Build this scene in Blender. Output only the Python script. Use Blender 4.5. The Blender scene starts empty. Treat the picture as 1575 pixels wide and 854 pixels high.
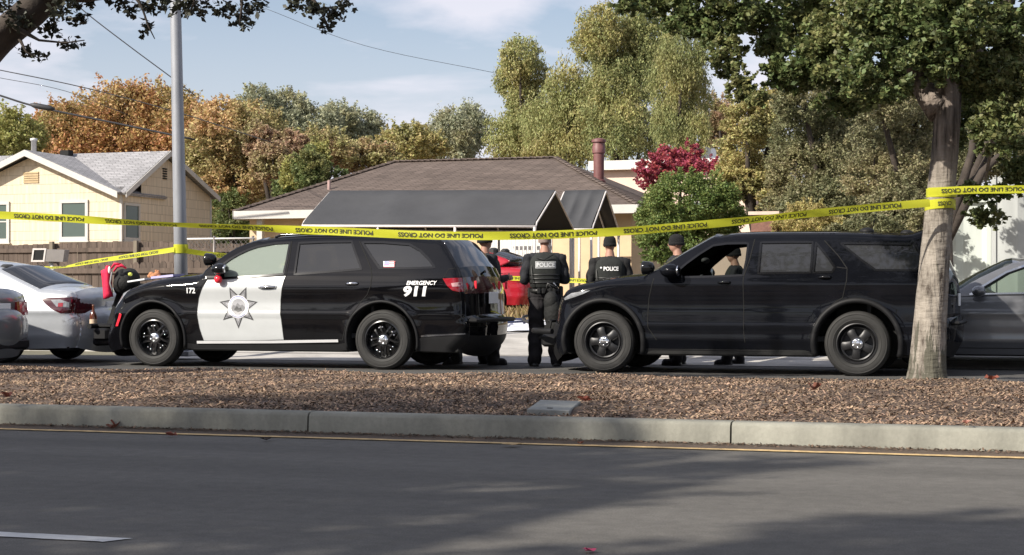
import bpy, math, random
import numpy as np
from mathutils import Vector, Matrix
from mathutils.geometry import delaunay_2d_cdt
R = math.radians
SC = bpy.context.scene
COL = SC.collection
# ------------------------------------------------------------------ camera, sky, sun, exposure
PSI, FPX, HC, HOR, CX = 0.313, 2600.0, 0.95, 454.0, 787.5
cam = bpy.data.cameras.new('camera'); cam_o = bpy.data.objects.new('camera', cam); COL.objects.link(cam_o)
cam_o.location = (0, 0, HC); cam_o.rotation_euler = (math.pi/2, 0, PSI)
cam.sensor_width = 36; cam.lens = 36*FPX/1575; cam.shift_y = 27/1575; cam.clip_start = .1; cam.clip_end = 3000
SC.camera = cam_o
SUN_EL = R(34)
SUN_V = np.array([-.61, -.79]); SUN_V /= np.linalg.norm(SUN_V)          # horizontal direction towards the sun
w = bpy.data.worlds.new('World'); SC.world = w; w.use_nodes = True
nt = w.node_tree; bg = nt.nodes['Background']
sky = nt.nodes.new('ShaderNodeTexSky'); sky.sky_type = 'NISHITA'; sky.sun_disc = False
sky.sun_elevation = SUN_EL; sky.sun_rotation = math.atan2(SUN_V[0], SUN_V[1])
sky.altitude = 50; sky.air_density = 1.0; sky.dust_density = 1.6; sky.ozone_density = 2.0
# thin high cloud in the sky itself, laid out by direction
tc = nt.nodes.new('ShaderNodeTexCoord'); mp = nt.nodes.new('ShaderNodeMapping'); mp.inputs['Scale'].default_value = (1.4, 1.4, 5.5)
mp.inputs['Location'].default_value = (.35, .1, -.05)
nz = nt.nodes.new('ShaderNodeTexNoise'); nz.inputs['Scale'].default_value = 3.4; nz.inputs['Detail'].default_value = 7; nz.inputs['Roughness'].default_value = .52
nz.inputs['Distortion'].default_value = .25
rp = nt.nodes.new('ShaderNodeValToRGB'); rp.color_ramp.elements[0].position = .46; rp.color_ramp.elements[1].position = .60
rp.color_ramp.elements[0].color = (.22, .22, .22, 1); rp.color_ramp.elements[1].color = (.85, .85, .85, 1)
mx = nt.nodes.new('ShaderNodeMix'); mx.data_type = 'RGBA'
mx.inputs[7].default_value = (6.9, 6.8, 7.5, 1)
L = nt.links
L.new(tc.outputs['Generated'], mp.inputs['Vector']); L.new(mp.outputs[0], nz.inputs['Vector']); L.new(nz.outputs['Fac'], rp.inputs[0])
sz = nt.nodes.new('ShaderNodeSeparateXYZ'); hb = nt.nodes.new('ShaderNodeMapRange'); hb.inputs[1].default_value = .17; hb.inputs[2].default_value = .06; hb.inputs[3].default_value = 0; hb.inputs[4].default_value = .38
sc_ = nt.nodes.new('ShaderNodeMath'); sc_.operation = 'ADD'; sc_.use_clamp = True
L.new(tc.outputs['Generated'], sz.inputs[0]); L.new(sz.outputs['Z'], hb.inputs[0]); L.new(hb.outputs[0], sc_.inputs[1]); L.new(rp.outputs[0], sc_.inputs[0]); L.new(sc_.outputs[0], mx.inputs[0]); L.new(sky.outputs[0], mx.inputs[6]); L.new(mx.outputs[2], bg.inputs[0])
bg.inputs['Strength'].default_value = .086
sun = bpy.data.lights.new('sun', 'SUN'); sun.energy = 5.0; sun.angle = R(.8); sun.color = (1, .93, .82)
sun_o = bpy.data.objects.new('sun', sun); COL.objects.link(sun_o)
sv = Vector((SUN_V[0]*math.cos(SUN_EL), SUN_V[1]*math.cos(SUN_EL), math.sin(SUN_EL)))
sun_o.rotation_euler = sv.to_track_quat('Z', 'Y').to_euler(); sun_o.location = (0, 0, 30)
vs = SC.view_settings; vs.view_transform = 'Standard'; vs.look = 'None'; vs.exposure = 0.6; vs.gamma = 1; vs.use_curve_mapping = False
SC.cycles.max_bounces = 8; SC.cycles.transparent_max_bounces = 12; SC.cycles.use_denoising = True
SC.cycles.sample_clamp_indirect = 6

# ------------------------------------------------------------------ where a point of the photograph lies in the place
FW = np.array([-math.sin(PSI), math.cos(PSI)]); RT = np.array([math.cos(PSI), math.sin(PSI)])
def ray(px, py):
    d = FW + (px-CX)/FPX*RT
    return np.array([d[0], d[1], (HOR-py)/FPX])
def atD(px, py, D):
    p = ray(px, py)*D; p[2] += HC; return p
def atY(px, py, Y):
    d = ray(px, py); return atD(px, py, Y/d[1])
def atX(px, py, X):
    d = ray(px, py); return atD(px, py, X/d[0])
def atZ(px, py, z):
    d = ray(px, py); return atD(px, py, (z-HC)/d[2])
def ground_z(Y):
    return float(np.interp(Y, [-60, 10.6, 10.75, 17.2, 17.4, 22.4, 24, 33, 45, 70, 200], [0, 0, .15, .17, 0, 0, .12, .66, .8, 1.2, 1.6]))

# ------------------------------------------------------------------ materials
def newmat(name):
    m = bpy.data.materials.new(name); m.use_nodes = True
    return m, m.node_tree, m.node_tree.nodes['Principled BSDF']
MAT = {}
def M(name, col, rough=.6, metal=0., var=.12, scale=6., bump=0., bscale=40., coat=0., spec=.5, island=0., hue=0., stretch=(1, 1, 1), emit=None):
    if name in MAT: return MAT[name]
    m, t, p = newmat(name); n = t.nodes; l = t.links
    p.inputs['Roughness'].default_value = rough; p.inputs['Metallic'].default_value = metal
    p.inputs['Coat Weight'].default_value = coat; p.inputs['Coat Roughness'].default_value = .04
    p.inputs['Specular IOR Level'].default_value = spec
    tc = n.new('ShaderNodeTexCoord'); mp = n.new('ShaderNodeMapping'); mp.inputs['Scale'].default_value = stretch
    l.new(tc.outputs['Object'], mp.inputs[0])
    nz = n.new('ShaderNodeTexNoise'); nz.inputs['Scale'].default_value = scale; nz.inputs['Detail'].default_value = 6; nz.inputs['Roughness'].default_value = .6
    l.new(mp.outputs[0], nz.inputs['Vector'])
    mr = n.new('ShaderNodeMapRange'); mr.inputs[1].default_value = .3; mr.inputs[2].default_value = .7
    mr.inputs[3].default_value = 1-var; mr.inputs[4].default_value = 1+var
    l.new(nz.outputs['Fac'], mr.inputs[0])
    hs = n.new('ShaderNodeHueSaturation'); hs.inputs['Color'].default_value = (*col, 1)
    l.new(mr.outputs[0], hs.inputs['Value'])
    if island:
        g = n.new('ShaderNodeNewGeometry')
        m2 = n.new('ShaderNodeMapRange'); m2.inputs[3].default_value = 1-island; m2.inputs[4].default_value = 1+island
        l.new(g.outputs['Random Per Island'], m2.inputs[0])
        mm = n.new('ShaderNodeMath'); mm.operation = 'MULTIPLY'; l.new(mr.outputs[0], mm.inputs[0]); l.new(m2.outputs[0], mm.inputs[1]); l.new(mm.outputs[0], hs.inputs['Value'])
        if hue:
            wn = n.new('ShaderNodeTexWhiteNoise'); wn.noise_dimensions = '1D'; l.new(g.outputs['Random Per Island'], wn.inputs['W'])
            m3 = n.new('ShaderNodeMapRange'); m3.inputs[3].default_value = .5-hue; m3.inputs[4].default_value = .5+hue
            l.new(wn.outputs['Value'], m3.inputs[0]); l.new(m3.outputs[0], hs.inputs['Hue'])
    l.new(hs.outputs[0], p.inputs['Base Color'])
    if bump:
        b = n.new('ShaderNodeBump'); b.inputs['Strength'].default_value = bump; b.inputs['Distance'].default_value = .02
        n2 = n.new('ShaderNodeTexNoise'); n2.inputs['Scale'].default_value = bscale; n2.inputs['Detail'].default_value = 5
        l.new(mp.outputs[0], n2.inputs['Vector']); l.new(n2.outputs['Fac'], b.inputs['Height']); l.new(b.outputs[0], p.inputs['Normal'])
    if emit:
        p.inputs['Emission Color'].default_value = (*emit[:3], 1); p.inputs['Emission Strength'].default_value = emit[3]
    MAT[name] = m; return m
def leafmat(name, col, var=.35, hue=.03, trans=.35, clump=.3, cscale=.8, col2=None, k2=.5, rough=.55):
    m, t, p = newmat(name); n = t.nodes; l = t.links
    g = n.new('ShaderNodeNewGeometry'); hs = n.new('ShaderNodeHueSaturation'); hs.inputs['Color'].default_value = (*col, 1)
    tc = n.new('ShaderNodeTexCoord'); nz = n.new('ShaderNodeTexNoise'); nz.inputs['Scale'].default_value = cscale; nz.inputs['Detail'].default_value = 3
    l.new(tc.outputs['Object'], nz.inputs['Vector'])
    a = n.new('ShaderNodeMapRange'); a.inputs[3].default_value = 1-var; a.inputs[4].default_value = 1+var; l.new(g.outputs['Random Per Island'], a.inputs[0])
    wn = n.new('ShaderNodeTexWhiteNoise'); wn.noise_dimensions = '1D'; l.new(g.outputs['Random Per Island'], wn.inputs['W'])
    h = n.new('ShaderNodeMapRange'); h.inputs[3].default_value = .5-hue; h.inputs[4].default_value = .5+hue; l.new(wn.outputs['Value'], h.inputs[0])
    l.new(a.outputs[0], hs.inputs['Value']); l.new(h.outputs[0], hs.inputs['Hue'])
    out = hs.outputs[0]
    if col2:
        r2 = n.new('ShaderNodeMapRange'); r2.inputs[1].default_value = .62-k2*.3; r2.inputs[2].default_value = .78-k2*.3; l.new(nz.outputs['Fac'], r2.inputs[0])
        wm = n.new('ShaderNodeMix'); wm.data_type = 'RGBA'; wm.inputs[6].default_value = (*col, 1); wm.inputs[7].default_value = (*col2, 1)
        l.new(r2.outputs[0], wm.inputs[0]); l.new(wm.outputs[2], hs.inputs['Color'])
    l.new(out, p.inputs['Base Color']); p.inputs['Roughness'].default_value = rough; p.inputs['Specular IOR Level'].default_value = .35
    tr = n.new('ShaderNodeBsdfTranslucent'); l.new(out, tr.inputs[0])
    ms = n.new('ShaderNodeMixShader'); ms.inputs[0].default_value = trans
    o = n['Material Output']; l.new(p.outputs[0], ms.inputs[1]); l.new(tr.outputs[0], ms.inputs[2]); l.new(ms.outputs[0], o.inputs[0])
    MAT[name] = m; return m
def glassmat(name, tint, amount, rough=.02, base=(.02, .022, .025)):
    """window glass: reflects like glass, lets `amount` of what is behind it through"""
    m, t, p = newmat(name); n = t.nodes; l = t.links
    p.inputs['Base Color'].default_value = (*base, 1); p.inputs['Roughness'].default_value = rough; p.inputs['Specular IOR Level'].default_value = .6
    tp = n.new('ShaderNodeBsdfTransparent'); tp.inputs[0].default_value = (*tint, 1)
    fr = n.new('ShaderNodeFresnel'); fr.inputs[0].default_value = 1.5
    mm = n.new('ShaderNodeMath'); mm.operation = 'MULTIPLY_ADD'; l.new(fr.outputs[0], mm.inputs[0]); mm.inputs[1].default_value = -amount; mm.inputs[2].default_value = amount
    ms = n.new('ShaderNodeMixShader'); l.new(mm.outputs[0], ms.inputs[0]); l.new(p.outputs[0], ms.inputs[1]); l.new(tp.outputs[0], ms.inputs[2])
    l.new(ms.outputs[0], n['Material Output'].inputs[0]); MAT[name] = m; return m

# ------------------------------------------------------------------ mesh collecting
WO = {}      # world offset of an unrotated parent
class MB:
    def __init__(s): s.v = []; s.f = []; s.mi = []; s.m = 0
    def add(s, vs, fs):
        o = len(s.v); s.v.extend([tuple(float(c) for c in v) for v in vs]); s.f.extend([tuple(i+o for i in f) for f in fs]); s.mi.extend([s.m]*len(fs)); return s
    def box(s, lo, hi, bev=0.):
        (a, b, c), (d, e, f) = lo, hi
        if not bev:
            vs = [(a,b,c),(d,b,c),(d,e,c),(a,e,c),(a,b,f),(d,b,f),(d,e,f),(a,e,f)]
            return s.add(vs, [(0,3,2,1),(4,5,6,7),(0,1,5,4),(1,2,6,5),(2,3,7,6),(3,0,4,7)])
        k = bev; vs = []; 
        for z, q in ((c, k), (c+k, 0), (f-k, 0), (f, k)):
            r = k
            x0, x1, y0, y1 = a+q, d-q, b+q, e-q
            vs += [(x0+r,y0,z),(x1-r,y0,z),(x1,y0+r,z),(x1,y1-r,z),(x1-r,y1,z),(x0+r,y1,z),(x0,y1-r,z),(x0,y0+r,z)]
        fs = [tuple(range(7,-1,-1)), tuple(range(24,32))]
        for j in range(3):
            for i in range(8):
                fs.append((j*8+i, j*8+(i+1)%8, j*8+8+(i+1)%8, j*8+8+i))
        return s.add(vs, fs)
    def tube(s, pts, r, n=10, cap=True, sq=None):
        """pts path, r radius or list; sq = (a,b) ellipse factors"""
        P = [Vector(p) for p in pts]; rs = r if hasattr(r, '__len__') else [r]*len(P)
        vs = []; up = None
        for i, p in enumerate(P):
            t = (P[min(i+1, len(P)-1)]-P[max(i-1, 0)]).normalized()
            if up is None: up = Vector((0, 0, 1)) if abs(t.z) < .9 else Vector((0, 1, 0))
            sd = t.cross(up).normalized(); up = sd.cross(t).normalized()
            for k in range(n):
                a = 2*math.pi*k/n; vs.append(p + sd*(math.cos(a)*rs[i]*(sq[0] if sq else 1)) + up*(math.sin(a)*rs[i]*(sq[1] if sq else 1)))
        fs = [(i*n+k, i*n+(k+1) % n, (i+1)*n+(k+1) % n, (i+1)*n+k) for i in range(len(P)-1) for k in range(n)]
        if cap: fs += [tuple(range(n-1, -1, -1)), tuple(range((len(P)-1)*n, len(P)*n))]
        return s.add(vs, fs)
    def lathe(s, prof, c=(0, 0, 0), n=24, axis='z', cap=True):
        vs = []
        for (r, h) in prof:
            for k in range(n):
                a = 2*math.pi*k/n; x, y = math.cos(a)*r, math.sin(a)*r
                p = (x, y, h) if axis == 'z' else (x, h, y) if axis == 'y' else (h, x, y)
                vs.append((c[0]+p[0], c[1]+p[1], c[2]+p[2]))
        m = len(prof); fs = [(i*n+k, i*n+(k+1) % n, (i+1)*n+(k+1) % n, (i+1)*n+k) for i in range(m-1) for k in range(n)]
        if cap: fs += [tuple(range(n-1, -1, -1)), tuple(range((m-1)*n, m*n))]
        return s.add(vs, fs)
    def ell(s, c, r, nu=14, nv=9, rot=None):
        prof = [(math.sin(math.pi*i/nv), -math.cos(math.pi*i/nv)) for i in range(nv+1)]
        vs = []
        for (q, h) in prof:
            for k in range(nu):
                a = 2*math.pi*k/nu; v = Vector((math.cos(a)*q*r[0], math.sin(a)*q*r[1], h*r[2]))
                if rot: v = rot @ v
                vs.append(v+Vector(c))
        fs = [(i*nu+k, i*nu+(k+1) % nu, (i+1)*nu+(k+1) % nu, (i+1)*nu+k) for i in range(nv) for k in range(nu)]
        return s.add(vs, fs)
    def prism(s, poly, d0, d1, axis='y'):
        """poly in the plane across `axis`, pushed from d0 to d1"""
        n = len(poly)
        mk = (lambda p, d: (p[0], d, p[1])) if axis == 'y' else (lambda p, d: (d, p[0], p[1])) if axis == 'x' else (lambda p, d: (p[0], p[1], d))
        vs = [mk(p, d0) for p in poly]+[mk(p, d1) for p in poly]
        return s.add(vs, [tuple(range(n)), tuple(range(2*n-1, n-1, -1))]+[(i, i+n, (i+1) % n+n, (i+1) % n) for i in range(n)])
    def quad(s, *p): return s.add(p, [tuple(range(len(p)))])
    def build(s, name, mats, parent=None, smooth=False, local=False, angle=None, normals=None, fixn=True):
        me = bpy.data.meshes.new(name)
        V = np.array(s.v, float) if s.v else np.zeros((0, 3))
        o = bpy.data.objects.new(name, me); COL.objects.link(o)
        if parent is not None:
            o.parent = parent
            if not local: V = V-np.array(WO.get(parent.name, (0, 0, 0)))
            WO[o.name] = WO.get(parent.name, (0, 0, 0))
        elif not local:
            lo, hi = V.min(0), V.max(0); c = np.array([(lo[0]+hi[0])/2, (lo[1]+hi[1])/2, lo[2]]); V = V-c
            o.location = c; WO[o.name] = tuple(c)
        me.from_pydata([tuple(v) for v in V], [], s.f); 
        mats = mats if isinstance(mats, (list, tuple)) else [mats]
        for m in mats: me.materials.append(m)
        if len(mats) > 1: me.polygons.foreach_set('material_index', s.mi)
        if fixn:
            import bmesh
            bm = bmesh.new(); bm.from_mesh(me); bmesh.ops.recalc_face_normals(bm, faces=bm.faces); bm.to_mesh(me); bm.free()
        if smooth or angle: me.polygons.foreach_set('use_smooth', [True]*len(me.polygons))
        if angle:
            try: me.set_sharp_from_angle(angle=R(angle))
            except Exception: pass
        if normals is not None: me.normals_split_custom_set_from_vertices([tuple(q) for q in normals])
        me.update(); return o
def fastmesh(name, V, Fq, mat, parent=None, smooth=False, sizes=None):
    """numpy quads straight into a mesh (world coordinates)"""
    me = bpy.data.meshes.new(name); o = bpy.data.objects.new(name, me); COL.objects.link(o)
    V = np.asarray(V, np.float32)
    if parent is not None: o.parent = parent; V = V-np.array(WO.get(parent.name, (0, 0, 0)), np.float32); WO[o.name] = WO.get(parent.name, (0, 0, 0))
    else:
        lo, hi = V.min(0), V.max(0); c = np.array([(lo[0]+hi[0])/2, (lo[1]+hi[1])/2, lo[2]], np.float32); V = V-c; o.location = c; WO[o.name] = tuple(c)
    Fq = np.asarray(Fq, np.int32); k = Fq.shape[1]
    me.vertices.add(len(V)); me.vertices.foreach_set('co', V.ravel()); me.loops.add(Fq.size); me.loops.foreach_set('vertex_index', Fq.ravel())
    me.polygons.add(len(Fq)); me.polygons.foreach_set('loop_start', np.arange(0, Fq.size, k, dtype=np.int32))
    if smooth: me.polygons.foreach_set('use_smooth', np.ones(len(Fq), bool))
    me.update(calc_edges=True); me.validate(); me.materials.append(mat); return o
def tag(o, label=None, cat=None, group=None, kind=None):
    if label: o['label'] = label
    if cat: o['category'] = cat
    if group: o['group'] = group
    if kind: o['kind'] = kind
    return o
def thing(name, loc, label, cat, group=None, rz=0.):
    o = bpy.data.objects.new(name, None); COL.objects.link(o); o.empty_display_size = .2
    o.location = loc; o.rotation_euler = (0, 0, rz); WO[o.name] = tuple(loc); return tag(o, label, cat, group)
def sub(name, parent, loc=(0, 0, 0)):
    o = bpy.data.objects.new(name, None); COL.objects.link(o); o.parent = parent; o.location = loc; o.empty_display_size = .1
    WO[o.name] = WO.get(parent.name, (0, 0, 0)); return o
def copy_tree(o, parent=None):
    c = o.copy(); COL.objects.link(c); c.parent = parent
    for ch in list(o.children): copy_tree(ch, c)
    return c
_tx = {}
def text2d(body, bold=0., shear=0., fine=0.):
    """letter shapes of a word as flat faces: vertices (n,2) with capital height 1 and width w"""
    key = (body, bold, shear, fine)
    if key in _tx: return _tx[key]
    cu = bpy.data.curves.new('lettering', 'FONT'); cu.body = body; cu.offset = bold; cu.shear = shear; cu.resolution_u = 3
    ob = bpy.data.objects.new('lettering', cu); COL.objects.link(ob)
    dg = bpy.context.evaluated_depsgraph_get(); me = bpy.data.meshes.new_from_object(ob.evaluated_get(dg))
    V = np.array([v.co[:2] for v in me.vertices]); F = [tuple(p.vertices) for p in me.polygons]
    bpy.data.objects.remove(ob); bpy.data.curves.remove(cu); bpy.data.meshes.remove(me)
    V -= V.min(0); V /= V[:, 1].max()
    if fine:                                            # small faces, so that the letters can bend with what they lie on
        import bmesh
        bm = bmesh.new(); vs_ = [bm.verts.new((v[0], v[1], 0)) for v in V]
        for f in F:
            try: bm.faces.new([vs_[i] for i in f])
            except ValueError: pass
        bmesh.ops.triangulate(bm, faces=bm.faces)
        for _ in range(6):
            lg = [e for e in bm.edges if e.calc_length() > fine]
            if not lg: break
            bmesh.ops.subdivide_edges(bm, edges=lg, cuts=1); bmesh.ops.triangulate(bm, faces=bm.faces)
        bm.verts.index_update(); V = np.array([v.co[:2] for v in bm.verts]); F = [tuple(v.index for v in f.verts) for f in bm.faces]; bm.free()
    _tx[key] = (V, F); return _tx[key]
def inpoly(P, poly):
    x, y = P[:, 0], P[:, 1]; r = np.zeros(len(P), bool); n = len(poly)
    for i in range(n):
        x0, y0 = poly[i]; x1, y1 = poly[(i+1) % n]
        c = ((y0 > y) != (y1 > y)); 
        if y1 != y0: r ^= c & (x < (x1-x0)*(y-y0)/(y1-y0)+x0)
    return r
def resample(P, d, closed=False):
    P = [np.array(p, float) for p in P]; 
    if closed: P = P+[P[0]]
    out = []
    for a, b in zip(P[:-1], P[1:]):
        n = max(1, int(math.ceil(np.linalg.norm(b-a)/d)))
        for i in range(n): out.append(a+(b-a)*i/n)
    if not closed: out.append(P[-1])
    return np.array(out)
def catmull(P, k=4):
    P = [np.array(p, float) for p in P]
    if len(P) < 3: return np.array(P)
    Q = [2*P[0]-P[1]]+P+[2*P[-1]-P[-2]]; out = []
    for i in range(1, len(Q)-2):
        a, b, c, d = Q[i-1:i+3]
        for j in range(k):
            t = j/k; out.append(.5*((2*b)+(c-a)*t+(2*a-5*b+4*c-d)*t*t+(3*b-a-3*c+d)*t**3))
    out.append(P[-1]); return np.array(out)
# ================================================================== ground, roads, median
def asphalt(name, base, patch=.22):
    m, t, p = newmat(name); n = t.nodes; l = t.links; p.inputs['Roughness'].default_value = .85; p.inputs['Specular IOR Level'].default_value = .3
    tc = n.new('ShaderNodeTexCoord')
    a = n.new('ShaderNodeTexNoise'); a.inputs['Scale'].default_value = .55; a.inputs['Detail'].default_value = 5
    b = n.new('ShaderNodeTexNoise'); b.inputs['Scale'].default_value = 120; b.inputs['Detail'].default_value = 3; b.inputs['Roughness'].default_value = .8
    c = n.new('ShaderNodeTexVoronoi'); c.inputs['Scale'].default_value = 75
    mp = n.new('ShaderNodeMapping'); mp.inputs['Scale'].default_value = (.25, 2.0, 1)
    l.new(tc.outputs['Object'], mp.inputs[0]); l.new(mp.outputs[0], a.inputs[0]); l.new(tc.outputs['Object'], b.inputs[0]); l.new(tc.outputs['Object'], c.inputs[0])
    m1 = n.new('ShaderNodeMapRange'); m1.inputs[1].default_value = .3; m1.inputs[2].default_value = .7; m1.inputs[3].default_value = 1-patch; m1.inputs[4].default_value = 1+patch; l.new(a.outputs['Fac'], m1.inputs[0])
    m2 = n.new('ShaderNodeMapRange'); m2.inputs[1].default_value = .3; m2.inputs[2].default_value = .7; m2.inputs[3].default_value = .62; m2.inputs[4].default_value = 1.38; l.new(b.outputs['Fac'], m2.inputs[0])
    k = n.new('ShaderNodeMath'); k.operation = 'MULTIPLY'; l.new(m1.outputs[0], k.inputs[0]); l.new(m2.outputs[0], k.inputs[1])
    d = n.new('ShaderNodeTexNoise'); d.inputs['Scale'].default_value = 10; d.inputs['Detail'].default_value = 8; d.inputs['Roughness'].default_value = .75; l.new(tc.outputs['Object'], d.inputs[0])
    m4 = n.new('ShaderNodeMapRange'); m4.inputs[1].default_value = .3; m4.inputs[2].default_value = .7; m4.inputs[3].default_value = .80; m4.inputs[4].default_value = 1.20; l.new(d.outputs['Fac'], m4.inputs[0])
    k4 = n.new('ShaderNodeMath'); k4.operation = 'MULTIPLY'; l.new(k.outputs[0], k4.inputs[0]); l.new(m4.outputs[0], k4.inputs[1]); k = k4
    # pale stones in the binder
    s = n.new('ShaderNodeMapRange'); s.inputs[1].default_value = .0; s.inputs[2].default_value = .22; s.inputs[3].default_value = 1.5; s.inputs[4].default_value = 1.; l.new(c.outputs['Distance'], s.inputs[0])
    k2 = n.new('ShaderNodeMath'); k2.operation = 'MULTIPLY'; l.new(k.outputs[0], k2.inputs[0]); l.new(s.outputs[0], k2.inputs[1])
    hs = n.new('ShaderNodeHueSaturation'); hs.inputs['Color'].default_value = (*base, 1); l.new(k2.outputs[0], hs.inputs['Value']); l.new(hs.outputs[0], p.inputs['Base Color'])
    bp = n.new('ShaderNodeBump'); bp.inputs['Strength'].default_value = .5; bp.inputs['Distance'].default_value = .006; l.new(b.outputs['Fac'], bp.inputs['Height']); l.new(bp.outputs[0], p.inputs['Normal'])
    return m
def concrete(name, base, stain=.25, joints=None):
    m, t, p = newmat(name); n = t.nodes; l = t.links; p.inputs['Roughness'].default_value = .85; p.inputs['Specular IOR Level'].default_value = .3
    tc = n.new('ShaderNodeTexCoord'); mp = n.new('ShaderNodeMapping'); mp.inputs['Scale'].default_value = (1, 1, .35); l.new(tc.outputs['Object'], mp.inputs[0])
    a = n.new('ShaderNodeTexNoise'); a.inputs['Scale'].default_value = 1.6; a.inputs['Detail'].default_value = 7; a.inputs['Roughness'].default_value = .65; l.new(mp.outputs[0], a.inputs[0])
    b = n.new('ShaderNodeTexNoise'); b.inputs['Scale'].default_value = 45; b.inputs['Detail'].default_value = 4; l.new(tc.outputs['Object'], b.inputs[0])
    m1 = n.new('ShaderNodeMapRange'); m1.inputs[1].default_value = .3; m1.inputs[2].default_value = .7; m1.inputs[3].default_value = 1-stain; m1.inputs[4].default_value = 1+stain; l.new(a.outputs['Fac'], m1.inputs[0])
    m2 = n.new('ShaderNodeMapRange'); m2.inputs[3].default_value = .85; m2.inputs[4].default_value = 1.15; l.new(b.outputs['Fac'], m2.inputs[0])
    k = n.new('ShaderNodeMath'); k.operation = 'MULTIPLY'; l.new(m1.outputs[0], k.inputs[0]); l.new(m2.outputs[0], k.inputs[1])
    hs = n.new('ShaderNodeHueSaturation'); hs.inputs['Color'].default_value = (*base, 1); l.new(k.outputs[0], hs.inputs['Value']); l.new(hs.outputs[0], p.inputs['Base Color'])
    bp = n.new('ShaderNodeBump'); bp.inputs['Strength'].default_value = .25; bp.inputs['Distance'].default_value = .01; l.new(b.outputs['Fac'], bp.inputs['Height']); l.new(bp.outputs[0], p.inputs['Normal'])
    return m
def strip(name, x0, x1, prof, mat, kind='structure', nx=2, jitter=0., seed=1, smooth=True):
    """sheet along X with a cross profile [(y,z)...]"""
    rs = np.random.RandomState(seed); xs = np.linspace(x0, x1, nx); V = []; m = len(prof)
    for x in xs:
        for (y, z) in prof: V.append((x, y+(rs.randn()*jitter), z+(rs.randn()*jitter*.4)))
    Fq = [(i*m+j, (i+1)*m+j, (i+1)*m+j+1, i*m+j+1) for i in range(nx-1) for j in range(m-1)]
    return tag(fastmesh(name, V, Fq, mat, smooth=smooth), kind=kind)
asph = asphalt('asphalt', (.105, .099, .090)); asph2 = asphalt('far_asphalt', (.085, .082, .078), .2)
conc = concrete('kerb_concrete', (.225, .220, .185), .40); conc2 = concrete('apron_concrete', (.40, .38, .355), .3); conc3 = concrete('walk_concrete', (.40, .385, .36), .15)
soil = M('mulch_soil', (.085, .058, .043), rough=.95, var=.45, scale=3.5, bump=.8, bscale=30)
yard_m = M('dry_yard', (.20, .15, .085), rough=.95, var=.4, scale=1.2, bump=.6, bscale=12)
land = M('land', (.12, .11, .075), rough=.95, var=.3, scale=.3)
strip('ground', -900, 900, [(-900, -.06), (22, -.06), (24.5, .06), (33, .6), (45, .74), (70, 1.1), (200, 1.5), (1500, 2)], land)
strip('road', -140, 140, [(.2, 0), (10.25, 0), (10.66, .0)], asph)
tag(strip('far_road', -140, 140, [(16.9, 0), (24.0, 0)], asph2), kind='structure')
# gutter strip of worn, leaf-stained asphalt beside the kerb
gut = asphalt('gutter_asphalt', (.088, .066, .050), .3)
strip('gutter', -60, 40, [(10.31, .004), (10.65, .004)], gut)
# painted lines
ylw = M('worn_yellow_paint', (.50, .35, .165), rough=.85, var=.45, scale=16); wht = M('worn_white_paint', (.50, .50, .49), rough=.8, var=.15, scale=12)
def roadline(name, x0, x1, y0, y1, mat, z=.004, n=60, cut=0.):
    rs = np.random.RandomState(3); xs = np.linspace(x0, x1, n); V = []; 
    for i, x in enumerate(xs): V += [(x+(cut if i == n-1 else 0), y0+rs.randn()*.003, z), (x, y1+rs.randn()*.003, z)]
    return tag(fastmesh(name, V, [(2*i, 2*i+2, 2*i+3, 2*i+1) for i in range(n-1)], mat), kind='structure')
roadline('yellow_line', -60, 40, 10.21, 10.305, ylw, .006, 300)
roadline('white_lane_line', -6.6, -3.43, 5.69, 5.80, wht, .004, 40, -.06)
# median: kerb stones and a low bed of wood chips
KX = [-60, -41, -22.5, atZ(463, 650, .08)[0], atZ(1123, 665, .08)[0], 6.2, 12.5, 20, 40]
mb = MB()
for i in range(len(KX)-1):
    a, b = KX[i]+.006, KX[i+1]-.006; pr = [(10.64, -.05), (10.652, .115), (10.667, .135), (10.69, .142), (10.80, .144), (10.815, .13), (10.815, -.05)]
    xs = [a, a+.012]+list(np.linspace(a+.2, b-.2, max(3, int((b-a)/.5))))+[b-.012, b]; vs = []; m = len(pr); rs = np.random.RandomState(i)
    wob = np.convolve(rs.randn(len(xs)+4)*.004, np.ones(5)/5, 'valid')
    for x, wv in zip(xs, wob): vs += [(x, y+wv, z+wv*.5) for y, z in pr]
    mb.add(vs, [(k*m+j, (k+1)*m+j, (k+1)*m+j+1, k*m+j+1) for k in range(len(xs)-1) for j in range(m-1)]+[tuple(range(m)), tuple(range(len(vs)-1, len(vs)-m-1, -1))])
tag(mb.build('kerb', conc, angle=50), kind='structure')
strip('kerb_joint', -60, 40, [(10.65, -.04), (10.668, .11), (10.81, .125)], seam_m if 'seam_m' in globals() else M('joint_shadow', (.02, .018, .016), rough=1))
def mulch_z(x, y):
    t = np.clip((y-10.78)/(16.9-10.78), 0, 1)
    return .115+.045*np.sin(t*math.pi)**.8-.12*np.clip((y-16.6)/.5, 0, 1)**1.5+.012*np.sin(x*1.7+y*2.1)+.010*np.sin(x*3.9-y*3.1)
xs, ys = np.arange(-40, 14, .16), np.arange(10.76, 17.16, .16); gx, gy = np.meshgrid(xs, ys, indexing='ij'); rs = np.random.RandomState(5)
edge = .10*np.sin(xs*1.3)+.07*np.sin(xs*3.7+1)+.05*np.sin(xs*8.1)
gy[:, -1] += edge; gy[:, -2] += edge*.7
V = np.stack([gx, gy, mulch_z(gx, gy)+rs.randn(*gx.shape)*.006], -1); V[:, -1, 2] = .0; V[:, 0, 2] = .115
nx, ny = gx.shape; idx = np.arange(nx*ny).reshape(nx, ny)
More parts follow.
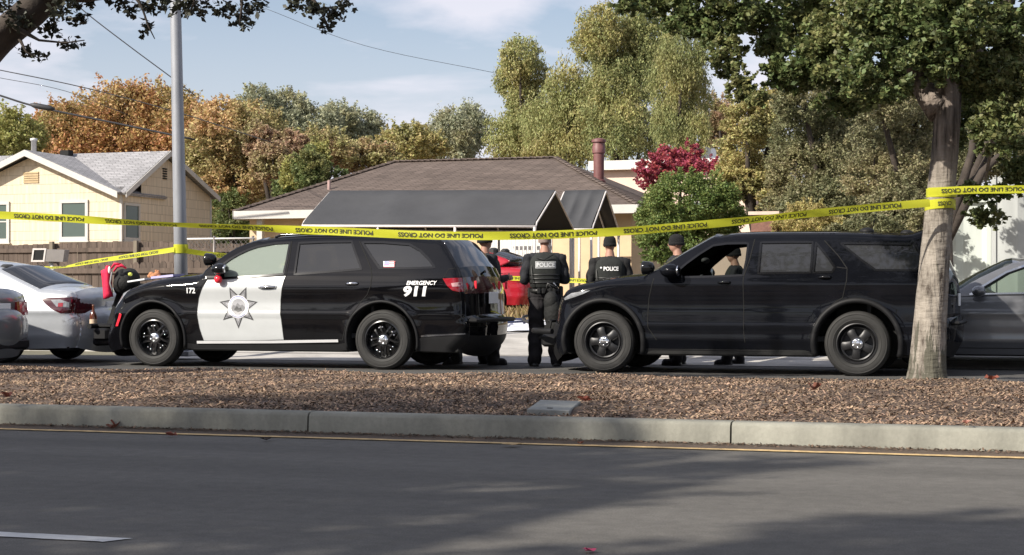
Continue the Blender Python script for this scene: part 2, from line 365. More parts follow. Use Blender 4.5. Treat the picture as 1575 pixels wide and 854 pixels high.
tag(fastmesh('mulch_bed', V.reshape(-1, 3), np.stack([idx[:-1, :-1], idx[1:, :-1], idx[1:, 1:], idx[:-1, 1:]], -1).reshape(-1, 4), soil, smooth=True), kind='structure')
# wood chips
chip_m = M('wood_chips', (.235, .158, .105), rough=.9, var=.4, scale=1.3, island=.75, hue=.012)
def flakes(n, fx, seed, ln=(.014, .046), wd=(.006, .016), tilt=.5, lift=.006):
    r = np.random.RandomState(seed); c = fx(r, n); a = r.rand(n)*6.283; l_ = r.uniform(*ln, n); w_ = r.uniform(*wd, n); tx = r.randn(n)*tilt; ty = r.randn(n)*tilt*.6
    u = np.stack([np.cos(a)*np.cos(tx), np.sin(a)*np.cos(tx), np.sin(tx)], 1); v = np.stack([-np.sin(a)*np.cos(ty), np.cos(a)*np.cos(ty), np.sin(ty)], 1)
    c[:, 2] += lift+np.abs(np.sin(tx))*l_*.5
    P = np.stack([c-u*l_[:, None]*.5-v*w_[:, None]*.4, c+u*l_[:, None]*.5-v*w_[:, None]*.5, c+u*l_[:, None]*.42+v*w_[:, None]*.5, c-u*l_[:, None]*.5+v*w_[:, None]*.3], 1)
    return P.reshape(-1, 3), np.arange(4*n).reshape(n, 4)
def bed(r, n):
    y = 10.80+6.45*r.rand(n); x = -1.2*y*.30+r.uniform(-1, 1, n)*(y*.42+1.2)-.0; x = -y*.329+r.uniform(-1, 1, n)*(y*.345+.6)
    k = (np.abs(x+3.42+.16*(y-11.55)) < .19) & (np.abs(y-11.55) < .36); y = np.where(k, y+1.2, y); return np.stack([x, y, mulch_z(x, y)], 1)
def bed2(r, n):
    y = 10.83+6.4*r.rand(n); x = np.where(r.rand(n) < .5, -y*.329-y*.345-.6-4*r.rand(n), -y*.329+y*.345+.6+5*r.rand(n)); return np.stack([x, y, mulch_z(x, y)], 1)
Vc, Fc = flakes(105000, bed, 7, tilt=.24); Vd, Fd = flakes(60000, bed2, 9, tilt=.24); Fc = np.concatenate([Fc, Fd+len(Vc)]); Vc = np.concatenate([Vc, Vd])
tag(fastmesh('wood_chips', Vc, Fc, chip_m), kind='stuff', cat='wood chips', label='brown wood chip mulch covering the raised median bed')
def gut_(r, n):
    y = 10.655-np.abs(r.randn(n))*.085; y = np.clip(y, 10.3, 10.655); x = -y*.329+r.uniform(-1, 1, n)*(y*.345+.6); return np.stack([x, y, np.full(n, .005)], 1)
Vg, Fg = flakes(3800, gut_, 17, ln=(.008, .035), wd=(.004, .014), tilt=.2, lift=.004); tag(fastmesh('leaf_litter', Vg, Fg, M('leaf_litter_brown', (.11, .07, .045), rough=.95, island=.6, hue=.01)), kind='stuff', cat='leaf litter', label='thin line of dirt and crumbled leaf along the kerb foot')
# far side: gutter pan, apron, driveway up to the garden
strip('driveway', -13.2, 6, [(22.45, .006), (23.2, .03), (24, .124), (27.0, .31), (29.2, .43)], conc2, nx=40)
strip('sidewalk', -60, -13.2, [(24.0, .0), (24.02, .13), (25.5, .135)], conc3, nx=30)
strip('yard', -60, 20, [(25.4, .10), (29.1, .41), (33, .66), (41.4, .78), (46, .82), (60, 1.2), (75, 1.3)], yard_m, nx=60)
rs = np.random.RandomState(2); mb = MB()
for x in (-11.9, -10.05, -8.6, -6.9, -5.2, -3.3, -1.4): mb.box((x-.006, 22.5, .0), (x+.006, 23.9, .01))
jm = M('joint_dirt', (.10, .085, .07), rough=1)
strip('driveway_joint', -13.2, 6, [(23.45, .066), (23.47, .069)], jm)
# dry leaves and dirt lying on the far road edge and grass tufts in front of the red car
def tufts(name, x0, x1, y0, y1, n, h, mat, seed, label):
    r = np.random.RandomState(seed); x = r.uniform(x0, x1, n); y = r.uniform(y0, y1, n); z = np.array([ground_z(q) for q in y]); a = r.rand(n)*6.283; hh = h*r.uniform(.4, 1, n); w_ = .012+.01*r.rand(n); lean = r.randn(n, 2)*.4
    c = np.stack([x, y, z], 1); t = np.stack([np.cos(a), np.sin(a), 0*a], 1)*w_[:, None]; top = c+np.stack([lean[:, 0]*hh, lean[:, 1]*hh, hh], 1)
    P = np.stack([c-t, c+t, top+t*.2, top-t*.2], 1).reshape(-1, 3); return tag(fastmesh(name, P, np.arange(4*n).reshape(n, 4), mat), kind='stuff', cat='grass', label=label)
tufts('dry_grass', -16, -9.5, 29.3, 33.5, 5000, .14, leafmat('dry_grass_blades', (.26, .19, .09), var=.4, hue=.03, trans=.2), 4, 'short dry grass between the concrete driveway and the red car')

# ------------------------------------------------------------------ utility box lid in the mulch
lid = MB(); p0 = atZ(805, 620, .2); c0 = np.array([-3.42, 11.55]); 
lid_m = M('lid_concrete', (.23, .235, .22), rough=.8, var=.15, scale=8, bump=.15)
zz = float(mulch_z(c0[0], c0[1]))+.016
t = thing('utility_box_lid', (c0[0], c0[1], zz), 'flat grey utility box lid set in the mulch', 'utility lid')
lid.box((-.15, -.33, -.08), (.15, .33, .012), .006); lo = lid.build('lid', lid_m, t, local=True); lo.rotation_euler = (R(2), R(1.5), R(9))
h_ = MB(); h_.box((-.02, -.26, .0125), (.02, -.22, .0145), .0005); hh = h_.build('lifting_slot', seam_m if 'seam_m' in globals() else M('joint_shadow', (.02, .018, .016), rough=1), t, local=True); hh.rotation_euler = (R(2), R(1.5), R(9))

# ------------------------------------------------------------------ fallen leaves, each one its own thing
def leaf_obj(name, px, z, size, mat, label, group, seed, curl=.35):
    p = atZ(px[0], px[1], z); r = random.Random(seed); n = 11; ang = r.random()*6.28; pts = []
    for i in range(n):                                  # lobed leaf outline
        a = 2*math.pi*i/n; q = size*(.62 if i % 2 else 1.)*(1.15 if i == 0 else 1)*r.uniform(.85, 1.1)*.5; x, y = math.cos(a)*q, math.sin(a)*q*.8
        pts.append((p[0]+x*math.cos(ang)-y*math.sin(ang), p[1]+x*math.sin(ang)+y*math.cos(ang), z+.006+curl*size*(.5*abs(math.sin(a*1.5+r.random()))+.25*r.random())))
    mb = MB(); mb.add(pts+[(p[0], p[1], z+.004)], [(i, (i+1) % n, n) for i in range(n)]); mb.tube([(p[0], p[1], z+.006), (p[0]+size*.5*math.cos(ang+2.5), p[1]+size*.5*math.sin(ang+2.5), z+.02)], .0025, 5)
    return tag(mb.build(name, mat, fixn=False), label, 'leaf', group)
lf = {k: leafmat('fallen_'+k, c, var=.2, hue=.02, trans=.2) for k, c in dict(brown=(.15, .065, .035), red=(.21, .075, .04), tan=(.42, .32, .15), pink=(.50, .27, .19), magenta=(.36, .04, .08), dark=(.05, .035, .028)).items()}
G = 'fallen leaves on the road'
leaf_obj('fallen_leaf', (180, 657), .004, .13, lf['red'], 'clump of rust red dead leaf against the shaded kerb at far left', G, 1, .6)
leaf_obj('fallen_leaf', (172, 660), .004, .10, lf['brown'], 'brown leaf tucked beside the rust red leaf at the kerb foot', G, 12, .6)
leaf_obj('fallen_leaf', (263, 671), .008, .10, lf['red'], 'orange brown leaf lying across the yellow line on the left', G, 2)
leaf_obj('fallen_leaf', (410, 678), .004, .085, lf['dark'], 'dark shrivelled leaf just outside the yellow line, left half', G, 3)
leaf_obj('fallen_leaf', (277, 656), .004, .07, lf['brown'], 'small brown leaf at the kerb foot right of the rust red clump', G, 4)
leaf_obj('fallen_leaf', (788, 686), .008, .13, lf['tan'], 'flat tan yellow leaf touching the yellow line near the middle', G, 5, .12)
leaf_obj('fallen_leaf', (893, 684), .008, .06, lf['brown'], 'tiny brown leaf on the yellow line right of the tan leaf', G, 6)
leaf_obj('fallen_leaf', (907, 849), .004, .075, lf['magenta'], 'crimson leaf lying alone on the near road', G, 7, .15)
leaf_obj('fallen_leaf', (1422, 689), .004, .075, lf['pink'], 'pale pink leaf at the kerb foot below the sunlit kerb', G, 8)
leaf_obj('fallen_leaf', (1553, 691), .004, .11, lf['pink'], 'large curled pale pink leaf at the kerb foot, far right', G, 9, .5)
leaf_obj('fallen_leaf', (1518, 692), .004, .09, M('leaf_green_dark', (.03, .05, .02), rough=.7), 'dark green leaf at the kerb foot beside the curled pink leaf', G, 10, .4)
leaf_obj('fallen_leaf', (1135, 680), .004, .06, lf['dark'], 'dark leaf at the kerb joint right of the middle', G, 11, .5)
leaf_obj('fallen_leaf', (1487, 653), .16, .08, lf['pink'], 'pink leaf on the mulch edge above the kerb', 'fallen leaves on the mulch', 13, .5)
leaf_obj('fallen_leaf', (1252, 601), .17, .12, lf['brown'], 'upright rust brown leaf on the mulch under the black SUV rear door', 'fallen leaves on the mulch', 14, .8)
leaf_obj('fallen_leaf', (1525, 585), .16, .15, lf['red'], 'orange brown dead leaf on the mulch right of the tree trunk', 'fallen leaves on the mulch', 15, .5)
leaf_obj('fallen_leaf', (10, 612), .2, .12, lf['red'], 'reddish leaf on the mulch at the left edge', 'fallen leaves on the mulch', 16, .5)
leaf_obj('fallen_leaf', (900, 618), .2, .11, lf['red'], 'red brown leaf on the mulch just right of the utility lid', 'fallen leaves on the mulch', 17, .5)

# ================================================================== houses
def siding(name, base, course=.3, vert=.0, shade=.55):
    m, t, p = newmat(name); n = t.nodes; l = t.links; p.inputs['Roughness'].default_value = .75; p.inputs['Specular IOR Level'].default_value = .25
    tc = n.new('ShaderNodeTexCoord'); sp = n.new('ShaderNodeSeparateXYZ'); l.new(tc.outputs['Object'], sp.inputs[0])
    d = n.new('ShaderNodeMath'); d.operation = 'DIVIDE'; l.new(sp.outputs['Z'], d.inputs[0]); d.inputs[1].default_value = course
    f = n.new('ShaderNodeMath'); f.operation = 'FRACT'; l.new(d.outputs[0], f.inputs[0])
    r = n.new('ShaderNodeValToRGB'); e = r.color_ramp.elements; e[0].position = .0; e[0].color = (shade, shade, shade, 1); e[1].position = .07; e[1].color = (1, 1, 1, 1); l.new(f.outputs[0], r.inputs[0])
    ad = n.new('ShaderNodeMath'); ad.operation = 'ADD'; l.new(sp.outputs['X'], ad.inputs[0]); l.new(sp.outputs['Y'], ad.inputs[1])
    cb = n.new('ShaderNodeCombineXYZ'); l.new(ad.outputs[0], cb.inputs['X']); fl = n.new('ShaderNodeMath'); fl.operation = 'FLOOR'; l.new(d.outputs[0], fl.inputs[0]); l.new(fl.outputs[0], cb.inputs['Y'])
    nz = n.new('ShaderNodeTexNoise'); nz.inputs['Scale'].default_value = 9; nz.inputs['Detail'].default_value = 2; l.new(cb.outputs[0], nz.inputs[0])
    mr = n.new('ShaderNodeMapRange'); mr.inputs[1].default_value = .35; mr.inputs[2].default_value = .65; mr.inputs[3].default_value = 1-vert; mr.inputs[4].default_value = 1+vert*.6; l.new(nz.outputs['Fac'], mr.inputs[0])
    mm = n.new('ShaderNodeMix'); mm.data_type = 'RGBA'; mm.blend_type = 'MULTIPLY'; mm.inputs[0].default_value = 1; mm.inputs[6].default_value = (*base, 1); l.new(r.outputs[0], mm.inputs[7])
    hs = n.new('ShaderNodeHueSaturation'); l.new(mm.outputs[2], hs.inputs['Color']); l.new(mr.outputs[0], hs.inputs['Value']); l.new(hs.outputs[0], p.inputs['Base Color'])
    bp = n.new('ShaderNodeBump'); bp.inputs['Strength'].default_value = .6; bp.inputs['Distance'].default_value = .03; l.new(f.outputs[0], bp.inputs['Height']); bp.invert = True; l.new(bp.outputs[0], p.inputs['Normal'])
    return m
def shingles(name, base, course=.14, amp=.3):
    m, t, p = newmat(name); n = t.nodes; l = t.links; p.inputs['Roughness'].default_value = .9; p.inputs['Specular IOR Level'].default_value = .2
    tc = n.new('ShaderNodeTexCoord'); sp = n.new('ShaderNodeSeparateXYZ'); l.new(tc.outputs['Object'], sp.inputs[0])
    ad = n.new('ShaderNodeMath'); ad.operation = 'ADD'; l.new(sp.outputs['X'], ad.inputs[0]); l.new(sp.outputs['Y'], ad.inputs[1])
    cb = n.new('ShaderNodeCombineXYZ'); l.new(ad.outputs[0], cb.inputs[0]); k = n.new('ShaderNodeMath'); k.operation = 'MULTIPLY'; k.inputs[1].default_value = 2.4; l.new(sp.outputs['Z'], k.inputs[0]); l.new(k.outputs[0], cb.inputs[1])
    b = n.new('ShaderNodeTexBrick'); b.inputs['Scale'].default_value = 1; b.inputs['Brick Width'].default_value = .32; b.inputs['Row Height'].default_value = course; b.inputs['Mortar Size'].default_value = .012
    b.inputs['Color1'].default_value = (*[c*(1-amp) for c in base], 1); b.inputs['Color2'].default_value = (*[min(1, c*(1+amp)) for c in base], 1); b.inputs['Mortar'].default_value = (*[c*.5 for c in base], 1)
    l.new(cb.outputs[0], b.inputs['Vector'])
    nz = n.new('ShaderNodeTexNoise'); nz.inputs['Scale'].default_value = .9; nz.inputs['Detail'].default_value = 5; l.new(tc.outputs['Object'], nz.inputs[0])
    mr = n.new('ShaderNodeMapRange'); mr.inputs[1].default_value = .3; mr.inputs[2].default_value = .7; mr.inputs[3].default_value = .85; mr.inputs[4].default_value = 1.15; l.new(nz.outputs['Fac'], mr.inputs[0])
    hs = n.new('ShaderNodeHueSaturation'); l.new(b.outputs['Color'], hs.inputs['Color']); l.new(mr.outputs[0], hs.inputs['Value']); l.new(hs.outputs[0], p.inputs['Base Color'])
    bp = n.new('ShaderNodeBump'); bp.inputs['Strength'].default_value = .5; bp.inputs['Distance'].default_value = .03; l.new(b.outputs['Fac'], bp.inputs['Height']); bp.invert = True; l.new(bp.outputs[0], p.inputs['Normal'])
    return m
cream = siding('cream_shingle_siding', (.64, .545, .41), .30, .16); tan_stucco = M('tan_stucco', (.62, .465, .30), rough=.9, var=.08, scale=2.5, bump=.25, bscale=60)
white_trim = M('white_trim', (.52, .505, .475), rough=.6, var=.06); roof_grey = shingles('grey_shingles', (.31, .305, .315), .15, .12); roof_brown = shingles('brown_shingles', (.125, .098, .085), .11, .16)
wglass = glassmat('house_window_glass', (.5, .6, .55), .25, base=(.10, .14, .13)); blind = M('window_blind', (.60, .70, .64), rough=.7, var=.08, stretch=(1, 1, 14))
darkvoid = M('dark_opening', (.01, .01, .01), rough=.9); louver = M('louvre_cream', (.5, .38, .22), rough=.7); vent_w = M('vent_pipe_white', (.6, .6, .6), rough=.5)
def house_window(root, x0, x1, y, z0, z1, axis='y', tr=.10, hung=True):
    """window in a wall facing -Y (axis y) or +X (axis x)"""
    def B(m, a0, a1, d0, d1, b0, b1):
        if axis == 'y': m.box((a0, y-d1, b0), (a1, y-d0, b1))
        else: m.box((y+d0, a0, b0), (y+d1, a1, b1))
    f = MB(); B(f, x0, x1, .004, .05, z0-.03, z0+tr); B(f, x0, x1, .004, .05, z1-tr, z1); B(f, x0, x0+tr, .004, .046, z0+tr, z1-tr); B(f, x1-tr, x1, .004, .046, z0+tr, z1-tr); B(f, x0-.04, x1+.04, .004, .09, z0-.07, z0-.032)
    fo = f.build('window', white_trim, root)
    if hung: s = MB(); zm = (z0+z1)/2; B(s, x0+tr, x1-tr, .012, .036, zm-.02, zm+.02); s.build('sash', white_trim, fo)
    g = MB(); B(g, x0+tr, x1-tr, .010, .014, z0+tr, z1-tr); g.build('pane', wglass, fo)
    b = MB(); B(b, x0+tr, x1-tr, .003, .006, z0+tr, z1-tr); b.build('blind', blind if axis == 'y' else darkvoid, fo)
    return fo
# ---- cream house on the left: a gabled wing facing the street in front of a ridge running along it
Yw = 47.0
P = lambda px, py, Y=Yw: atY(px, py, Y)
apex = P(48, 236); er = P(190, 300); xa = apex[0]; za = apex[2]; ze = er[2]; hw = er[0]-xa; xw = P(187, 330)[0]; xl = 2*xa-xw
cr = thing('cream_house', (xa, Yw+4, 0.9), 'cream shingled house with grey gabled roof behind the wooden fence', 'house')
Ym = Yw+2.2; zb_ = 0.6
Pm = lambda px, py: atX(px, py, xm)
# main body: gable end wall facing +X
ov2 = .22; xm = xw
def on_x(px, py): return atX(px, py, xm+ov2)
ap2, rr2, ff2 = on_x(262, 236), on_x(338, 307), on_x(193, 300); zr = ap2[2]; Yp = ap2[1]; Yre, zre = rr2[1], rr2[2]; Yfe, zfe = ff2[1], ff2[2]
Yr = Yre-.25; Yf = Yw+1.2; z_f = zre+.06
mb = MB(); mb.m = 0
mb.quad((xl, Yw, zb_), (xw, Yw, zb_), (xw, Yw, ze), (xa, Yw, za-.12), (xl, Yw, ze))
mb.quad((xw, Yw, zb_), (xw, Yf, zb_), (xw, Yf, ze), (xw, Yw, ze)); mb.quad((xl, Yw, zb_), (xl, Yf, zb_), (xl, Yf, ze), (xl, Yw, ze))
mb.quad((xm, Yf, zb_), (xm, Yr, zb_), (xm, Yr, z_f), (xm, Yp, zr-.10), (xm, Yf, min(zr-.10, zfe+(zr-zfe)*(Yf-Yfe)/(Yp-Yfe)-.04)), (xm, Yf, ze))
mb.quad((xm, Yr, zb_), (xl-8, Yr, zb_), (xl-8, Yr, z_f), (xm, Yr, z_f)); mb.build('wall', cream, cr)
rf = MB(); th = .10
def slab(m, a, b, c, d, t=.09):
    n = (Vector(b)-Vector(a)).cross(Vector(d)-Vector(a)).normalized(); n = n if n.z > 0 else -n
    lo = [Vector(q) for q in (a, b, c, d)]; hi = [q+n*t for q in lo]; m.add(lo+hi, [(0, 1, 2, 3), (4, 5, 6, 7), (0, 1, 5, 4), (1, 2, 6, 5), (2, 3, 7, 6), (3, 0, 4, 7)])
ov = .35; sl = (za-ze)/hw
# wing slopes, running back into the main roof
slab(rf, (xa, Yw-ov, za), (xa, Yp, za), (xa+hw, Yp, ze), (xa+hw, Yw-ov, ze)); slab(rf, (xa, Yw-ov, za), (xa, Yp, za), (xa-hw, Yp, ze), (xa-hw, Yw-ov, ze))
Yq_ = max(Yfe, Yw+.25); zq_ = zr-(zr-zfe)*(Yp-Yq_)/(Yp-Yfe)
slab(rf, (xl-9, Yp, zr), (xm+.01, Yp, zr), (xm+.01, Yq_, zq_), (xl-9, Yq_, zq_)); slab(rf, (xm+.01, Yp, zr), (xm+ov2, Yp, zr), (xm+ov2, Yfe, zfe), (xm+.01, Yfe, zfe)); slab(rf, (xl-9, Yp, zr), (xm+ov2, Yp, zr), (xm+ov2, Yre, zre), (xl-9, Yre, zre))
rfo = rf.build('roof', roof_grey, cr)
def plank(m, a, b, w_=.16, t=.03, out=(0, -1, 0)):
    a, b, o = Vector(a), Vector(b), Vector(out); d = Vector((0, 0, -w_)); m.add([a, b, b+d, a+d, a+o*t, b+o*t, b+d+o*t, a+d+o*t], [(0, 1, 2, 3), (4, 5, 6, 7), (0, 1, 5, 4), (1, 2, 6, 5), (2, 3, 7, 6), (3, 0, 4, 7)])
tr = MB()
plank(tr, (xa, Yw-ov-.005, za+.085), (xa+hw, Yw-ov-.005, ze+.085), .20); plank(tr, (xa, Yw-ov-.005, za+.085), (xa-hw, Yw-ov-.005, ze+.085), .20)
plank(tr, (xm+ov2+.005, Yp, zr+.085), (xm+ov2+.005, Yfe, zfe+.085), .18, out=(1, 0, 0)); plank(tr, (xm+ov2+.005, Yp, zr+.085), (xm+ov2+.005, Yre, zre+.085), .18, out=(1, 0, 0))
tr.box((xm-.02, Yr-.06, zb_), (xm+.025, Yr+.03, z_f)); tr.box((xw-.06, Yw-.025, zb_), (xw+.02, Yw+.05, ze)); tr.build('fascia', white_trim, cr)
vp = MB(); q = atY(52, 236, Yp-.2); vp.lathe([(.09, q[2]-.5), (.09, q[2]+.42), (.12, q[2]+.42), (.12, q[2]+.50), (.02, q[2]+.52)], c=(q[0], Yp-.2, 0), n=14); vp.build('vent_pipe', vent_w, cr, smooth=True)
a, b = P(92, 308), P(136, 369); house_window(cr, a[0], b[0], Yw, b[2], a[2])
a, b = P(-30, 311), P(15, 372); house_window(cr, a[0], b[0], Yw, b[2], a[2])
yw0 = atX(190, 340, xw)[1]; yw1 = atX(214, 340, xw)[1]; zt = atX(200, 313, xw)[2]; zl = atX(200, 369, xw)[2]; house_window(cr, yw0, yw1, xw, zl, zt, axis='x', tr=.07)
lv = MB()
for k in range(5): lv.box((xa-.28, Yw-.03, za-.95+k*.075), (xa+.28, Yw-.004, za-.90+k*.075))
lv.build('gable_vent', louver, cr)
lv = MB(); 
for k in range(5): lv.box((xm+.004, Yp-.13, zr-.85+k*.08), (xm+.03, Yp+.13, zr-.81+k*.08))
lv.build('gable_vent', darkvoid, cr)
m = MB(); q = P(104, 246, Yw+2.5); m.box((q[0]-.1, Yw+2.2, za-sl*(q[0]-xa)+.02), (q[0]+.22, Yw+2.5, za-sl*(q[0]-xa)+.18)); m.build('roof_vent', darkvoid, cr)

# ---- tan house in the middle: low hip roof
Yh = 41.5
e0, e1 = atY(360, 326, Yh), atY(981, 319, Yh); zeave = e0[2]; r0, r1 = atY(606, 249, Yh+5.2), atY(855, 244, Yh+5.2); zrid = (r0[2]+r1[2])/2
th_ = thing('tan_house', ((e0[0]+e1[0])/2, Yh+5, .78), 'tan stucco bungalow with brown hip roof behind the canopies', 'house')
wx0, wx1 = atY(384, 350, Yh+.6)[0], atY(971, 350, Yh+.6)[0]; Yb = Yh+10.4
wl = MB(); wl.box((wx0, Yh+.6, .4), (wx1, Yb-.6, zeave+.05)); wl.build('wall', tan_stucco, th_)
rf = MB(); A, B, C_, D = (e0[0], Yh, zeave), (e1[0], Yh, zeave), (e1[0], Yb, zeave), (e0[0], Yb, zeave); R0, R1 = (r0[0], Yh+5.2, zrid), (r1[0], Yh+5.2, zrid)
rf.add([A, B, C_, D, R0, R1], [(0, 1, 5, 4), (1, 2, 5), (2, 3, 4, 5), (3, 0, 4), (3, 2, 1, 0)]); rfo = rf.build('roof', roof_brown, th_)
cp = MB()
for a, b in ((R0, R1), (A, R0), (B, R1)):
    n = 26
    for i in range(n):                                  # overlapping ridge caps
        p0 = Vector(a).lerp(Vector(b), i/n); p1 = Vector(a).lerp(Vector(b), (i+1.06)/n if i < n-1 else 1); cp.tube([p0+Vector((0, 0, .035)), p1+Vector((0, 0, .012))], .075, 6, sq=(1.3, .5))
cp.build('ridge_cap', roof_brown, rfo)
fa = MB(); fa.box((e0[0]-.02, Yh-.03, zeave-.20), (e1[0]+.02, Yh-.003, zeave+.02)); fa.box((e1[0]+.003, Yh-.03, zeave-.20), (e1[0]+.03, Yb, zeave+.02)); fa.box((e0[0]-.03, Yh-.03, zeave-.20), (e0[0]-.003, Yb, zeave+.02)); fa.build('fascia', white_trim, th_)
sf = MB(); sf.box((e0[0]+.02, Yh+.02, zeave-.12), (e1[0]-.02, Yh+.62, zeave-.09)); sf.build('soffit', white_trim, th_)
# red brown metal flue
red_flue = M('red_brown_flue', (.155, .062, .06), rough=.55, var=.2, scale=5)
q = atY(921, 215, Yh+3.6); qb = atY(921, 292, Yh+3.6); rad = 9.0*(Yh+3.6)/.99/2600
f = MB(); zt, z0 = q[2]-.05, qb[2]-.5
f.lathe([(rad*1.05, z0), (rad*1.05, z0+.55), (rad*1.25, z0+.62), (rad*1.2, z0+.75), (rad*.92, z0+.78), (rad*.94, zt-.34), (rad*1.12, zt-.32), (rad*1.12, zt-.14), (rad*1.02, zt-.12), (rad*1.02, zt-.04), (rad*1.28, zt-.02), (rad*1.22, zt+.05), (rad*.5, zt+.09)], c=(q[0], Yh+3.6, 0), n=22); f.build('chimney', red_flue, th_, angle=40)
q = atY(506, 290, Yh+2.2); v = MB(); v.lathe([(.16, q[2]-.32), (.06, q[2]-.14), (.045, q[2]-.1), (.045, q[2]+.22), (.02, q[2]+.23)], c=(q[0], Yh+2.2, 0), n=12); v.build('vent_pipe', M('rusty_vent', (.30, .2, .18), rough=.7), rfo, smooth=True)
d = MB(); a, b = atY(560, 350, Yh+.6), atY(660, 420, Yh+.6); d.box((a[0], Yh+.55, .7), (b[0], Yh+.597, 2.85)); d.build('garage_door', M('garage_door_white', (.55, .5, .44), rough=.7, var=.1), th_)
ps = MB(); q = atY(400, 345, Yh+.3); ps.box((q[0]-.08, Yh+.25, .7), (q[0]+.08, Yh+.41, zeave-.1)); ps.build('porch_post', white_trim, th_)

# ---- pale building with a white flat roof edge behind, on the right
Yq = 56.0
a, b = atY(905, 248, Yq), atY(1160, 246, Yq); bt = atY(905, 262, Yq)
wb_ = thing('pale_building', ((a[0]+b[0])/2, Yq+4, 1.1), 'pale peach flat roofed building behind the red leaved tree', 'building')
m = MB(); m.box((a[0]+.3, Yq+.3, .8), (b[0], Yq+8, bt[2]+.02)); m.build('wall', M('peach_wall', (.68, .52, .43), rough=.85, var=.08, scale=1.5), wb_)
m = MB(); m.box((a[0], Yq, bt[2]), (b[0]+.3, Yq+8.4, a[2])); m.build('roof', M('white_roof_edge', (.66, .64, .60), rough=.7, var=.08), wb_)
m = MB(); q = atY(1035, 232, Yq+2)
for xx in (1034, 1078):
    q = atY(xx, 232, Yq+2); m.box((q[0]-.35, Yq+2, a[2]), (q[0]+.35, Yq+3, q[2]+.1))
m.build('roof_unit', M('white_unit', (.75, .74, .72), rough=.6), wb_)
q = atY(1060, 290, Yq)
house_window(wb_, q[0], q[0]+1.2, Yq+.3, q[2]-.9, q[2])

# ---- white corrugated containers on the right
def corrugated(name, base):
    m, t, p = newmat(name); n = t.nodes; l = t.links; p.inputs['Roughness'].default_value = .5; p.inputs['Metallic'].default_value = .1
    tc = n.new('ShaderNodeTexCoord'); mp = n.new('ShaderNodeMapping'); mp.inputs['Scale'].default_value = (3, 3, .5); l.new(tc.outputs['Object'], mp.inputs[0])
    nz = n.new('ShaderNodeTexNoise'); nz.inputs['Scale'].default_value = 2; nz.inputs['Detail'].default_value = 6; l.new(mp.outputs[0], nz.inputs[0])
    mr = n.new('ShaderNodeMapRange'); mr.inputs[1].default_value = .3; mr.inputs[2].default_value = .75; mr.inputs[3].default_value = 1.08; mr.inputs[4].default_value = .85; l.new(nz.outputs['Fac'], mr.inputs[0])
    hs = n.new('ShaderNodeHueSaturation'); hs.inputs['Color'].default_value = (*base, 1); l.new(mr.outputs[0], hs.inputs['Value']); l.new(hs.outputs[0], p.inputs['Base Color']); return m
cw = corrugated('white_container_steel', (.50, .54, .51)); cw2 = corrugated('grey_container_steel', (.42, .44, .435))
def container(name, x0, x1, y0, y1, z0, z1, mat, label, pitch=.26, depth=.035):
    t = thing(name, ((x0+x1)/2, (y0+y1)/2, z0), label, 'shed'); m = MB(); xs = []; n = int((x1-x0)/pitch)
    for i in range(n): a = x0+(x1-x0)*i/n; w_ = (x1-x0)/n; xs += [(a, 0), (a+w_*.36, 0), (a+w_*.5, depth), (a+w_*.86, depth), (a+w_, 0)]
    vs = [(x, y0+d, z0) for x, d in xs]+[(x, y0+d, z1) for x, d in xs]; k = len(xs); m.add(vs, [(i, i+1, k+i+1, k+i) for i in range(k-1)])
    ys = []; n = int((y1-y0)/pitch)
    for i in range(n): a = y0+(y1-y0)*i/n; w_ = (y1-y0)/n; ys += [(a, 0), (a+w_*.36, 0), (a+w_*.5, depth), (a+w_*.86, depth), (a+w_, 0)]
    for xx, sg in ((x0, 1), (x1, -1)):
        vs = [(xx+sg*d, y, z0) for y, d in ys]+[(xx+sg*d, y, z1) for y, d in ys]; k = len(ys); m.add(vs, [(i, i+1, k+i+1, k+i) for i in range(k-1)])
    m.quad((x0, y1, z0), (x1, y1, z0), (x1, y1, z1), (x0, y1, z1)); m.build('wall', mat, t)
    r = MB(); r.box((x0-.03, y0-.03, z1), (x1+.03, y1+.03, z1+.09)); r.build('roof', mat, t)
    f = MB(); f.box((x0-.035, y0-.035, z0), (x0+.05, y0+.05, z1-.002)); f.box((x1-.05, y0-.035, z0), (x1+.035, y0+.05, z1-.002)); f.build('corner_post', mat, t); return t
Yc = 33.5
a, b = atY(1462, 312, Yc), atY(1524, 312, Yc); container('storage_shed', a[0]-1.2, b[0]-.03, Yc, Yc+5, .5, a[2], cw, 'lower pale green white corrugated metal shed beside the tree trunk', .9, .05)
a, b = atY(1526, 258, Yc-.3), atY(1740, 258, Yc-.3); container('storage_shed', a[0]+.02, b[0], Yc-.3, Yc+5, .5, a[2], cw2, 'taller light grey corrugated metal shed at the right edge', .85, .06)

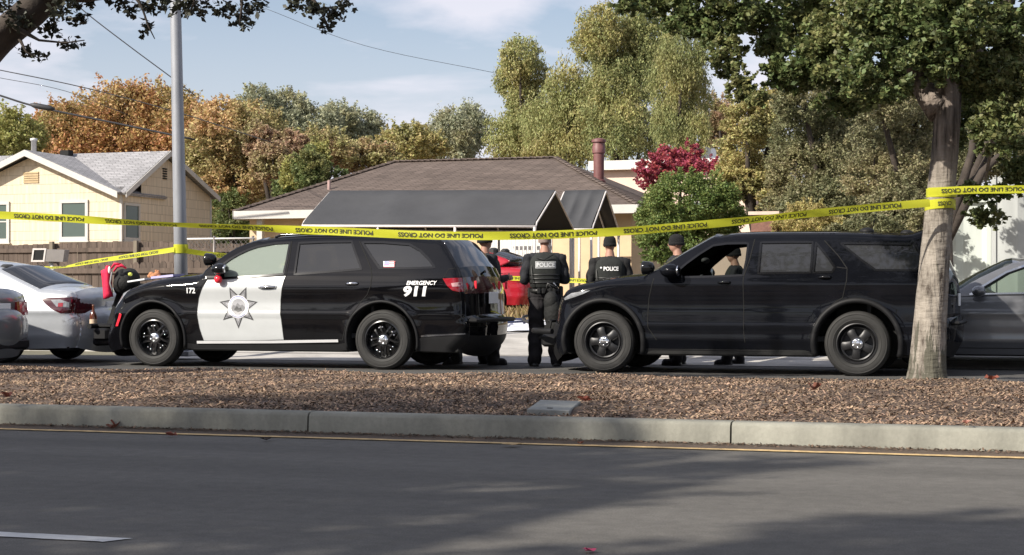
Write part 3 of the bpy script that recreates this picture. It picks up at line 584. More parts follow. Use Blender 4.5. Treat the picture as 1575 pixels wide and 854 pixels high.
# ================================================================== fences
wood = M('weathered_fence_wood', (.105, .078, .062), rough=.9, var=.35, scale=1.1, stretch=(8, 8, .6), bump=.4, bscale=14, island=.22)
wood2 = M('pale_fence_wood', (.20, .17, .13), rough=.9, var=.3, scale=1.1, stretch=(8, 8, .6), bump=.4, bscale=14, island=.2)
def board_fence(name, xa_, xb_, Y, ztop, z0, label, mat, dog=False, bw=.14, post=True, wav=.03, seed=0, rail=True, gap=.008):
    t = thing(name, ((xa_+xb_)/2, Y, z0), label, 'fence'); r = random.Random(seed); m = MB(); x = xa_; k = 0
    while x < xb_:
        w_ = bw*r.uniform(.92, 1.05); zt = ztop+wav*math.sin(x*1.1)+r.uniform(-.012, .012); y = Y+r.uniform(-.006, .006)
        poly = [(x, z0), (x+w_-gap, z0), (x+w_-gap, zt-.05), (x+w_-gap-.035, zt), (x+.035, zt), (x, zt-.05)] if dog else [(x, z0), (x+w_-gap, z0), (x+w_-gap, zt), (x, zt)]
        m.prism(poly, y, y+.018); x += w_
    m.build('boards', mat, t)
    if rail:
        m = MB(); m.box((xa_, Y-.045, ztop-.22), (xb_, Y-.010, ztop-.12)); m.box((xa_, Y-.045, z0+.3), (xb_, Y-.010, z0+.4)); m.build('rail', mat, t)
    if post:
        x = xa_+.3
        while x < xb_: m = MB(); m.box((x, Y-.14, z0), (x+.09, Y-.047, ztop+.04)); m.build('post', wood2, t); x += 2.3
    return t
Yv = 35.5; a, b = atY(-60, 376, Yv), atY(268, 372, Yv); board_fence('tall_fence', a[0], b[0], Yv, a[2], .55, 'tall dark weathered board fence in front of the cream house', wood, seed=1)
Yv2 = 29.6; a, b = atY(-30, 405, Yv2), atY(420, 407, Yv2); board_fence('low_fence', a[0], b[0], Yv2, a[2], .35, 'low dog eared picket fence behind the black and white police car', wood, dog=True, bw=.155, post=False, seed=2, gap=.014)
# chain link panel behind the pole
Yl = 36.0; a, b = atY(268, 368, Yl), atY(392, 368, Yl); ln = thing('chain_link_fence', ((a[0]+b[0])/2, Yl, .7), 'chain link fence with a white top rail between the two houses', 'fence')
galv = M('galvanised_wire', (.22, .20, .185), rough=.5, metal=.6, var=.2)
m = MB(); m.tube([(a[0], Yl, a[2]), (b[0], Yl, a[2])], .022, 8); m.build('top_rail', M('white_pipe', (.7, .68, .66), rough=.5), ln, smooth=True)
for x in (a[0]+.05, (a[0]+b[0])/2, b[0]-.05): m = MB(); m.tube([(x, Yl, .6), (x, Yl, a[2]+.06)], .032, 8); m.build('post', galv, ln, smooth=True)
m = MB(); s_ = .13; n = int((b[0]-a[0])/s_); H_ = a[2]-.7
for i in range(-int(H_/s_), n):
    for sg in (1, -1):
        x0_ = a[0]+i*s_; x1_ = x0_+H_; z0_, z1_ = (.7, a[2]) if sg > 0 else (a[2], .7)
        lo = max(0, (a[0]-x0_)/H_); hi = min(1, (b[0]-x0_)/H_)
        if hi > lo: m.tube([(x0_+H_*lo, Yl+.01*sg, z0_+(z1_-z0_)*lo), (x0_+H_*hi, Yl+.01*sg, z0_+(z1_-z0_)*hi)], .0055, 4, cap=False)
m.build('wire_mesh', galv, ln)
m = board_fence('slat_fence', a[0]-.5, b[0]+.6, Yl+.6, a[2]-.08, .6, 'dark thin slatted fence seen through the chain link', wood, bw=.09, post=False, seed=3, gap=.02)
# white barred gate behind the red car
Yg = 39.5; a, b = atY(752, 366, Yg), atY(832, 366, Yg); wg = thing('white_gate', ((a[0]+b[0])/2, Yg, .75), 'white barred metal gate behind the red car', 'gate'); wp = M('white_gate_paint', (.72, .70, .68), rough=.5, var=.06)
m = MB(); x = a[0]
while x < b[0]: m.box((x, Yg-.012, .8), (x+.028, Yg+.012, 2.6)); x += .11
m.build('bars', wp, wg)
m = MB(); m.box((a[0], Yg-.025, 2.6), (b[0], Yg+.025, 2.66)); m.box((a[0], Yg-.025, .76), (b[0], Yg+.025, .82)); m.box((a[0], Yg-.025, 1.7), (b[0], Yg+.025, 1.75)); m.build('gate_frame', wp, wg)
m = MB(); m.box((a[0]-.4, Yg+.6, .7), (b[0]+.1, Yg+.65, 2.55)); tag(m.build('white_panel_fence', M('white_panel', (.66, .64, .62), rough=.7, var=.08)), 'plain white panel screen behind the barred gate', 'fence')

# ================================================================== canopies
fabric = M('grey_canopy_fabric', (.044, .045, .049), rough=.75, var=.14, scale=1.4, bump=.2, bscale=7); tubew = M('white_canopy_tube', (.66, .62, .60), rough=.45, var=.08)
def canopy(label, Y0, px_ridge, py_ridge, px_left, py_eave, px_front, depth, legs_x=4, rise=.09):
    """ridge along X; gable frame at the right end"""
    Yr_ = Y0+depth/2; pk = atY(px_ridge, py_ridge, Yr_); fr = atY(px_front, py_eave, Y0); x1 = pk[0]; x0 = atY(px_left, py_eave-4, Y0)[0]; ze_ = fr[2]; zr_ = pk[2]; zg = ground_z(Y0)
    t = thing('canopy', ((x0+x1)/2, Yr_, zg), label, 'canopy'); Yk = Y0+depth
    m = MB(); n, k = 26, 7; V = []
    for i in range(n+1):
        x = x0+(x1-x0)*i/n; bay = (i/n*3) % 1.; sag = .085*math.sin(bay*math.pi); rz_ = rise*(1-i/n)
        for j in range(-k, k+1):
            q = abs(j)/k; V.append((x, Yr_+(depth/2+.02)*j/k, rz_+zr_+(ze_-zr_)*q-sag*math.sin(q*math.pi)*1.0+.02-(.03 if q == 1 else 0)))
    w_ = 2*k+1; m.add(V, [(i*w_+j, (i+1)*w_+j, (i+1)*w_+j+1, i*w_+j+1) for i in range(n) for j in range(2*k)]); 
    # short valance hanging along the eaves
    for sg, Y in ((-1, Y0-.02), (1, Yk+.02)): m.quad((x0, Y, ze_-.01+rise), (x1, Y, ze_-.01), (x1, Y, ze_-.05), (x0, Y, ze_-.05+rise))
    m.build('canopy_top', fabric, t, smooth=True)
    m = MB()
    for x in (x0-.02, x0+(x1-x0)/3, x0+(x1-x0)*2/3, x1+.02): q = rise*(x1-x)/(x1-x0); m.tube([(x, Y0, ze_-.16+q), (x, Y0+.02, ze_-.06+q), (x, Y0+.10, ze_+.03+q), (x, Yr_-.05, zr_-.055+q), (x, Yr_, zr_-.03+q), (x, Yr_+.05, zr_-.055+q), (x, Yk-.10, ze_+.03+q), (x, Yk-.02, ze_-.06+q), (x, Yk, ze_-.16+q)], .023, 8)
    for Y, z in ((Y0, ze_-.06), (Yk, ze_-.06), (Yr_, zr_-.04)): m.tube([(x0-.02, Y, z+rise), (x1+.02, Y, z)], .032, 8)
    m.build('roof_frame', tubew, t, smooth=True)
    for x in np.linspace(x0, x1, legs_x):
        for Y in (Y0, Yk):
            m = MB(); m.tube([(x, Y, zg-.05), (x, Y, ze_-.05)], .032, 8); m.lathe([(.07, zg-.06), (.07, zg+.02), (.03, zg+.03)], c=(x, Y, 0), n=10); m.build('leg', tubew, t, smooth=True)
    return t
canopy('long grey fabric carport canopy on white tube legs, left of the pair', 35.4, 853, 293.5, 466, 344.5, 821, 3.1, 4)
canopy('shorter grey canopy peaking right of the long one, beside the green shrub', 38.75, 931, 293, 846, 349, 905, 2.6, 3, rise=.0)
# ================================================================== vehicles
paint_black = M('black_car_paint', (.0035, .0035, .0045), rough=.3, var=.25, scale=3, coat=.8, spec=.0)
paint_blue_black = M('blue_black_car_paint', (.0045, .005, .007), rough=.3, var=.25, scale=3, coat=.5, spec=0.)
paint_white = M('white_car_paint', (.45, .465, .47), rough=.3, var=.03, coat=.8)
paint_silver = M('silver_car_paint', (.43, .45, .48), rough=.3, metal=.35, var=.04, coat=.8)
paint_grey = M('grey_car_paint', (.17, .175, .18), rough=.3, metal=.4, var=.05, coat=.8)
paint_dark = M('dark_grey_car_paint', (.15, .153, .165), rough=.27, metal=.45, var=.05, coat=.9)
paint_red = M('red_car_paint', (.34, .008, .02), rough=.25, var=.06, coat=.8)
plastic_blk = M('black_plastic', (.009, .009, .010), rough=.6, spec=.25, var=.2, bump=.05, bscale=200)
gloss_blk = M('gloss_black_trim', (.006, .006, .007), rough=.12, var=.1)
rubber = M('tyre_rubber', (.016, .0155, .015), rough=.72, var=.3, scale=9, bump=.05, bscale=90)
seam_m = M('seam_shadow_gap', (.002, .002, .002), rough=.9)
sill_m = M('bright_sill_metal', (.55, .55, .56), rough=.35, var=.06, coat=.5)
chrome = M('chrome', (.72, .72, .74), rough=.12, metal=1., var=.05)
steel_blk = M('black_wheel_steel', (.012, .012, .013), rough=.22, metal=.3, var=.2, coat=.6)
steel_gry = M('grey_wheel_steel', (.024, .024, .026), rough=.4, metal=.4, var=.2)
alloy = M('alloy', (.45, .46, .48), rough=.3, metal=.8, var=.1)
lamp_red = M('tail_lamp_red', (.27, .006, .014), rough=.12, var=.1, coat=1)
lamp_dark = M('tail_lamp_dark', (.05, .004, .008), rough=.12, var=.1, coat=1)
lamp_clear = M('lamp_lens_clear', (.22, .23, .245), rough=.1, var=.25, scale=20, coat=1)
lamp_pink = M('reverse_lamp', (.55, .32, .32), rough=.15, var=.1, coat=1)
red_marker = M('red_reflector', (.75, .03, .05), rough=.25, var=.05)
cabin = M('cabin_trim', (.035, .036, .038), rough=.8, var=.3)
cabin_lt = M('cabin_trim_grey', (.12, .13, .125), rough=.8, var=.2)
white_vinyl = M('white_vinyl', (.8, .8, .8), rough=.5, var=.03)
grey_vinyl = M('grey_vinyl', (.17, .17, .18), rough=.45, var=.12, scale=30)
ltgrey_vinyl = M('light_grey_vinyl', (.34, .34, .36), rough=.45, var=.15, scale=40)
dkgrey_vinyl = M('dark_grey_vinyl', (.045, .045, .048), rough=.5, var=.1)
blue_vinyl = M('blue_vinyl', (.22, .24, .50), rough=.5)
red_vinyl = M('red_vinyl', (.5, .03, .05), rough=.5)
glass_tint = glassmat('privacy_glass', (.25, .26, .27), .06, base=(.026, .027, .030), rough=.04)
glass_clear = glassmat('car_window_glass', (.80, .88, .82), .78, base=(.03, .04, .035))
glass_dimmed = glassmat('dimmed_window_glass', (.45, .5, .47), .8, base=(.01, .012, .011))  # tint darkened to put shade into the view through the cabin
glass_glare = glassmat('pale_glare_glass', (.85, .92, .86), .55, base=(.42, .49, .43))  # pale base stands in for the sunlit view behind and sun glare
under_m = M('underbody_black', (.008, .008, .008), rough=.9)

def smooth1(zs, vs_, k=.05):
    g = np.arange(0, 2.2, .01); y = np.interp(g, zs, vs_); n = int(k/.01)
    ker = np.hanning(2*n+3); ker /= ker.sum(); yp = np.pad(y, n+1, mode='edge'); return g, np.convolve(yp, ker, 'valid')

class Car:
    """Car facing -X, near side at -Y.  Shape traced from the near side: x along the car, z up; half width from F."""
    def __init__(s, name, label, cat, ox, oy, oz, width_profile, bumps=(), wheels=(), wr=.38, arch=.47, tape=None):
        s.o = (ox, oy, oz); s.root = thing(name, (ox, oy, oz), label, cat)
        s.g, s.W = smooth1([a for a, b in width_profile], [b for a, b in width_profile]); s.bumps = bumps
        s.wheels = wheels; s.wr = wr; s.arch = arch; s.out = None; s.taper = tape
    def F0(s, x, z):
        x = np.asarray(x, float); z = np.asarray(z, float); y = np.interp(z, s.g, s.W)
        for (zc, wd, am) in s.bumps: y = y+am*np.exp(-((z-zc)/wd)**2)
        if s.taper:
            xf, xr, lf, lr, kf, kr = s.taper
            tf = np.clip((xf+lf-x)/lf, 0, 1); tr = np.clip((x-xr+lr)/lr, 0, 1); y = y-kf*tf**2-kr*tr**2
        for xc in s.wheels:
            d = np.hypot(x-xc, z-s.wr); y = y+.022*np.exp(-((d-s.arch)/.07)**2)*(z > .2)
        return y
    def px(s, pts):
        """photograph pixels on the near side -> (x, z) of the car"""
        r = []
        for p in pts:
            y = s.o[1]-.9
            for _ in range(5):
                P = atY(p[0], p[1], y); x, z = P[0]-s.o[0], P[2]-s.o[2]; y = s.o[1]-float(s.F0(x, z))
            r.append((x, z))
        return r
    def outline(s, segs, zb):
        """segs: [(part, material, bulge, corner radius, [(x,z)...])] from the nose's bottom over the roof to the tail's bottom"""
        s.segs = []; P = []; Rr = []
        for (nm, mt, b, r, pts) in segs:
            q = resample(catmull(pts, 3), .035); s.segs.append((nm, mt, b, q)); P.append(q if not P else q[1:]); Rr += [r]*(len(q) if len(P) == 1 else len(q)-1)
        s.C = np.concatenate(P); k = np.array([1, 2, 3, 2, 1.])/9; s.r = np.convolve(np.pad(np.array(Rr), 2, mode='edge'), k, 'valid'); s.zb = zb
        bot = []
        for xc in sorted(s.wheels, reverse=True):
            a0 = math.asin(np.clip((zb-s.wr)/s.arch, -1, 1)); 
            bot += [(xc+s.arch*math.cos(a), s.wr+s.arch*math.sin(a)) for a in np.linspace(a0, math.pi-a0, 26)]
        bot = [b for b in bot if b[0] < s.C[-1][0]-.01 and b[0] > s.C[0][0]+.01]
        s.bot = resample([tuple(s.C[-1])]+bot+[tuple(s.C[0])], .05)[1:-1]
        s.poly = np.concatenate([s.C, s.bot])
    def dist(s, P):
        A, B = s.C[:-1], s.C[1:]; d = np.full(len(P), 9.); ri = np.zeros(len(P))
        for i in range(len(A)):
            ab = B[i]-A[i]; t = np.clip(((P-A[i])@ab)/(ab@ab+1e-12), 0, 1); q = np.hypot(*(P-(A[i]+t[:, None]*ab)).T)
            m = q < d; d[m] = q[m]; ri[m] = (s.r[i]+(s.r[i+1]-s.r[i])*t)[m]
        return d, ri
    def F(s, P):
        P = np.atleast_2d(np.asarray(P, float)); y = s.F0(P[:, 0], P[:, 1]); d, r = s.dist(P)
        k = np.clip(1-d/np.maximum(r, 1e-4), 0, 1); return y-r*(1-np.sqrt(np.maximum(1-k*k, 0)))
    def normals(s, P, sgn=-1):
        e = .006; P = np.asarray(P, float)
        fx = (s.F(P+[e, 0])-s.F(P-[e, 0]))/(2*e); fz = (s.F(P+[0, e])-s.F(P-[0, e]))/(2*e)
        fx = np.clip(fx, -6, 6); fz = np.clip(fz, -6, 6)
        N = np.stack([-fx, np.ones(len(P))*1.0, -fz], 1); N[:, 1] = 1; N /= np.linalg.norm(N, axis=1)[:, None]; N[:, 1] *= sgn
        return N
    def skin(s, regions, body_mat, far_glass=True):
        """regions: [(name, poly, material, offset, is_glass, parent_name)], first match wins"""
        verts = [tuple(p) for p in s.poly]; n = len(verts); edges = [(i, (i+1) % n) for i in range(n)]
        for (nm, poly, mt, off, gl) in regions:
            q = resample(poly, .06, closed=True); b = len(verts); verts += [tuple(p) for p in q]; edges += [(b+i, b+(i+1) % len(q)) for i in range(len(q))]
        lo, hi = s.poly.min(0), s.poly.max(0)
        G = np.stack(np.meshgrid(np.arange(lo[0], hi[0], .045), np.arange(lo[1], hi[1], .035)), -1).reshape(-1, 2)
        G = G[inpoly(G, s.poly)]
        T = np.gradient(s.C, axis=0); T /= np.linalg.norm(T, axis=1)[:, None]; Nn = np.stack([T[:, 1], -T[:, 0]], 1)
        for fr in (.04, .12, .25, .45, .7, 1.):
            Q = s.C+Nn*(s.r*fr)[:, None]; Q = Q[inpoly(Q, s.poly)]; d, r = s.dist(Q); G = np.concatenate([G, Q[d > r*fr*.8]])
        verts += [tuple(p) for p in G]
        V2, E2, F2, *_ = delaunay_2d_cdt([Vector(v) for v in verts], edges, [], 0, 1e-5)
        V2 = np.array([tuple(v) for v in V2]); F2 = [tuple(f) for f in F2]
        cen = np.array([V2[list(f)].mean(0) for f in F2]); ins = inpoly(cen, s.poly); lab = np.full(len(F2), -1)
        for i, (nm, poly, *_r) in reversed(list(enumerate(regions))): lab[inpoly(cen, np.array(poly))] = i
        Y = s.F(V2); N = s.normals(V2)
        made = {}
        def emit(faces, name, mat, off, sides, parent):
            mb = MB(); nn = []
            for sg in sides:
                used = sorted({i for f in faces for i in f}); mp = {u: k for k, u in enumerate(used)}
                vs = [(V2[u][0], sg*(Y[u]+off), V2[u][1]) for u in used]
                fs = []
                for f in faces:
                    a, b, c = [V2[i] for i in f[:3]]; ccw = (b[0]-a[0])*(c[1]-a[1])-(b[1]-a[1])*(c[0]-a[0]) > 0
                    g = [mp[i] for i in f]; 
                    if ccw != (sg < 0): g = g[::-1]
                    fs.append(tuple(g))
                mb.add(vs, fs); nn += [(N[u][0], -sg*N[u][1] if True else 0, N[u][2]) for u in used]
            return mb.build(name, mat, parent, smooth=True, local=True, normals=[(a, b, c) for a, b, c in nn], fixn=False)
        bodyf = [f for f, k, i in zip(F2, lab, ins) if i and k < 0]
        farb = [f for f, k, i in zip(F2, lab, ins) if i and (k < 0 or not regions[k][4])]
        s.body = emit(bodyf, 'body', body_mat, 0, (-1,), s.root)
        o2 = emit(farb, 'far_side_body', body_mat, 0, (1,), s.root)
        fg = [f for f, k, i in zip(F2, lab, ins) if i and k >= 0 and regions[k][4]]
        for gi, (nm, poly, mt, off, gl) in enumerate(regions):
            ff = [f for f, k, i in zip(F2, lab, ins) if i and k == gi]
            if gl and ff: emit(ff, nm, mt or far_glass, -.012, (1,), s.root)
        for i, (nm, poly, mt, off, gl) in enumerate(regions):
            ff = [f for f, k, q in zip(F2, lab, ins) if q and k == i]
            if ff and mt is not None: made[nm] = emit(ff, nm, mt, off, (-1,), s.root)
        return made
    def ribbon(s, pts, wd, mat, name, parent, off=.002, closed=False, mb=None, step=.03):
        q = resample(pts, step, closed); n = len(q)
        if closed: t = np.roll(q, -1, 0)-np.roll(q, 1, 0)
        else: t = np.gradient(q, axis=0)
        t /= np.linalg.norm(t, axis=1)[:, None]+1e-9; nn = np.stack([-t[:, 1], t[:, 0]], 1)
        A, B = q+nn*wd/2, q-nn*wd/2; ya, yb = s.F(A), s.F(B)
        vs = [(a[0], -(y+off), a[1]) for a, y in zip(A, ya)]+[(b[0], -(y+off), b[1]) for b, y in zip(B, yb)]
        fs = [(i, (i+1) % n, n+(i+1) % n, n+i) for i in range(n if closed else n-1)]
        m = mb or MB(); m.add(vs, fs)
        return m if mb is not None else m.build(name, mat, parent, smooth=True, local=True)
    def sheet(s, cols=21, skip=(), mats={}, power=2.6):
        """everything between the two sides: nose, bonnet, windscreen, roof, tail"""
        made = {}
        allb = np.concatenate([np.full(len(q) if i == 0 else len(q)-1, b) for i, (nm, mt, b, q) in enumerate(s.segs)])
        k = np.hanning(9); k = k[1:-1]/k[1:-1].sum(); allb = np.convolve(np.pad(allb, 3, mode='edge'), k, 'valid')
        T = np.gradient(s.C, axis=0); T /= np.linalg.norm(T, axis=1)[:, None]; Nn = np.stack([-T[:, 1], T[:, 0]], 1)
        Yc = s.F(s.C); vv = np.linspace(-1, 1, cols); vv = np.sign(vv)*np.abs(vv)**.8
        i0 = 0
        for (nm, mt, b, q) in s.segs:
            i1 = i0+len(q)-1; vs = []; m = i1-i0+1
            for i in range(i0, i1+1):
                for v in vv:
                    bb = allb[i]*(1-abs(v)**power); vs.append((s.C[i][0]+Nn[i][0]*bb, v*Yc[i], s.C[i][1]+Nn[i][1]*bb))
            fs = [(j*cols+c, (j+1)*cols+c, (j+1)*cols+c+1, j*cols+c+1) for j in range(m-1) for c in range(cols-1)]
            mb = MB(); mb.add(vs, fs); made[nm] = mb.build(nm, mt, s.root, smooth=True, local=True)
            i0 = i1
        return made
    def under(s, zlow=.22):
        xs = [p[0] for p in s.C]; x0, x1 = min(xs)+.12, max(xs)-.12; mb = MB(); ws = sorted(s.wheels)
        w_ = float(np.interp(.5, s.g, s.W))
        cuts = [x0, ws[0]-s.arch, ws[0]+s.arch, ws[1]-s.arch, ws[1]+s.arch, x1]
        for a, b, wd in ((cuts[0], cuts[1], w_-.12), (cuts[1], cuts[2], w_-.34), (cuts[2], cuts[3], w_-.03), (cuts[3], cuts[4], w_-.34), (cuts[4], cuts[5], w_-.12)):
            if b > a+.02: mb.box((a, -wd, zlow), (b, wd, zlow+.3 if (b-a) > 1.2 else (.86 if s.arch > .4 and abs((a+b)/2-ws[0]) < .1 or s.arch > .4 and abs((a+b)/2-ws[1]) < .1 else .62)), .02)
        for xc in ws:                                   # wheel housings
            n = 20; th = np.linspace(-.5, math.pi+.5, n)
            for sg in (-1, 1):
                yo = sg*(w_-.015); yi = sg*(w_-.36); vs = []
                for t in th:
                    px_, pz = xc+(s.arch+.004)*math.cos(t), max(s.zb-.02, s.wr+(s.arch+.004)*math.sin(t)); vs += [(px_, yo, pz), (px_, yi, pz)]
                mb.add(vs, [(2*i, 2*i+1, 2*i+3, 2*i+2) for i in range(n-1)])
        return mb.build('underbody', under_m, s.root, local=True)
    def seats(s, x_front, zseat=.72, mats=None, x_rear=None, wheel=True, ymax=.9):
        mb = MB()
        for x in [x_front]+([x_rear] if x_rear else []):
            for y in (-.38, .38):
                mb.box((x-.25, y-.25, zseat-.16), (x+.27, y+.25, zseat), .05)
                mb.prism([(x+.20, zseat-.05), (x+.36, zseat-.05), (x+.58, zseat+.58), (x+.47, zseat+.60)], y-.24, y+.24)
                mb.box((x+.46, y-.13, zseat+.62), (x+.60, y+.13, zseat+.84), .035); mb.tube([(x+.52, y-.06, zseat+.55), (x+.53, y-.06, zseat+.64)], .008); mb.tube([(x+.52, y+.06, zseat+.55), (x+.53, y+.06, zseat+.64)], .008)
        mb.build('seat', cabin, s.root, local=True, angle=40)
        d = MB(); d.prism([(x_front-.95, .55), (x_front-.62, .55), (x_front-.55, .80), (x_front-.62, 1.0), (x_front-1.0, 1.06)], -ymax+.12, ymax-.12)
        if x_rear: d.box((x_rear+.75, -ymax+.15, .45), (x_rear+.8, ymax-.15, 1.05))
        d.box((x_front-1.0, -ymax+.1, .40), ((x_rear or x_front)+.9, ymax-.1, .46)); d.build('dashboard', cabin, s.root, local=True)
        if wheel:
            w_ = MB(); n = 20; c = Vector((x_front-.42, -.38, 1.02)); ax = Matrix.Rotation(R(-65), 3, 'Y')
            ring = [c+ax @ Vector((math.cos(a)*.185, math.sin(a)*.185, 0)) for a in np.linspace(0, 2*math.pi, n+1)]
            w_.tube(ring, .016, 8, cap=False); w_.tube([c, c+ax @ Vector((0, 0, -.3))], .03)
            for a in (0, 2.3, 4.0): w_.tube([c, c+ax @ Vector((math.cos(a)*.18, math.sin(a)*.18, 0))], .016, 6)
            w_.build('steering_wheel', cabin, s.root, smooth=True, local=True)
    def wheel_set(s, ytrack, rw, width, rim_r, kind, mats, detail=True):
        proto = make_wheel(s.root, rw, width, rim_r, kind, mats); first = True
        for xc in s.wheels:
            for sg in (-1, 1):
                o = proto if first else copy_tree(proto, s.root); first = False
                o.location = (xc, sg*ytrack, rw); o.rotation_euler = (0, (.35*xc+.2) % 6.28, 0 if sg < 0 else math.pi)
    def text(s, body, x0, z0, h, width, mat, name, parent=None, bold=0.02, shear=0., off=.004, slope=0.):
        V, Fc = text2d(body, bold, shear, .22); sc = width/V[:, 0].max(); P = np.stack([x0+V[:, 0]*sc, z0+V[:, 1]*h+slope*V[:, 0]*sc], 1)
        mb = MB(); mb.add([(p[0], -(y+off), p[1]) for p, y in zip(P, s.F(P))], Fc); return mb.build(name, mat, parent or s.root, local=True)
    def patch(s, poly, mat, name, parent=None, off=.003, mb=None, step=.03):
        """decal lying on the near side, bent with the panel"""
        q = resample(poly, step, True); n = len(q); lo, hi = q.min(0), q.max(0)
        G = np.stack(np.meshgrid(np.arange(lo[0], hi[0], step*1.3), np.arange(lo[1], hi[1], step*1.1)), -1).reshape(-1, 2); G = G[inpoly(G, q)] if len(G) else G
        V2, _e, F2, *_r = delaunay_2d_cdt([Vector(v) for v in q]+[Vector(g) for g in G], [(i, (i+1) % n) for i in range(n)], [], 0, 1e-5)
        V2 = np.array([tuple(v) for v in V2]); F2 = [tuple(f) for f in F2 if inpoly(V2[list(f)].mean(0)[None], q)[0]]
        m = mb or MB(); Y = s.F(V2); m.add([(p[0], -(y+off), p[1]) for p, y in zip(V2, Y)], F2)
        return m if mb is not None else m.build(name, mat, parent or s.root, local=True)

def make_wheel(root, rw, width, rr, kind, mats):
    """wheel about its own centre, outer face towards -Y"""
    w_ = sub('wheel', root); h = width/2
    t = MB(); prof = [(rr, -h*.72), (rr+.012, -h*.93), (rr+(rw-rr)*.35, -h*1.0), (rr+(rw-rr)*.62, -h*1.0), (rr+(rw-rr)*.82, -h*.93), (rw-.010, -h*.80), (rw-.002, -h*.70)]
    for y in (-.42, -.05, .32): prof += [(rw, h*y-.02), (rw, h*y+.10*h), (rw-.009, h*y+.12*h), (rw-.009, h*y+.2*h), (rw, h*y+.22*h)]
    prof += [(rw-.002, h*.70), (rw-.010, h*.80), (rr+(rw-rr)*.5, h), (rr, h*.75)]
    t.lathe(prof, n=56, axis='y', cap=False)
    for q in (.30, .74): t.lathe([(rr+(rw-rr)*q-.006, -h*1.0), (rr+(rw-rr)*q, -h*1.0-.004), (rr+(rw-rr)*q+.006, -h*1.0)], n=56, axis='y', cap=False)
    t.build('tyre', rubber, w_, smooth=True, local=True)
    r = MB(); yl = -h*.80
    r.lathe([(rr+.002, -h*.74), (rr+.008, yl-.012), (rr-.004, yl-.016), (rr-.014, yl), (rr-.022, yl+.03), (rr-.03, yl+.12), (rr-.03, h*.5)], n=48, axis='y', cap=False)
    yd = yl+.055                                        # face of the spokes
    r.lathe([(.085, yd-.035), (.07, yd-.03), (.02, yd-.03)], n=24, axis='y'); r.lathe([(.001, yd+.06), (rr-.03, yd+.06)], n=32, axis='y', cap=False)
    ns = 5
    for k in range(ns):
        a = 2*math.pi*k/ns+.3
        def P(rad, tang, y): return (math.cos(a)*rad-math.sin(a)*tang, y, math.sin(a)*rad+math.cos(a)*tang)
        if kind == 'twin':
            bars = [(.036, .016), (-.036, .016)]
        elif kind == 'steel':
            bars = [(0, .045)]
        else: bars = [(.0, .03)]
        for (tc_, hw) in bars:
            vs = []; st = [(.06, yd-.03, 1.), (.12, yd-.036, 1.), (rr-.06, yd-.022, 1.15), (rr-.02, yd+.0, 1.5)]
            for (rad, y, kx) in st: vs += [P(rad, tc_*kx-hw*kx, y+.012), P(rad, tc_*kx-hw*kx*.6, y), P(rad, tc_*kx+hw*kx*.6, y), P(rad, tc_*kx+hw*kx, y+.012), P(rad, tc_*kx, y+.045)]
            r.add(vs, [(i*5+j, i*5+(j+1) % 5, i*5+5+(j+1) % 5, i*5+5+j) for i in range(3) for j in range(5)]+[tuple(range(5)), tuple(range(19, 14, -1))])
    if kind == 'steel':                                 # pressed steel ring outside the openings
        r.lathe([(rr-.055, yd-.012), (rr-.04, yd-.02), (rr-.012, yd+.01)], n=40, axis='y', cap=False)
    r.build('rim', mats[0], w_, local=True, angle=35)
    c = MB(); c.lathe([(.066, yd-.03), (.068, yd-.045), (.058, yd-.058), (.03, yd-.066), (.004, yd-.068)], n=28, axis='y')
    for k in range(5):
        a = 2*math.pi*k/5+.6; c.lathe([(.010, yd-.05), (.010, yd-.067), (.004, yd-.070)], c=(math.cos(a)*.046, 0, math.sin(a)*.046), n=8, axis='y')
    c.build('hub_cap', mats[1], w_, local=True, angle=40)
    b = MB(); b.lathe([(.05, yd+.08), (.155, yd+.08), (.155, yd+.1), (.05, yd+.1)], n=28, axis='y', cap=False); b.build('brake_disc', steel_gry, w_, smooth=True, local=True)
    if kind in ('twin',):
        g = MB()                                        # bright bolts round the spokes and the lip
        for k in range(10):
            a = 2*math.pi*k/10+.3+(.17 if k % 2 else -.17)
            g.lathe([(.010, yd-.03), (.009, yd-.044), (.003, yd-.048)], c=(math.cos(a)*(rr-.075), 0, math.sin(a)*(rr-.075)), n=8, axis='y')
        g.build('rim_bolts', chrome, w_, local=True, angle=40)
    return w_

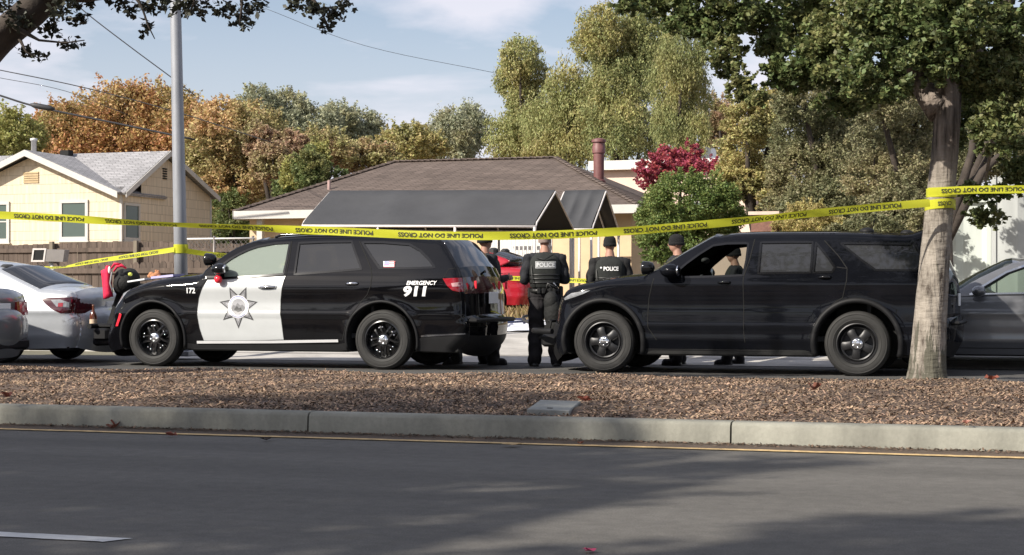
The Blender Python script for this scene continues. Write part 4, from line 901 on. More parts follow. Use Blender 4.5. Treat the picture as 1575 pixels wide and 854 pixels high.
def mirror(car, px, sz=(.10, .12, .085), mat=None, extra=None):
    (x, z), = car.px([px]); y = float(car.F([(x, z)])[0]); p = sub('side_mirror', car.root)
    for sg in (-1, 1):
        mb = MB(); mb.ell((x, sg*(y+.14), z), sz, 14, 10); mb.tube([(x-.02, sg*(y-.05), z-.05), (x-.01, sg*(y+.08), z-.03)], .028)
        mb.build('mirror_housing', mat or gloss_blk, p, smooth=True, local=True)
        g = MB(); g.ell((x+sz[0]*.72, sg*(y+.14), z), (.02, sz[1]*.8, sz[2]*.75), 12, 8); g.build('mirror_glass', chrome, p, smooth=True, local=True)
    return x, y, z
def spotlight(car, px, yoff=-.05):
    (x, z), = car.px([px]); y = float(car.F0(x, z)); p = sub('spotlight', car.root); mb = MB()
    mb.lathe([(.02, .09), (.06, .07), (.078, .02), (.082, -.03), (.084, -.055), (.078, -.06)], c=(x, 0, z), n=20, axis='x')
    vs_ = mb.v; mb.v = [(v[0], v[1]-(y+yoff), v[2]) for v in vs_]
    # lathe about x writes (h, x, y): shift it to the lamp's place
    mb.v = [(v[0], v[1], v[2]) for v in mb.v]
    mb.build('spotlight_housing', gloss_blk, p, smooth=True, local=True)
    l = MB(); l.lathe([(.07, -.058), (.05, -.07), (.002, -.076)], c=(x, -(y+yoff), z), n=18, axis='x'); l.build('spotlight_lens', lamp_clear, p, smooth=True, local=True)
    s = MB(); s.tube([(x+.03, -(y+yoff), z-.05), (x+.10, -(y+yoff-.02), z-.10), (x+.22, -(y-.06), z-.10)], .014); s.build('spotlight_arm', chrome, p, smooth=True, local=True)
def handle(car, door, px0, px1, mat=None, recess=True):
    a, b = car.px([px0, px1]); mb = MB(); L_ = b[0]-a[0]
    cx_, cz = (a[0]+b[0])/2, (a[1]+b[1])/2; y = float(car.F([(cx_, cz)])[0])
    if recess:
        q = [(cx_+math.cos(t)*L_*.5, cz+math.sin(t)*.028) for t in np.linspace(0, 2*math.pi, 17)[:-1]]; car.patch(q, gloss_blk, 'handle_recess', door, off=.003)
    mb.tube([(a[0]-.02, -(y-.004), a[1]), (a[0]+.02, -(y+.028), a[1]+.004), (cx_, -(y+.036), cz+.006), (b[0]-.02, -(y+.028), b[1]+.004), (b[0]+.01, -(y-.004), b[1])], .013, 8, sq=(1, 1.2))
    return mb.build('handle', mat or gloss_blk, door, smooth=True, local=True)

# ------------------------------------------------------------------ black and white police SUV
def police_suv():
    ox, oy = -9.65, 20.83
    c = Car('police_suv', 'black and white police SUV with star on its white door and 911 on its side', 'police car', ox, oy, 0,
            [(.15, .88), (.26, .905), (.4, .93), (.6, .945), (.8, .945), (1.0, .95), (1.10, .945), (1.18, .925), (1.24, .90), (1.45, .80), (1.62, .715), (1.8, .62)],
            bumps=[(.70, .035, .012), (1.03, .06, .010), (.86, .07, -.008)], wr=.382, arch=.475)
    xf = c.px([(236, 523)])[0][0]; xr = c.px([(588, 526)])[0][0]; c.wheels = (xf, xr); c.taper = (xf-.75, xr+1.1, .8, .9, .06, .05)
    T = c.px; zb = .245
    c.outline([
        ('front_bumper', plastic_blk, .16, .16, T([(166, 543), (160, 530), (160, 510), (166, 497)])),
        ('grille', gloss_blk, .13, .15, T([(166, 497), (172, 472), (184, 450)])),
        ('hood', paint_black, .05, .13, T([(184, 450), (205, 440), (230, 432), (262, 426.5), (290, 424), (309, 420.5)])),
        ('windshield', glass_clear, .07, .03, T([(309, 420.5), (330, 403), (363, 381), (396, 369.5)])),
        ('roof', paint_black, .04, .075, T([(396, 369.5), (427, 365), (467, 362.5), (520, 361.5), (580, 362), (630, 364), (672, 367.5)])),
        ('rear_spoiler', gloss_blk, .05, .05, T([(672, 367.5), (681, 372.5)])),
        ('rear_window', glass_tint, .07, .06, T([(681, 372.5), (692, 391), (703, 412)])),
        ('tailgate', paint_black, .08, .10, T([(703, 412), (707, 427)])),
        ('tail_lamp_bar', lamp_dark, .09, .12, T([(707, 427), (710, 452)])),
        ('tailgate_lower', paint_black, .08, .12, T([(710, 452), (712, 487)])),
        ('rear_bumper', paint_black, .10, .14, T([(712, 487), (717, 497), (717, 516)])),
        ('rear_diffuser', plastic_blk, .10, .14, T([(717, 516), (714, 528), (700, 542)]))], zb)
    fw_ = T([(341, 408), (354, 398.5), (368, 390.5), (382, 384), (396, 379.2), (422, 374.4), (446, 373), (441, 400), (436, 421.5), (400, 424.5), (367, 426.8), (344, 428)])
    rw_ = T([(460, 373.8), (500, 372), (541, 371.5), (548, 392), (556, 414), (500, 418.5), (453, 422)])
    qw_ = T([(557, 372.6), (590, 372.8), (630, 376), (646, 385), (659, 398), (669, 411.5), (625, 412.8), (584, 412.8), (570, 393)])
    d1 = T([(319, 430), (345, 429.3), (400, 426.5), (440, 424), (437, 432), (434, 444), (432, 462), (431.5, 481), (434, 500), (437, 523), (400, 524), (350, 524.5), (313.5, 524.5), (307, 506), (303.7, 489), (303.5, 474), (305.5, 459), (311, 443)])
    d2 = T([(440, 424), (453, 424), (500, 420.5), (558, 416), (571, 414), (572, 427), (570, 440), (565, 453), (552, 468), (540, 484), (531, 503), (527, 523), (480, 523), (437, 523), (434, 500), (431.5, 481), (432, 462), (434, 444), (437, 432)])
    tl = T([(681, 428.5), (700, 427.6), (713, 427.2), (713, 448.5), (704, 449), (696, 447), (688, 440)])
    sk = T([(289, 528), (310, 530), (440, 530), (520, 529.5), (534, 527), (536, 542), (420, 545), (287, 545)])
    rb = T([(646, 521), (655, 514.5), (690, 513.5), (719, 513), (719, 548), (640, 548)])
    hl = T([(182, 449), (196, 444.5), (190, 455), (181, 467), (172, 478), (170, 470)])
    P = c.skin([('front_door_window', fw_, glass_glare, -.012, True), ('rear_door_window', rw_, glass_tint, -.012, True), ('quarter_window', qw_, glass_tint, -.012, True),
                ('tail_lamp', tl, lamp_red, .006, False), ('headlight', hl, lamp_clear, .004, False), ('rear_bumper_cladding', rb, plastic_blk, .004, False), ('side_skirt', sk, plastic_blk, .006, False),
                ('front_door', d1, paint_white, .002, False), ('rear_door', d2, paint_black, .001, False)], paint_black)
    tag(P['front_door'], 'white front door with a silver star badge'); c.sheet(); c.under()
    for w_ in (fw_, rw_, qw_): c.ribbon(w_, .028, gloss_blk, 'window_frame', c.root, off=.0035, closed=True)
    pass
    c.ribbon(d1, .010, seam_m, 'panel_gap', c.root, off=.0042, closed=True); c.ribbon(d2[4:14], .010, seam_m, 'panel_gap', c.root, off=.003)
    c.ribbon(T([(571, 414), (562, 392), (553, 371)]), .012, seam_m, 'panel_gap', c.root, off=.004); c.ribbon(T([(449, 371), (445, 398), (440, 424)]), .012, seam_m, 'panel_gap', c.root, off=.004)
    c.ribbon(T([(319, 430), (309, 440), (300, 450), (240, 437), (195, 450)]), .008, seam_m, 'panel_gap', c.root, off=.002)
    c.ribbon(T([(703, 412), (690, 414), (682, 428)]), .008, seam_m, 'panel_gap', c.root, off=.002)
    pass
    st = MB(); c.ribbon(T([(304, 526.5), (420, 526), (521, 524.3)]), .035, None, '', None, off=.022, mb=st); st.build('bright_sill_strip', sill_m, c.root, smooth=True, local=True); st = MB(); c.ribbon(T([(648, 517.2), (714, 513.8)]), .02, None, '', None, off=.012, mb=st)
    st.build('bright_bumper_strip', chrome, c.root, smooth=True, local=True)
    # wheel arch lips
    for xc in c.wheels:
        al = MB(); q = [(xc+(c.arch+.012)*math.cos(t), c.wr+(c.arch+.012)*math.sin(t)) for t in np.linspace(-.25, math.pi+.25, 40)]; Y = c.F(q); al.tube([(p[0], -(y+.004), p[1]) for p, y in zip(q, Y)], .020, 8); al.build('wheel_arch_trim', plastic_blk, c.root, smooth=True, local=True)
    c.wheel_set(.805, .382, .255, .235, 'twin', (steel_blk, chrome)); c.seats(xf+1.35, x_rear=xf+2.3)
    x, y, z = mirror(c, (346, 414), (.12, .11, .075))
    mk = MB(); mk.ell((x-.03, -(y+.13), z-.135), (.055, .05, .055), 10, 8); mk.build('red_mirror_bit', red_marker, c.root, smooth=True, local=True)  # red bit under the mirror, taken for a rag, built as a lamp-like blob
    spotlight(c, (322, 399), yoff=-.02)
    handle(c, P['front_door'], (400, 442.5), (424, 441.5), chrome); handle(c, P['rear_door'], (534, 437), (550, 436.5), chrome)
    # markings
    u = T([(623, 437), (676, 431)]); w_ = u[1][0]-u[0][0]; c.text('EMERGENCY', u[0][0]+.02, u[0][1]-.012, .052, w_-.05, white_vinyl, 'lettering', bold=.018, shear=.2)
    u = T([(621, 455), (658, 453)]); c.text('911', u[0][0], u[0][1]-.012, .135, u[1][0]-u[0][0]-.01, white_vinyl, 'lettering', bold=.045, shear=.15)
    u = T([(287.5, 451.5), (303, 450)]); c.text('172', u[0][0], u[0][1], .075, .125, white_vinyl, 'lettering', bold=.03)
    # flag on the side window
    a = T([(590, 411.2), (606.5, 410.8), (606, 401.5), (589.5, 402)]); fl = MB(); c.patch(a, None, '', off=.001, mb=fl); fo = fl.build('flag_sticker', white_vinyl, P['quarter_window'], local=True)
    fs = MB(); X0, X1, Z0, Z1 = a[0][0], a[1][0], a[0][1], a[3][1]
    for k in range(0, 7, 2): c.patch([(X0, Z0+(Z1-Z0)*k/7), (X1, Z0+(Z1-Z0)*k/7), (X1, Z0+(Z1-Z0)*(k+1)/7), (X0, Z0+(Z1-Z0)*(k+1)/7)], None, '', off=.0025, mb=fs)
    fs.build('flag_stripe', red_vinyl, P['quarter_window'], local=True)
    fc = MB(); c.patch([(X0, Z0+(Z1-Z0)*.42), (X0+(X1-X0)*.45, Z0+(Z1-Z0)*.42), (X0+(X1-X0)*.45, Z1), (X0, Z1)], None, '', off=.0035, mb=fc); fc.build('flag_canton', blue_vinyl, P['quarter_window'], local=True)
    # seven pointed star with a round seal
    (sx, sz), = T([(367, 472)]); RR = .285
    def star(r0, r1, n=7, rot=-math.pi/2): return [(sx+(r0 if i % 2 == 0 else r1)*math.cos(rot+math.pi*i/n), sz+(r0 if i % 2 == 0 else r1)*math.sin(rot+math.pi*i/n)) for i in range(2*n)]
    def circ(r, a0=0, a1=2*math.pi, n=36, q=1.): return [(sx+r*math.cos(t), sz+r*math.sin(t)*q) for t in np.linspace(a0, a1, n)]
    bd = sub('star_badge', P['front_door']); 
    for poly, mt, of in ((star(RR, .148), dkgrey_vinyl, .0040), (star(RR*.86, .122), ltgrey_vinyl, .0050), (star(RR*.80, .112), grey_vinyl, .0060), (star(RR*.70, .105), ltgrey_vinyl, .0070), (circ(.150)[:-1], white_vinyl, .0080), (circ(.140)[:-1], blue_vinyl, .0090), (circ(.130)[:-1], white_vinyl, .0100), (circ(.104)[:-1], ltgrey_vinyl, .0110)):
        c.patch(poly, mt, 'star_layer', bd, off=of)
    m = MB(); hills = [(sx-.1, sz-.02), (sx-.07, sz+.03), (sx-.045, sz+.012), (sx-.01, sz+.05), (sx+.03, sz+.018), (sx+.06, sz+.03), (sx+.098, sz-.005), (sx+.09, sz-.05), (sx+.04, sz-.092), (sx-.04, sz-.092), (sx-.085, sz-.06)]
    c.patch(hills, None, '', off=.0122, mb=m); m.build('seal_picture', grey_vinyl, bd, local=True)
    m = MB(); c.patch([(sx-.06, sz-.035), (sx-.02, sz+.012), (sx+.01, sz-.02), (sx+.04, sz-.008), (sx+.06, sz-.05), (sx, sz-.07)], None, '', off=.0134, mb=m); m.build('seal_picture', dkgrey_vinyl, bd, local=True)
    # shadow lines down the points of the star
    m = MB()
    for k in range(7):
        a = -math.pi/2+2*math.pi*k/7; b = a+.13; p1 = (sx+math.cos(a)*RR*.97, sz+math.sin(a)*RR*.97); p2 = (sx+math.cos(a+.42)*.140, sz+math.sin(a+.42)*.140); p3 = (sx+math.cos(a+.30)*.155, sz+math.sin(a+.30)*.155)
        c.patch([p1, p2, p3], None, '', off=.0078, mb=m)
    m.build('star_shading', dkgrey_vinyl, bd, local=True)
    # tail: white lamp, plate, red reflectors
    a = T([(694, 436), (708, 433.5), (708, 440.5), (696, 441)]); c.patch(a, lamp_pink, 'reverse_lamp', P['tail_lamp'], off=.009)
    xt = max(p[0] for p in c.C)
    def rear(px_, X): p = atX(px_[0], px_[1], ox+X); return p[1]-oy, p[2]
    m = MB()
    for yy in (.28, .62, -.62): m.box((xt+.045-.05*abs(yy), yy-.012, 1.03), (xt+.075-.05*abs(yy), yy+.012, 1.13), .004)
    m.build('red_reflector', red_marker, c.root, local=True)
    m = MB(); m.box((xt+.05, -.17, .84), (xt+.07, .17, .99), .005); m.build('number_plate', white_vinyl, c.root, local=True)
    m = MB(); m.box((xt-.03, -.78, .60), (xt+.115, .78, .66), .02); m.build('bumper_step', plastic_blk, c.root, local=True)
    m = MB(); m.tube([(xt-.30, .25, 1.32), (xt-.08, .05, 1.27), (xt+.0, -.16, 1.25)], .013, 6); m.build('rear_wiper', plastic_blk, c.root, smooth=True, local=True)
    # roof gear
    m = MB(); (x0, z0), (x1, z1) = T([(440, 361), (492, 359.5)]); m.box((x0, -.30, z0-.0), (x0+.34, -.02, z0+.045), .015); m.box((x0+.1, -.27, z0+.04), (x0+.3, -.05, z0+.07), .012); m.box((x0-.1, .02, z0), (x0+.24, .30, z0+.045), .015); m.build('roof_light_bar', plastic_blk, c.root, local=True)
    m = MB()
    for yy in (-.60, .60):
        q = T([(420, 366), (430, 362.5), (520, 359.5), (620, 361.5), (640, 365)]); m.tube([(p[0], yy, p[1]+.01) for p in q], .016, 8)
    m.build('roof_rail', gloss_blk, c.root, smooth=True, local=True)
    # push bumper
    pb = sub('push_bumper', c.root); xn = min(p[0] for p in c.C)
    m = MB(); m.box((xn-.30, -.62, .50), (xn-.02, .62, .56), .02); m.tube([(xn-.26, -.80, .53), (xn-.28, -.4, .53), (xn-.30, 0, .53), (xn-.28, .4, .53), (xn-.26, .80, .53)], .035, 10); m.box((xn-.27, -.7, .33), (xn-.05, .7, .50), .03)
    m.build('push_bar', plastic_blk, pb, local=True, angle=40)
    for yy in (-.38, .38):
        m = MB(); m.prism([(xn-.26, .45), (xn-.14, .45), (xn+.04, 1.08), (xn-.02, 1.12)], yy-.03, yy+.03); m.build('push_upright', plastic_blk, pb, local=True)
    m = MB(); m.tube([(xn-.02, -.40, 1.08), (xn-.04, 0, 1.09), (xn-.02, .40, 1.08)], .03, 8); m.tube([(xn-.13, -.40, .80), (xn-.15, 0, .80), (xn-.13, .40, .80)], .026, 8); m.build('push_crossbar', plastic_blk, pb, smooth=True, local=True)
    mk = T([(184, 492)])[0]; m = MB(); c.patch([(mk[0]-.06, mk[1]-.085), (mk[0]-.02, mk[1]-.085), (mk[0]+.05, mk[1]+.075), (mk[0]+.015, mk[1]+.09)], red_marker, 'side_marker', off=.02)
    return c
CAR_A = police_suv()

# ------------------------------------------------------------------ black unmarked SUV
def black_suv():
    ox, oy = -3.75, 20.95
    c = Car('black_suv', 'all black unmarked police SUV with its front side window open', 'police car', ox, oy, 0,
            [(.15, .88), (.26, .92), (.4, .955), (.6, .965), (.8, .965), (1.0, .975), (1.10, .965), (1.18, .94), (1.24, .915), (1.45, .82), (1.62, .735), (1.8, .64)],
            bumps=[(.575, .03, .014), (1.08, .045, .012), (.85, .09, -.012), (.42, .04, .008)], wr=.382, arch=.475)
    xf = c.px([(928, 527)])[0][0]; xr = c.px([(1318, 531)])[0][0]; c.wheels = (xf, xr); c.taper = (xf-.8, xr+1.15, .8, .9, .07, .05)
    T = c.px; zb = .25; xt = xr+1.02
    def X(x, z): return [(x, z)]
    c.outline([
        ('front_bumper', plastic_blk, .20, .18, T([(858, 549), (851, 535), (851, 515), (855, 500)])),
        ('grille', gloss_blk, .17, .18, T([(855, 500), (857, 478), (862, 458)])),
        ('hood', paint_blue_black, .05, .12, T([(862, 458), (870, 446), (886, 440), (910, 434.5), (945, 428), (990, 424)])),
        ('windshield', glass_clear, .08, .03, T([(990, 424), (1012, 414), (1053, 389), (1097, 364.5)])),
        ('roof', paint_blue_black, .04, .075, T([(1097, 364.5), (1132, 360), (1185, 358.5), (1260, 358), (1316, 358.5), (1390, 361.5)])+[(xr+.72, 1.70)]),
        ('rear_spoiler', gloss_blk, .05, .05, [(xr+.72, 1.70), (xr+.78, 1.67)]),
        ('rear_window', glass_tint, .08, .06, [(xr+.78, 1.67), (xr+.87, 1.45), (xr+.965, 1.22)]),
        ('tailgate', paint_blue_black, .10, .12, [(xr+.965, 1.22), (xr+1.0, 1.0), (xr+1.01, .68)]),
        ('rear_bumper', paint_blue_black, .10, .15, [(xr+1.01, .68), (xr+1.05, .62), (xr+1.04, .42)]),
        ('rear_diffuser', plastic_blk, .10, .14, [(xr+1.04, .42), (xr+.95, .26)])], zb)
    fw_ = T([(1040, 418.5), (1056, 405), (1076, 390.5), (1097, 377.5), (1118, 374.6), (1145, 374), (1151, 374.6), (1148, 400), (1143, 423.5), (1095, 425.5), (1050, 426.5)])
    rw_ = T([(1170.5, 373), (1210, 372.3), (1250, 372.3), (1249, 396), (1246.5, 419.3), (1205, 420), (1166, 420.7)])
    rq_ = T([(1255, 373), (1264, 384), (1275, 398), (1284, 411.6), (1279.5, 418.7), (1250.5, 419.3), (1253, 396)])
    qw_ = T([(1293, 374.3), (1350, 374.6), (1400, 375.2)])+[(xr+.62, 1.595), (xr+.70, 1.45), (xr+.74, 1.33)]+T([(1408, 416), (1375, 415.7), (1347, 415.5), (1325, 400)])
    d1 = T([(1006, 428), (1030, 427.5), (1100, 427), (1143.5, 425.5), (1144, 470), (1144, 512), (1146, 527), (1090, 525), (1010, 523), (997, 505), (996, 490), (998, 460)])
    d2 = T([(1143.5, 425.5), (1166, 423), (1246, 421.5), (1281, 420.5), (1287, 411), (1303, 413), (1302, 432), (1296, 458), (1283, 466), (1262, 484), (1250, 505), (1247, 531), (1200, 530), (1146, 527), (1144, 512), (1144, 470)])
    sk = T([(984, 537), (1000, 536), (1240, 542), (1256, 542), (1258, 560), (1110, 560), (982, 557)])
    tl = [(xr+.80, 1.19), (xr+1.03, 1.19), (xr+1.03, 1.03), (xr+.92, 1.05)]
    hl = T([(864, 460), (879, 451), (908, 446.8), (898, 452), (884, 457), (868, 462)])
    P = c.skin([('front_door_window', fw_, None, -.012, True), ('rear_door_window', rw_, glass_tint, -.012, True), ('rear_door_window', rq_, glass_tint, -.012, True), ('quarter_window', qw_, glass_tint, -.012, True),
                ('tail_lamp', tl, lamp_red, .004, False), ('headlight', hl, lamp_clear, .005, False), ('side_skirt', sk, plastic_blk, .006, False),
                ('front_door', d1, paint_blue_black, .001, False), ('rear_door', d2, paint_blue_black, .001, False)], paint_blue_black, far_glass=glass_dimmed)
    c.sheet(); c.under()
    # far side front window glass only (the near one is wound down)
    for w_ in (fw_, rw_, rq_, qw_): c.ribbon(w_, .026, gloss_blk, 'window_frame', c.root, off=.0035, closed=True)
    pass
    c.ribbon(d1[3:7], .010, seam_m, 'panel_gap', c.root, off=.003); c.ribbon(d1[8:]+d1[:1], .010, seam_m, 'panel_gap', c.root, off=.003); c.ribbon(d2[4:11], .010, seam_m, 'panel_gap', c.root, off=.003)
    c.ribbon(T([(1161, 368), (1153, 400), (1144, 425)]), .012, seam_m, 'panel_gap', c.root, off=.004); c.ribbon(T([(1303, 413), (1290, 394), (1268, 370)]), .012, seam_m, 'panel_gap', c.root, off=.004)
    pass
    for xc in c.wheels:
        al = MB(); q = [(xc+(c.arch+.03)*math.cos(t), c.wr+(c.arch+.03)*math.sin(t)) for t in np.linspace(-.3, math.pi+.3, 40)]; Y = c.F(q); al.tube([(p[0], -(y+.0), p[1]) for p, y in zip(q, Y)], .034, 8); al.build('wheel_arch_trim', plastic_blk, c.root, smooth=True, local=True)
    c.wheel_set(.825, .382, .255, .235, 'steel', (steel_gry, chrome)); c.seats(xf+1.45, x_rear=xf+2.4)
    mirror(c, (1035, 417), (.13, .12, .085), paint_blue_black); spotlight(c, (995, 412), yoff=-.02)
    handle(c, P['front_door'], (1107, 435), (1122, 435), gloss_blk); handle(c, P['rear_door'], (1261, 427), (1277, 427), gloss_blk)
    m = MB(); (x0, z0), (x1, z1) = T([(1325, 357.5), (1386, 359)])
    m.ell((x0, -.1, z0+.03), (.09, .09, .05)); m.tube([(x0+.06, -.1, z0+.05), (x0+.16, -.1, z0+.45)], .005, 6); m.ell((x1, .1, z1+.03), (.08, .08, .04)); m.build('roof_antenna', plastic_blk, c.root, smooth=True, local=True)
    pb = sub('push_bumper', c.root); xn = min(p[0] for p in c.C)
    m = MB(); m.tube([(xn-.02, -.86, .50), (xn-.26, -.74, .50), (xn-.40, -.4, .50), (xn-.42, 0, .50), (xn-.40, .4, .50), (xn-.26, .74, .50), (xn-.02, .86, .50)], .035, 10); m.box((xn-.24, -.62, .30), (xn-.02, .62, .46), .03); m.build('push_bar', plastic_blk, pb, local=True, angle=40)
    for yy in (-.36, .36):
        m = MB(); m.prism([(xn-.34, .40), (xn-.22, .40), (xn-.17, .62), (xn-.21, .64)], yy-.02, yy+.02); m.build('push_upright', plastic_blk, pb, local=True)
    m = MB(); m.tube([(xn-.2, -.38, .62), (xn-.22, 0, .62), (xn-.2, .38, .62)], .02, 8); m.build('push_crossbar', plastic_blk, pb, smooth=True, local=True)
    m = MB(); xq = max(p[0] for p in c.C); m.box((xq-.03, -.74, .60), (xq+.115, .74, .65), .02); m.build('bumper_step', plastic_blk, c.root, local=True)
    m = MB(); m.box((xq+.04, -.17, .82), (xq+.062, .17, .97), .005); m.build('number_plate', white_vinyl, c.root, local=True)
    m = MB(); m.ell((xf+1.12, -.22, 1.38), (.05, .12, .035)); m.build('rear_view_mirror', cabin, c.root, smooth=True, local=True)
    return c
CAR_B = black_suv()

# ------------------------------------------------------------------ ordinary cars, one builder
def sedan(name, label, loc, rz, paint, length=4.85, height=1.45, width=1.8, wb=2.75, rim='alloy', clear=True, lamp=lamp_red, chrome_line=False, lampshape=0):
    ox, oy, oz = loc; h = width/2; kz = height/1.45
    c = Car(name, label, 'car', ox, oy, oz, [(.1, h-.06), (.2, h-.03), (.35, h-.005), (.55, h), (.75, h-.005), (.88, h-.03), (.96, h-.07), (1.2, h-.2), (1.45, h-.34)],
            bumps=[(.72, .04, .010), (.38, .05, .008)], wr=.33, arch=.375)
    x0 = -length/2; xf = x0+.93; xr = xf+wb; xe = length/2; c.wheels = (xf, xr); c.taper = (x0, xe, .7, .8, .12, .08); zb = .2
    Z = lambda p: [(x, z*kz) for x, z in p]
    c.outline([('front_bumper', paint, .22, .2, Z([(x0+.08, .2), (x0+.03, .35), (x0+.03, .52)])), ('grille', gloss_blk, .2, .2, Z([(x0+.03, .52), (x0+.09, .70)])),
               ('hood', paint, .06, .09, Z([(x0+.09, .70), (x0+.3, .80), (x0+.8, .89), (x0+1.25, .945)])),
               ('windshield', glass_clear, .10, .03, Z([(x0+1.25, .945), (x0+1.62, 1.17), (x0+2.02, 1.36)])),
               ('roof', paint, .05, .07, Z([(x0+2.02, 1.36), (x0+2.4, 1.42), (x0+2.8, 1.425), (x0+3.3, 1.37), (x0+3.5, 1.32)])),
               ('rear_window', glass_tint, .10, .04, Z([(x0+3.5, 1.32), (x0+3.9, 1.165), (xe-.60, 1.035)])),
               ('trunk_lid', paint, .05, .06, Z([(xe-.60, 1.035), (xe-.3, 1.015), (xe-.09, .99)])), ('trunk_face', paint, .14, .13, Z([(xe-.09, .99), (xe-.05, .9), (xe-.07, .70)])),
               ('rear_bumper', paint, .20, .18, Z([(xe-.07, .70), (xe-.01, .62), (xe-.01, .40), (xe-.08, .22)]))], zb)
    fw_ = Z([(x0+1.52, .955), (x0+1.66, 1.05), (x0+1.95, 1.23), (x0+2.2, 1.32), (x0+2.5, 1.345), (x0+2.5, .98)])
    rw_ = Z([(x0+2.56, .98), (x0+2.56, 1.345), (x0+2.95, 1.335), (x0+3.3, 1.25), (x0+3.55, 1.1), (x0+3.62, 1.02), (x0+3.3, .995)])
    d1 = Z([(x0+1.38, .93), (x0+2.53, .96), (x0+2.53, .6), (x0+2.5, .28), (x0+1.36, .28), (x0+1.33, .6)]); d2 = Z([(x0+2.53, .96), (x0+3.45, .98), (x0+3.4, .8), (x0+3.22, .6), (x0+3.15, .28), (x0+2.5, .28), (x0+2.53, .6)])
    tl = Z([(xe-.52, .90), (xe-.38, .915), (xe-.1, .92), (xe+.05, .91), (xe+.05, .70), (xe-.2, .70), (xe-.34, .76)]) if lampshape == 0 else Z([(xe-.36, .88), (xe+.05, .88), (xe+.05, .71), (xe-.3, .71)])
    hl = Z([(x0+.05, .62), (x0+.2, .74), (x0+.5, .82), (x0+.38, .70)])
    g = glass_clear if clear else glass_tint
    P = c.skin([('front_door_window', fw_, g, -.012, True), ('rear_door_window', rw_, g, -.012, True), ('tail_lamp', tl, lamp, .005, False), ('headlight', hl, lamp_clear, .004, False),
                ('front_door', d1, paint, .001, False), ('rear_door', d2, paint, .001, False)], paint); S = c.sheet(); c.under(.18)
    for w_ in (fw_, rw_): c.ribbon(w_, .022, gloss_blk, 'window_frame', c.root, off=.0035, closed=True)
    pass
    c.ribbon(d1, .009, seam_m, 'panel_gap', c.root, off=.003, closed=True); c.ribbon(d2[1:5], .009, seam_m, 'panel_gap', c.root, off=.003); pass
    if chrome_line:
        m = MB(); c.ribbon(Z([(x0+1.5, .962), (x0+2.5, .983), (x0+3.3, .998), (x0+3.63, 1.02)]), .02, None, '', None, off=.006, mb=m); c.ribbon(Z([(x0+1.52, .965), (x0+1.66, 1.065), (x0+1.95, 1.245), (x0+2.2, 1.337), (x0+2.5, 1.362), (x0+2.95, 1.35), (x0+3.3, 1.265)]), .025, None, '', None, off=.006, mb=m)
        m.build('chrome_trim', chrome, c.root, smooth=True, local=True)
    c.wheel_set(h-.115, .33, .21, .215, 'alloy', (alloy if rim == 'alloy' else steel_blk, chrome)); c.seats(xf+1.15, zseat=.55, x_rear=xf+2.0, ymax=h-.05)
    mirror(c, (0, 0), (.10, .10, .07), paint) if False else None
    p = sub('side_mirror', c.root); zm = 1.0*kz
    for sg in (-1, 1):
        m = MB(); m.ell((x0+1.62, sg*(h+.06), zm), (.09, .10, .07)); m.tube([(x0+1.62, sg*(h-.1), zm-.04), (x0+1.62, sg*(h+.03), zm-.02)], .022); m.build('mirror_housing', paint, p, smooth=True, local=True)
    handle(c, P['front_door'], (0, 0), (1, 0)) if False else None
    for d_, xx in ((P['front_door'], x0+2.3), (P['rear_door'], x0+3.2)):
        y = float(c.F([(xx, .84*kz)])[0]); m = MB(); m.tube([(xx-.1, -(y-.004), .84*kz), (xx-.07, -(y+.028), .845*kz), (xx+.05, -(y+.03), .85*kz), (xx+.09, -(y-.004), .85*kz)], .014, 8); m.build('handle', chrome if chrome_line else paint, d_, smooth=True, local=True)
    # tail lamps wrap onto the back
    for sg in (-1, 1):
        m = MB(); w0 = h-.30
        def bk(y, z): 
            yy = abs(y)/(h-.13-.08); return xe-.055+.14*(1-min(1, yy)**2.6)+(.045 if lampshape else .012)
        ys = np.linspace(sg*(h-.19), sg*(h-.19-(.42 if lampshape else .30)), 6); top, bot = ((.88 if lampshape else .90)*kz, .70*kz)
        vs = [(bk(y, 0)-(.02 if z == top else 0), y, z) for y in ys for z in (bot, top)]+[(bk(y, 0)-.06, y, z) for y in ys for z in (bot, top)]
        m.add(vs, [(2*i, 2*i+2, 2*i+3, 2*i+1) for i in range(5)]+[(12+2*i, 13+2*i, 15+2*i, 14+2*i) for i in range(5)]+[(2*i, 12+2*i, 14+2*i, 2*i+2) for i in range(5)]+[(2*i+1, 2*i+3, 15+2*i, 13+2*i) for i in range(5)]+[(0, 1, 13, 12), (10, 22, 23, 11)])
        m.build('tail_lamp', lamp, c.root, local=True, smooth=False)
    m = MB(); m.box((xe+.075, -.16, .72*kz), (xe+.1, .16, .86*kz), .004); m.build('number_plate', white_vinyl, c.root, local=True)
    m = MB(); m.box((xe+.06, -.5, .24), (xe+.17, .5, .38), .03); m.build('bumper_valance', plastic_blk, c.root, local=True)
    c.P = P; c.h = h; c.xe = xe; c.kz = kz; return c
# ================================================================== parked cars round the two police SUVs
# silver saloon ahead of the police car (only its tail shows)
wq = atZ(102, 552, 0)                                   # far rear wheel on the road
sx = wq[0]-(-4.85/2+.93+2.75)
SIL = sedan('silver_car', 'light silver saloon parked ahead of the black and white police car', (sx, wq[1]-.78, 0), 0, paint_silver, width=1.84, lampshape=0, lamp=lamp_dark)
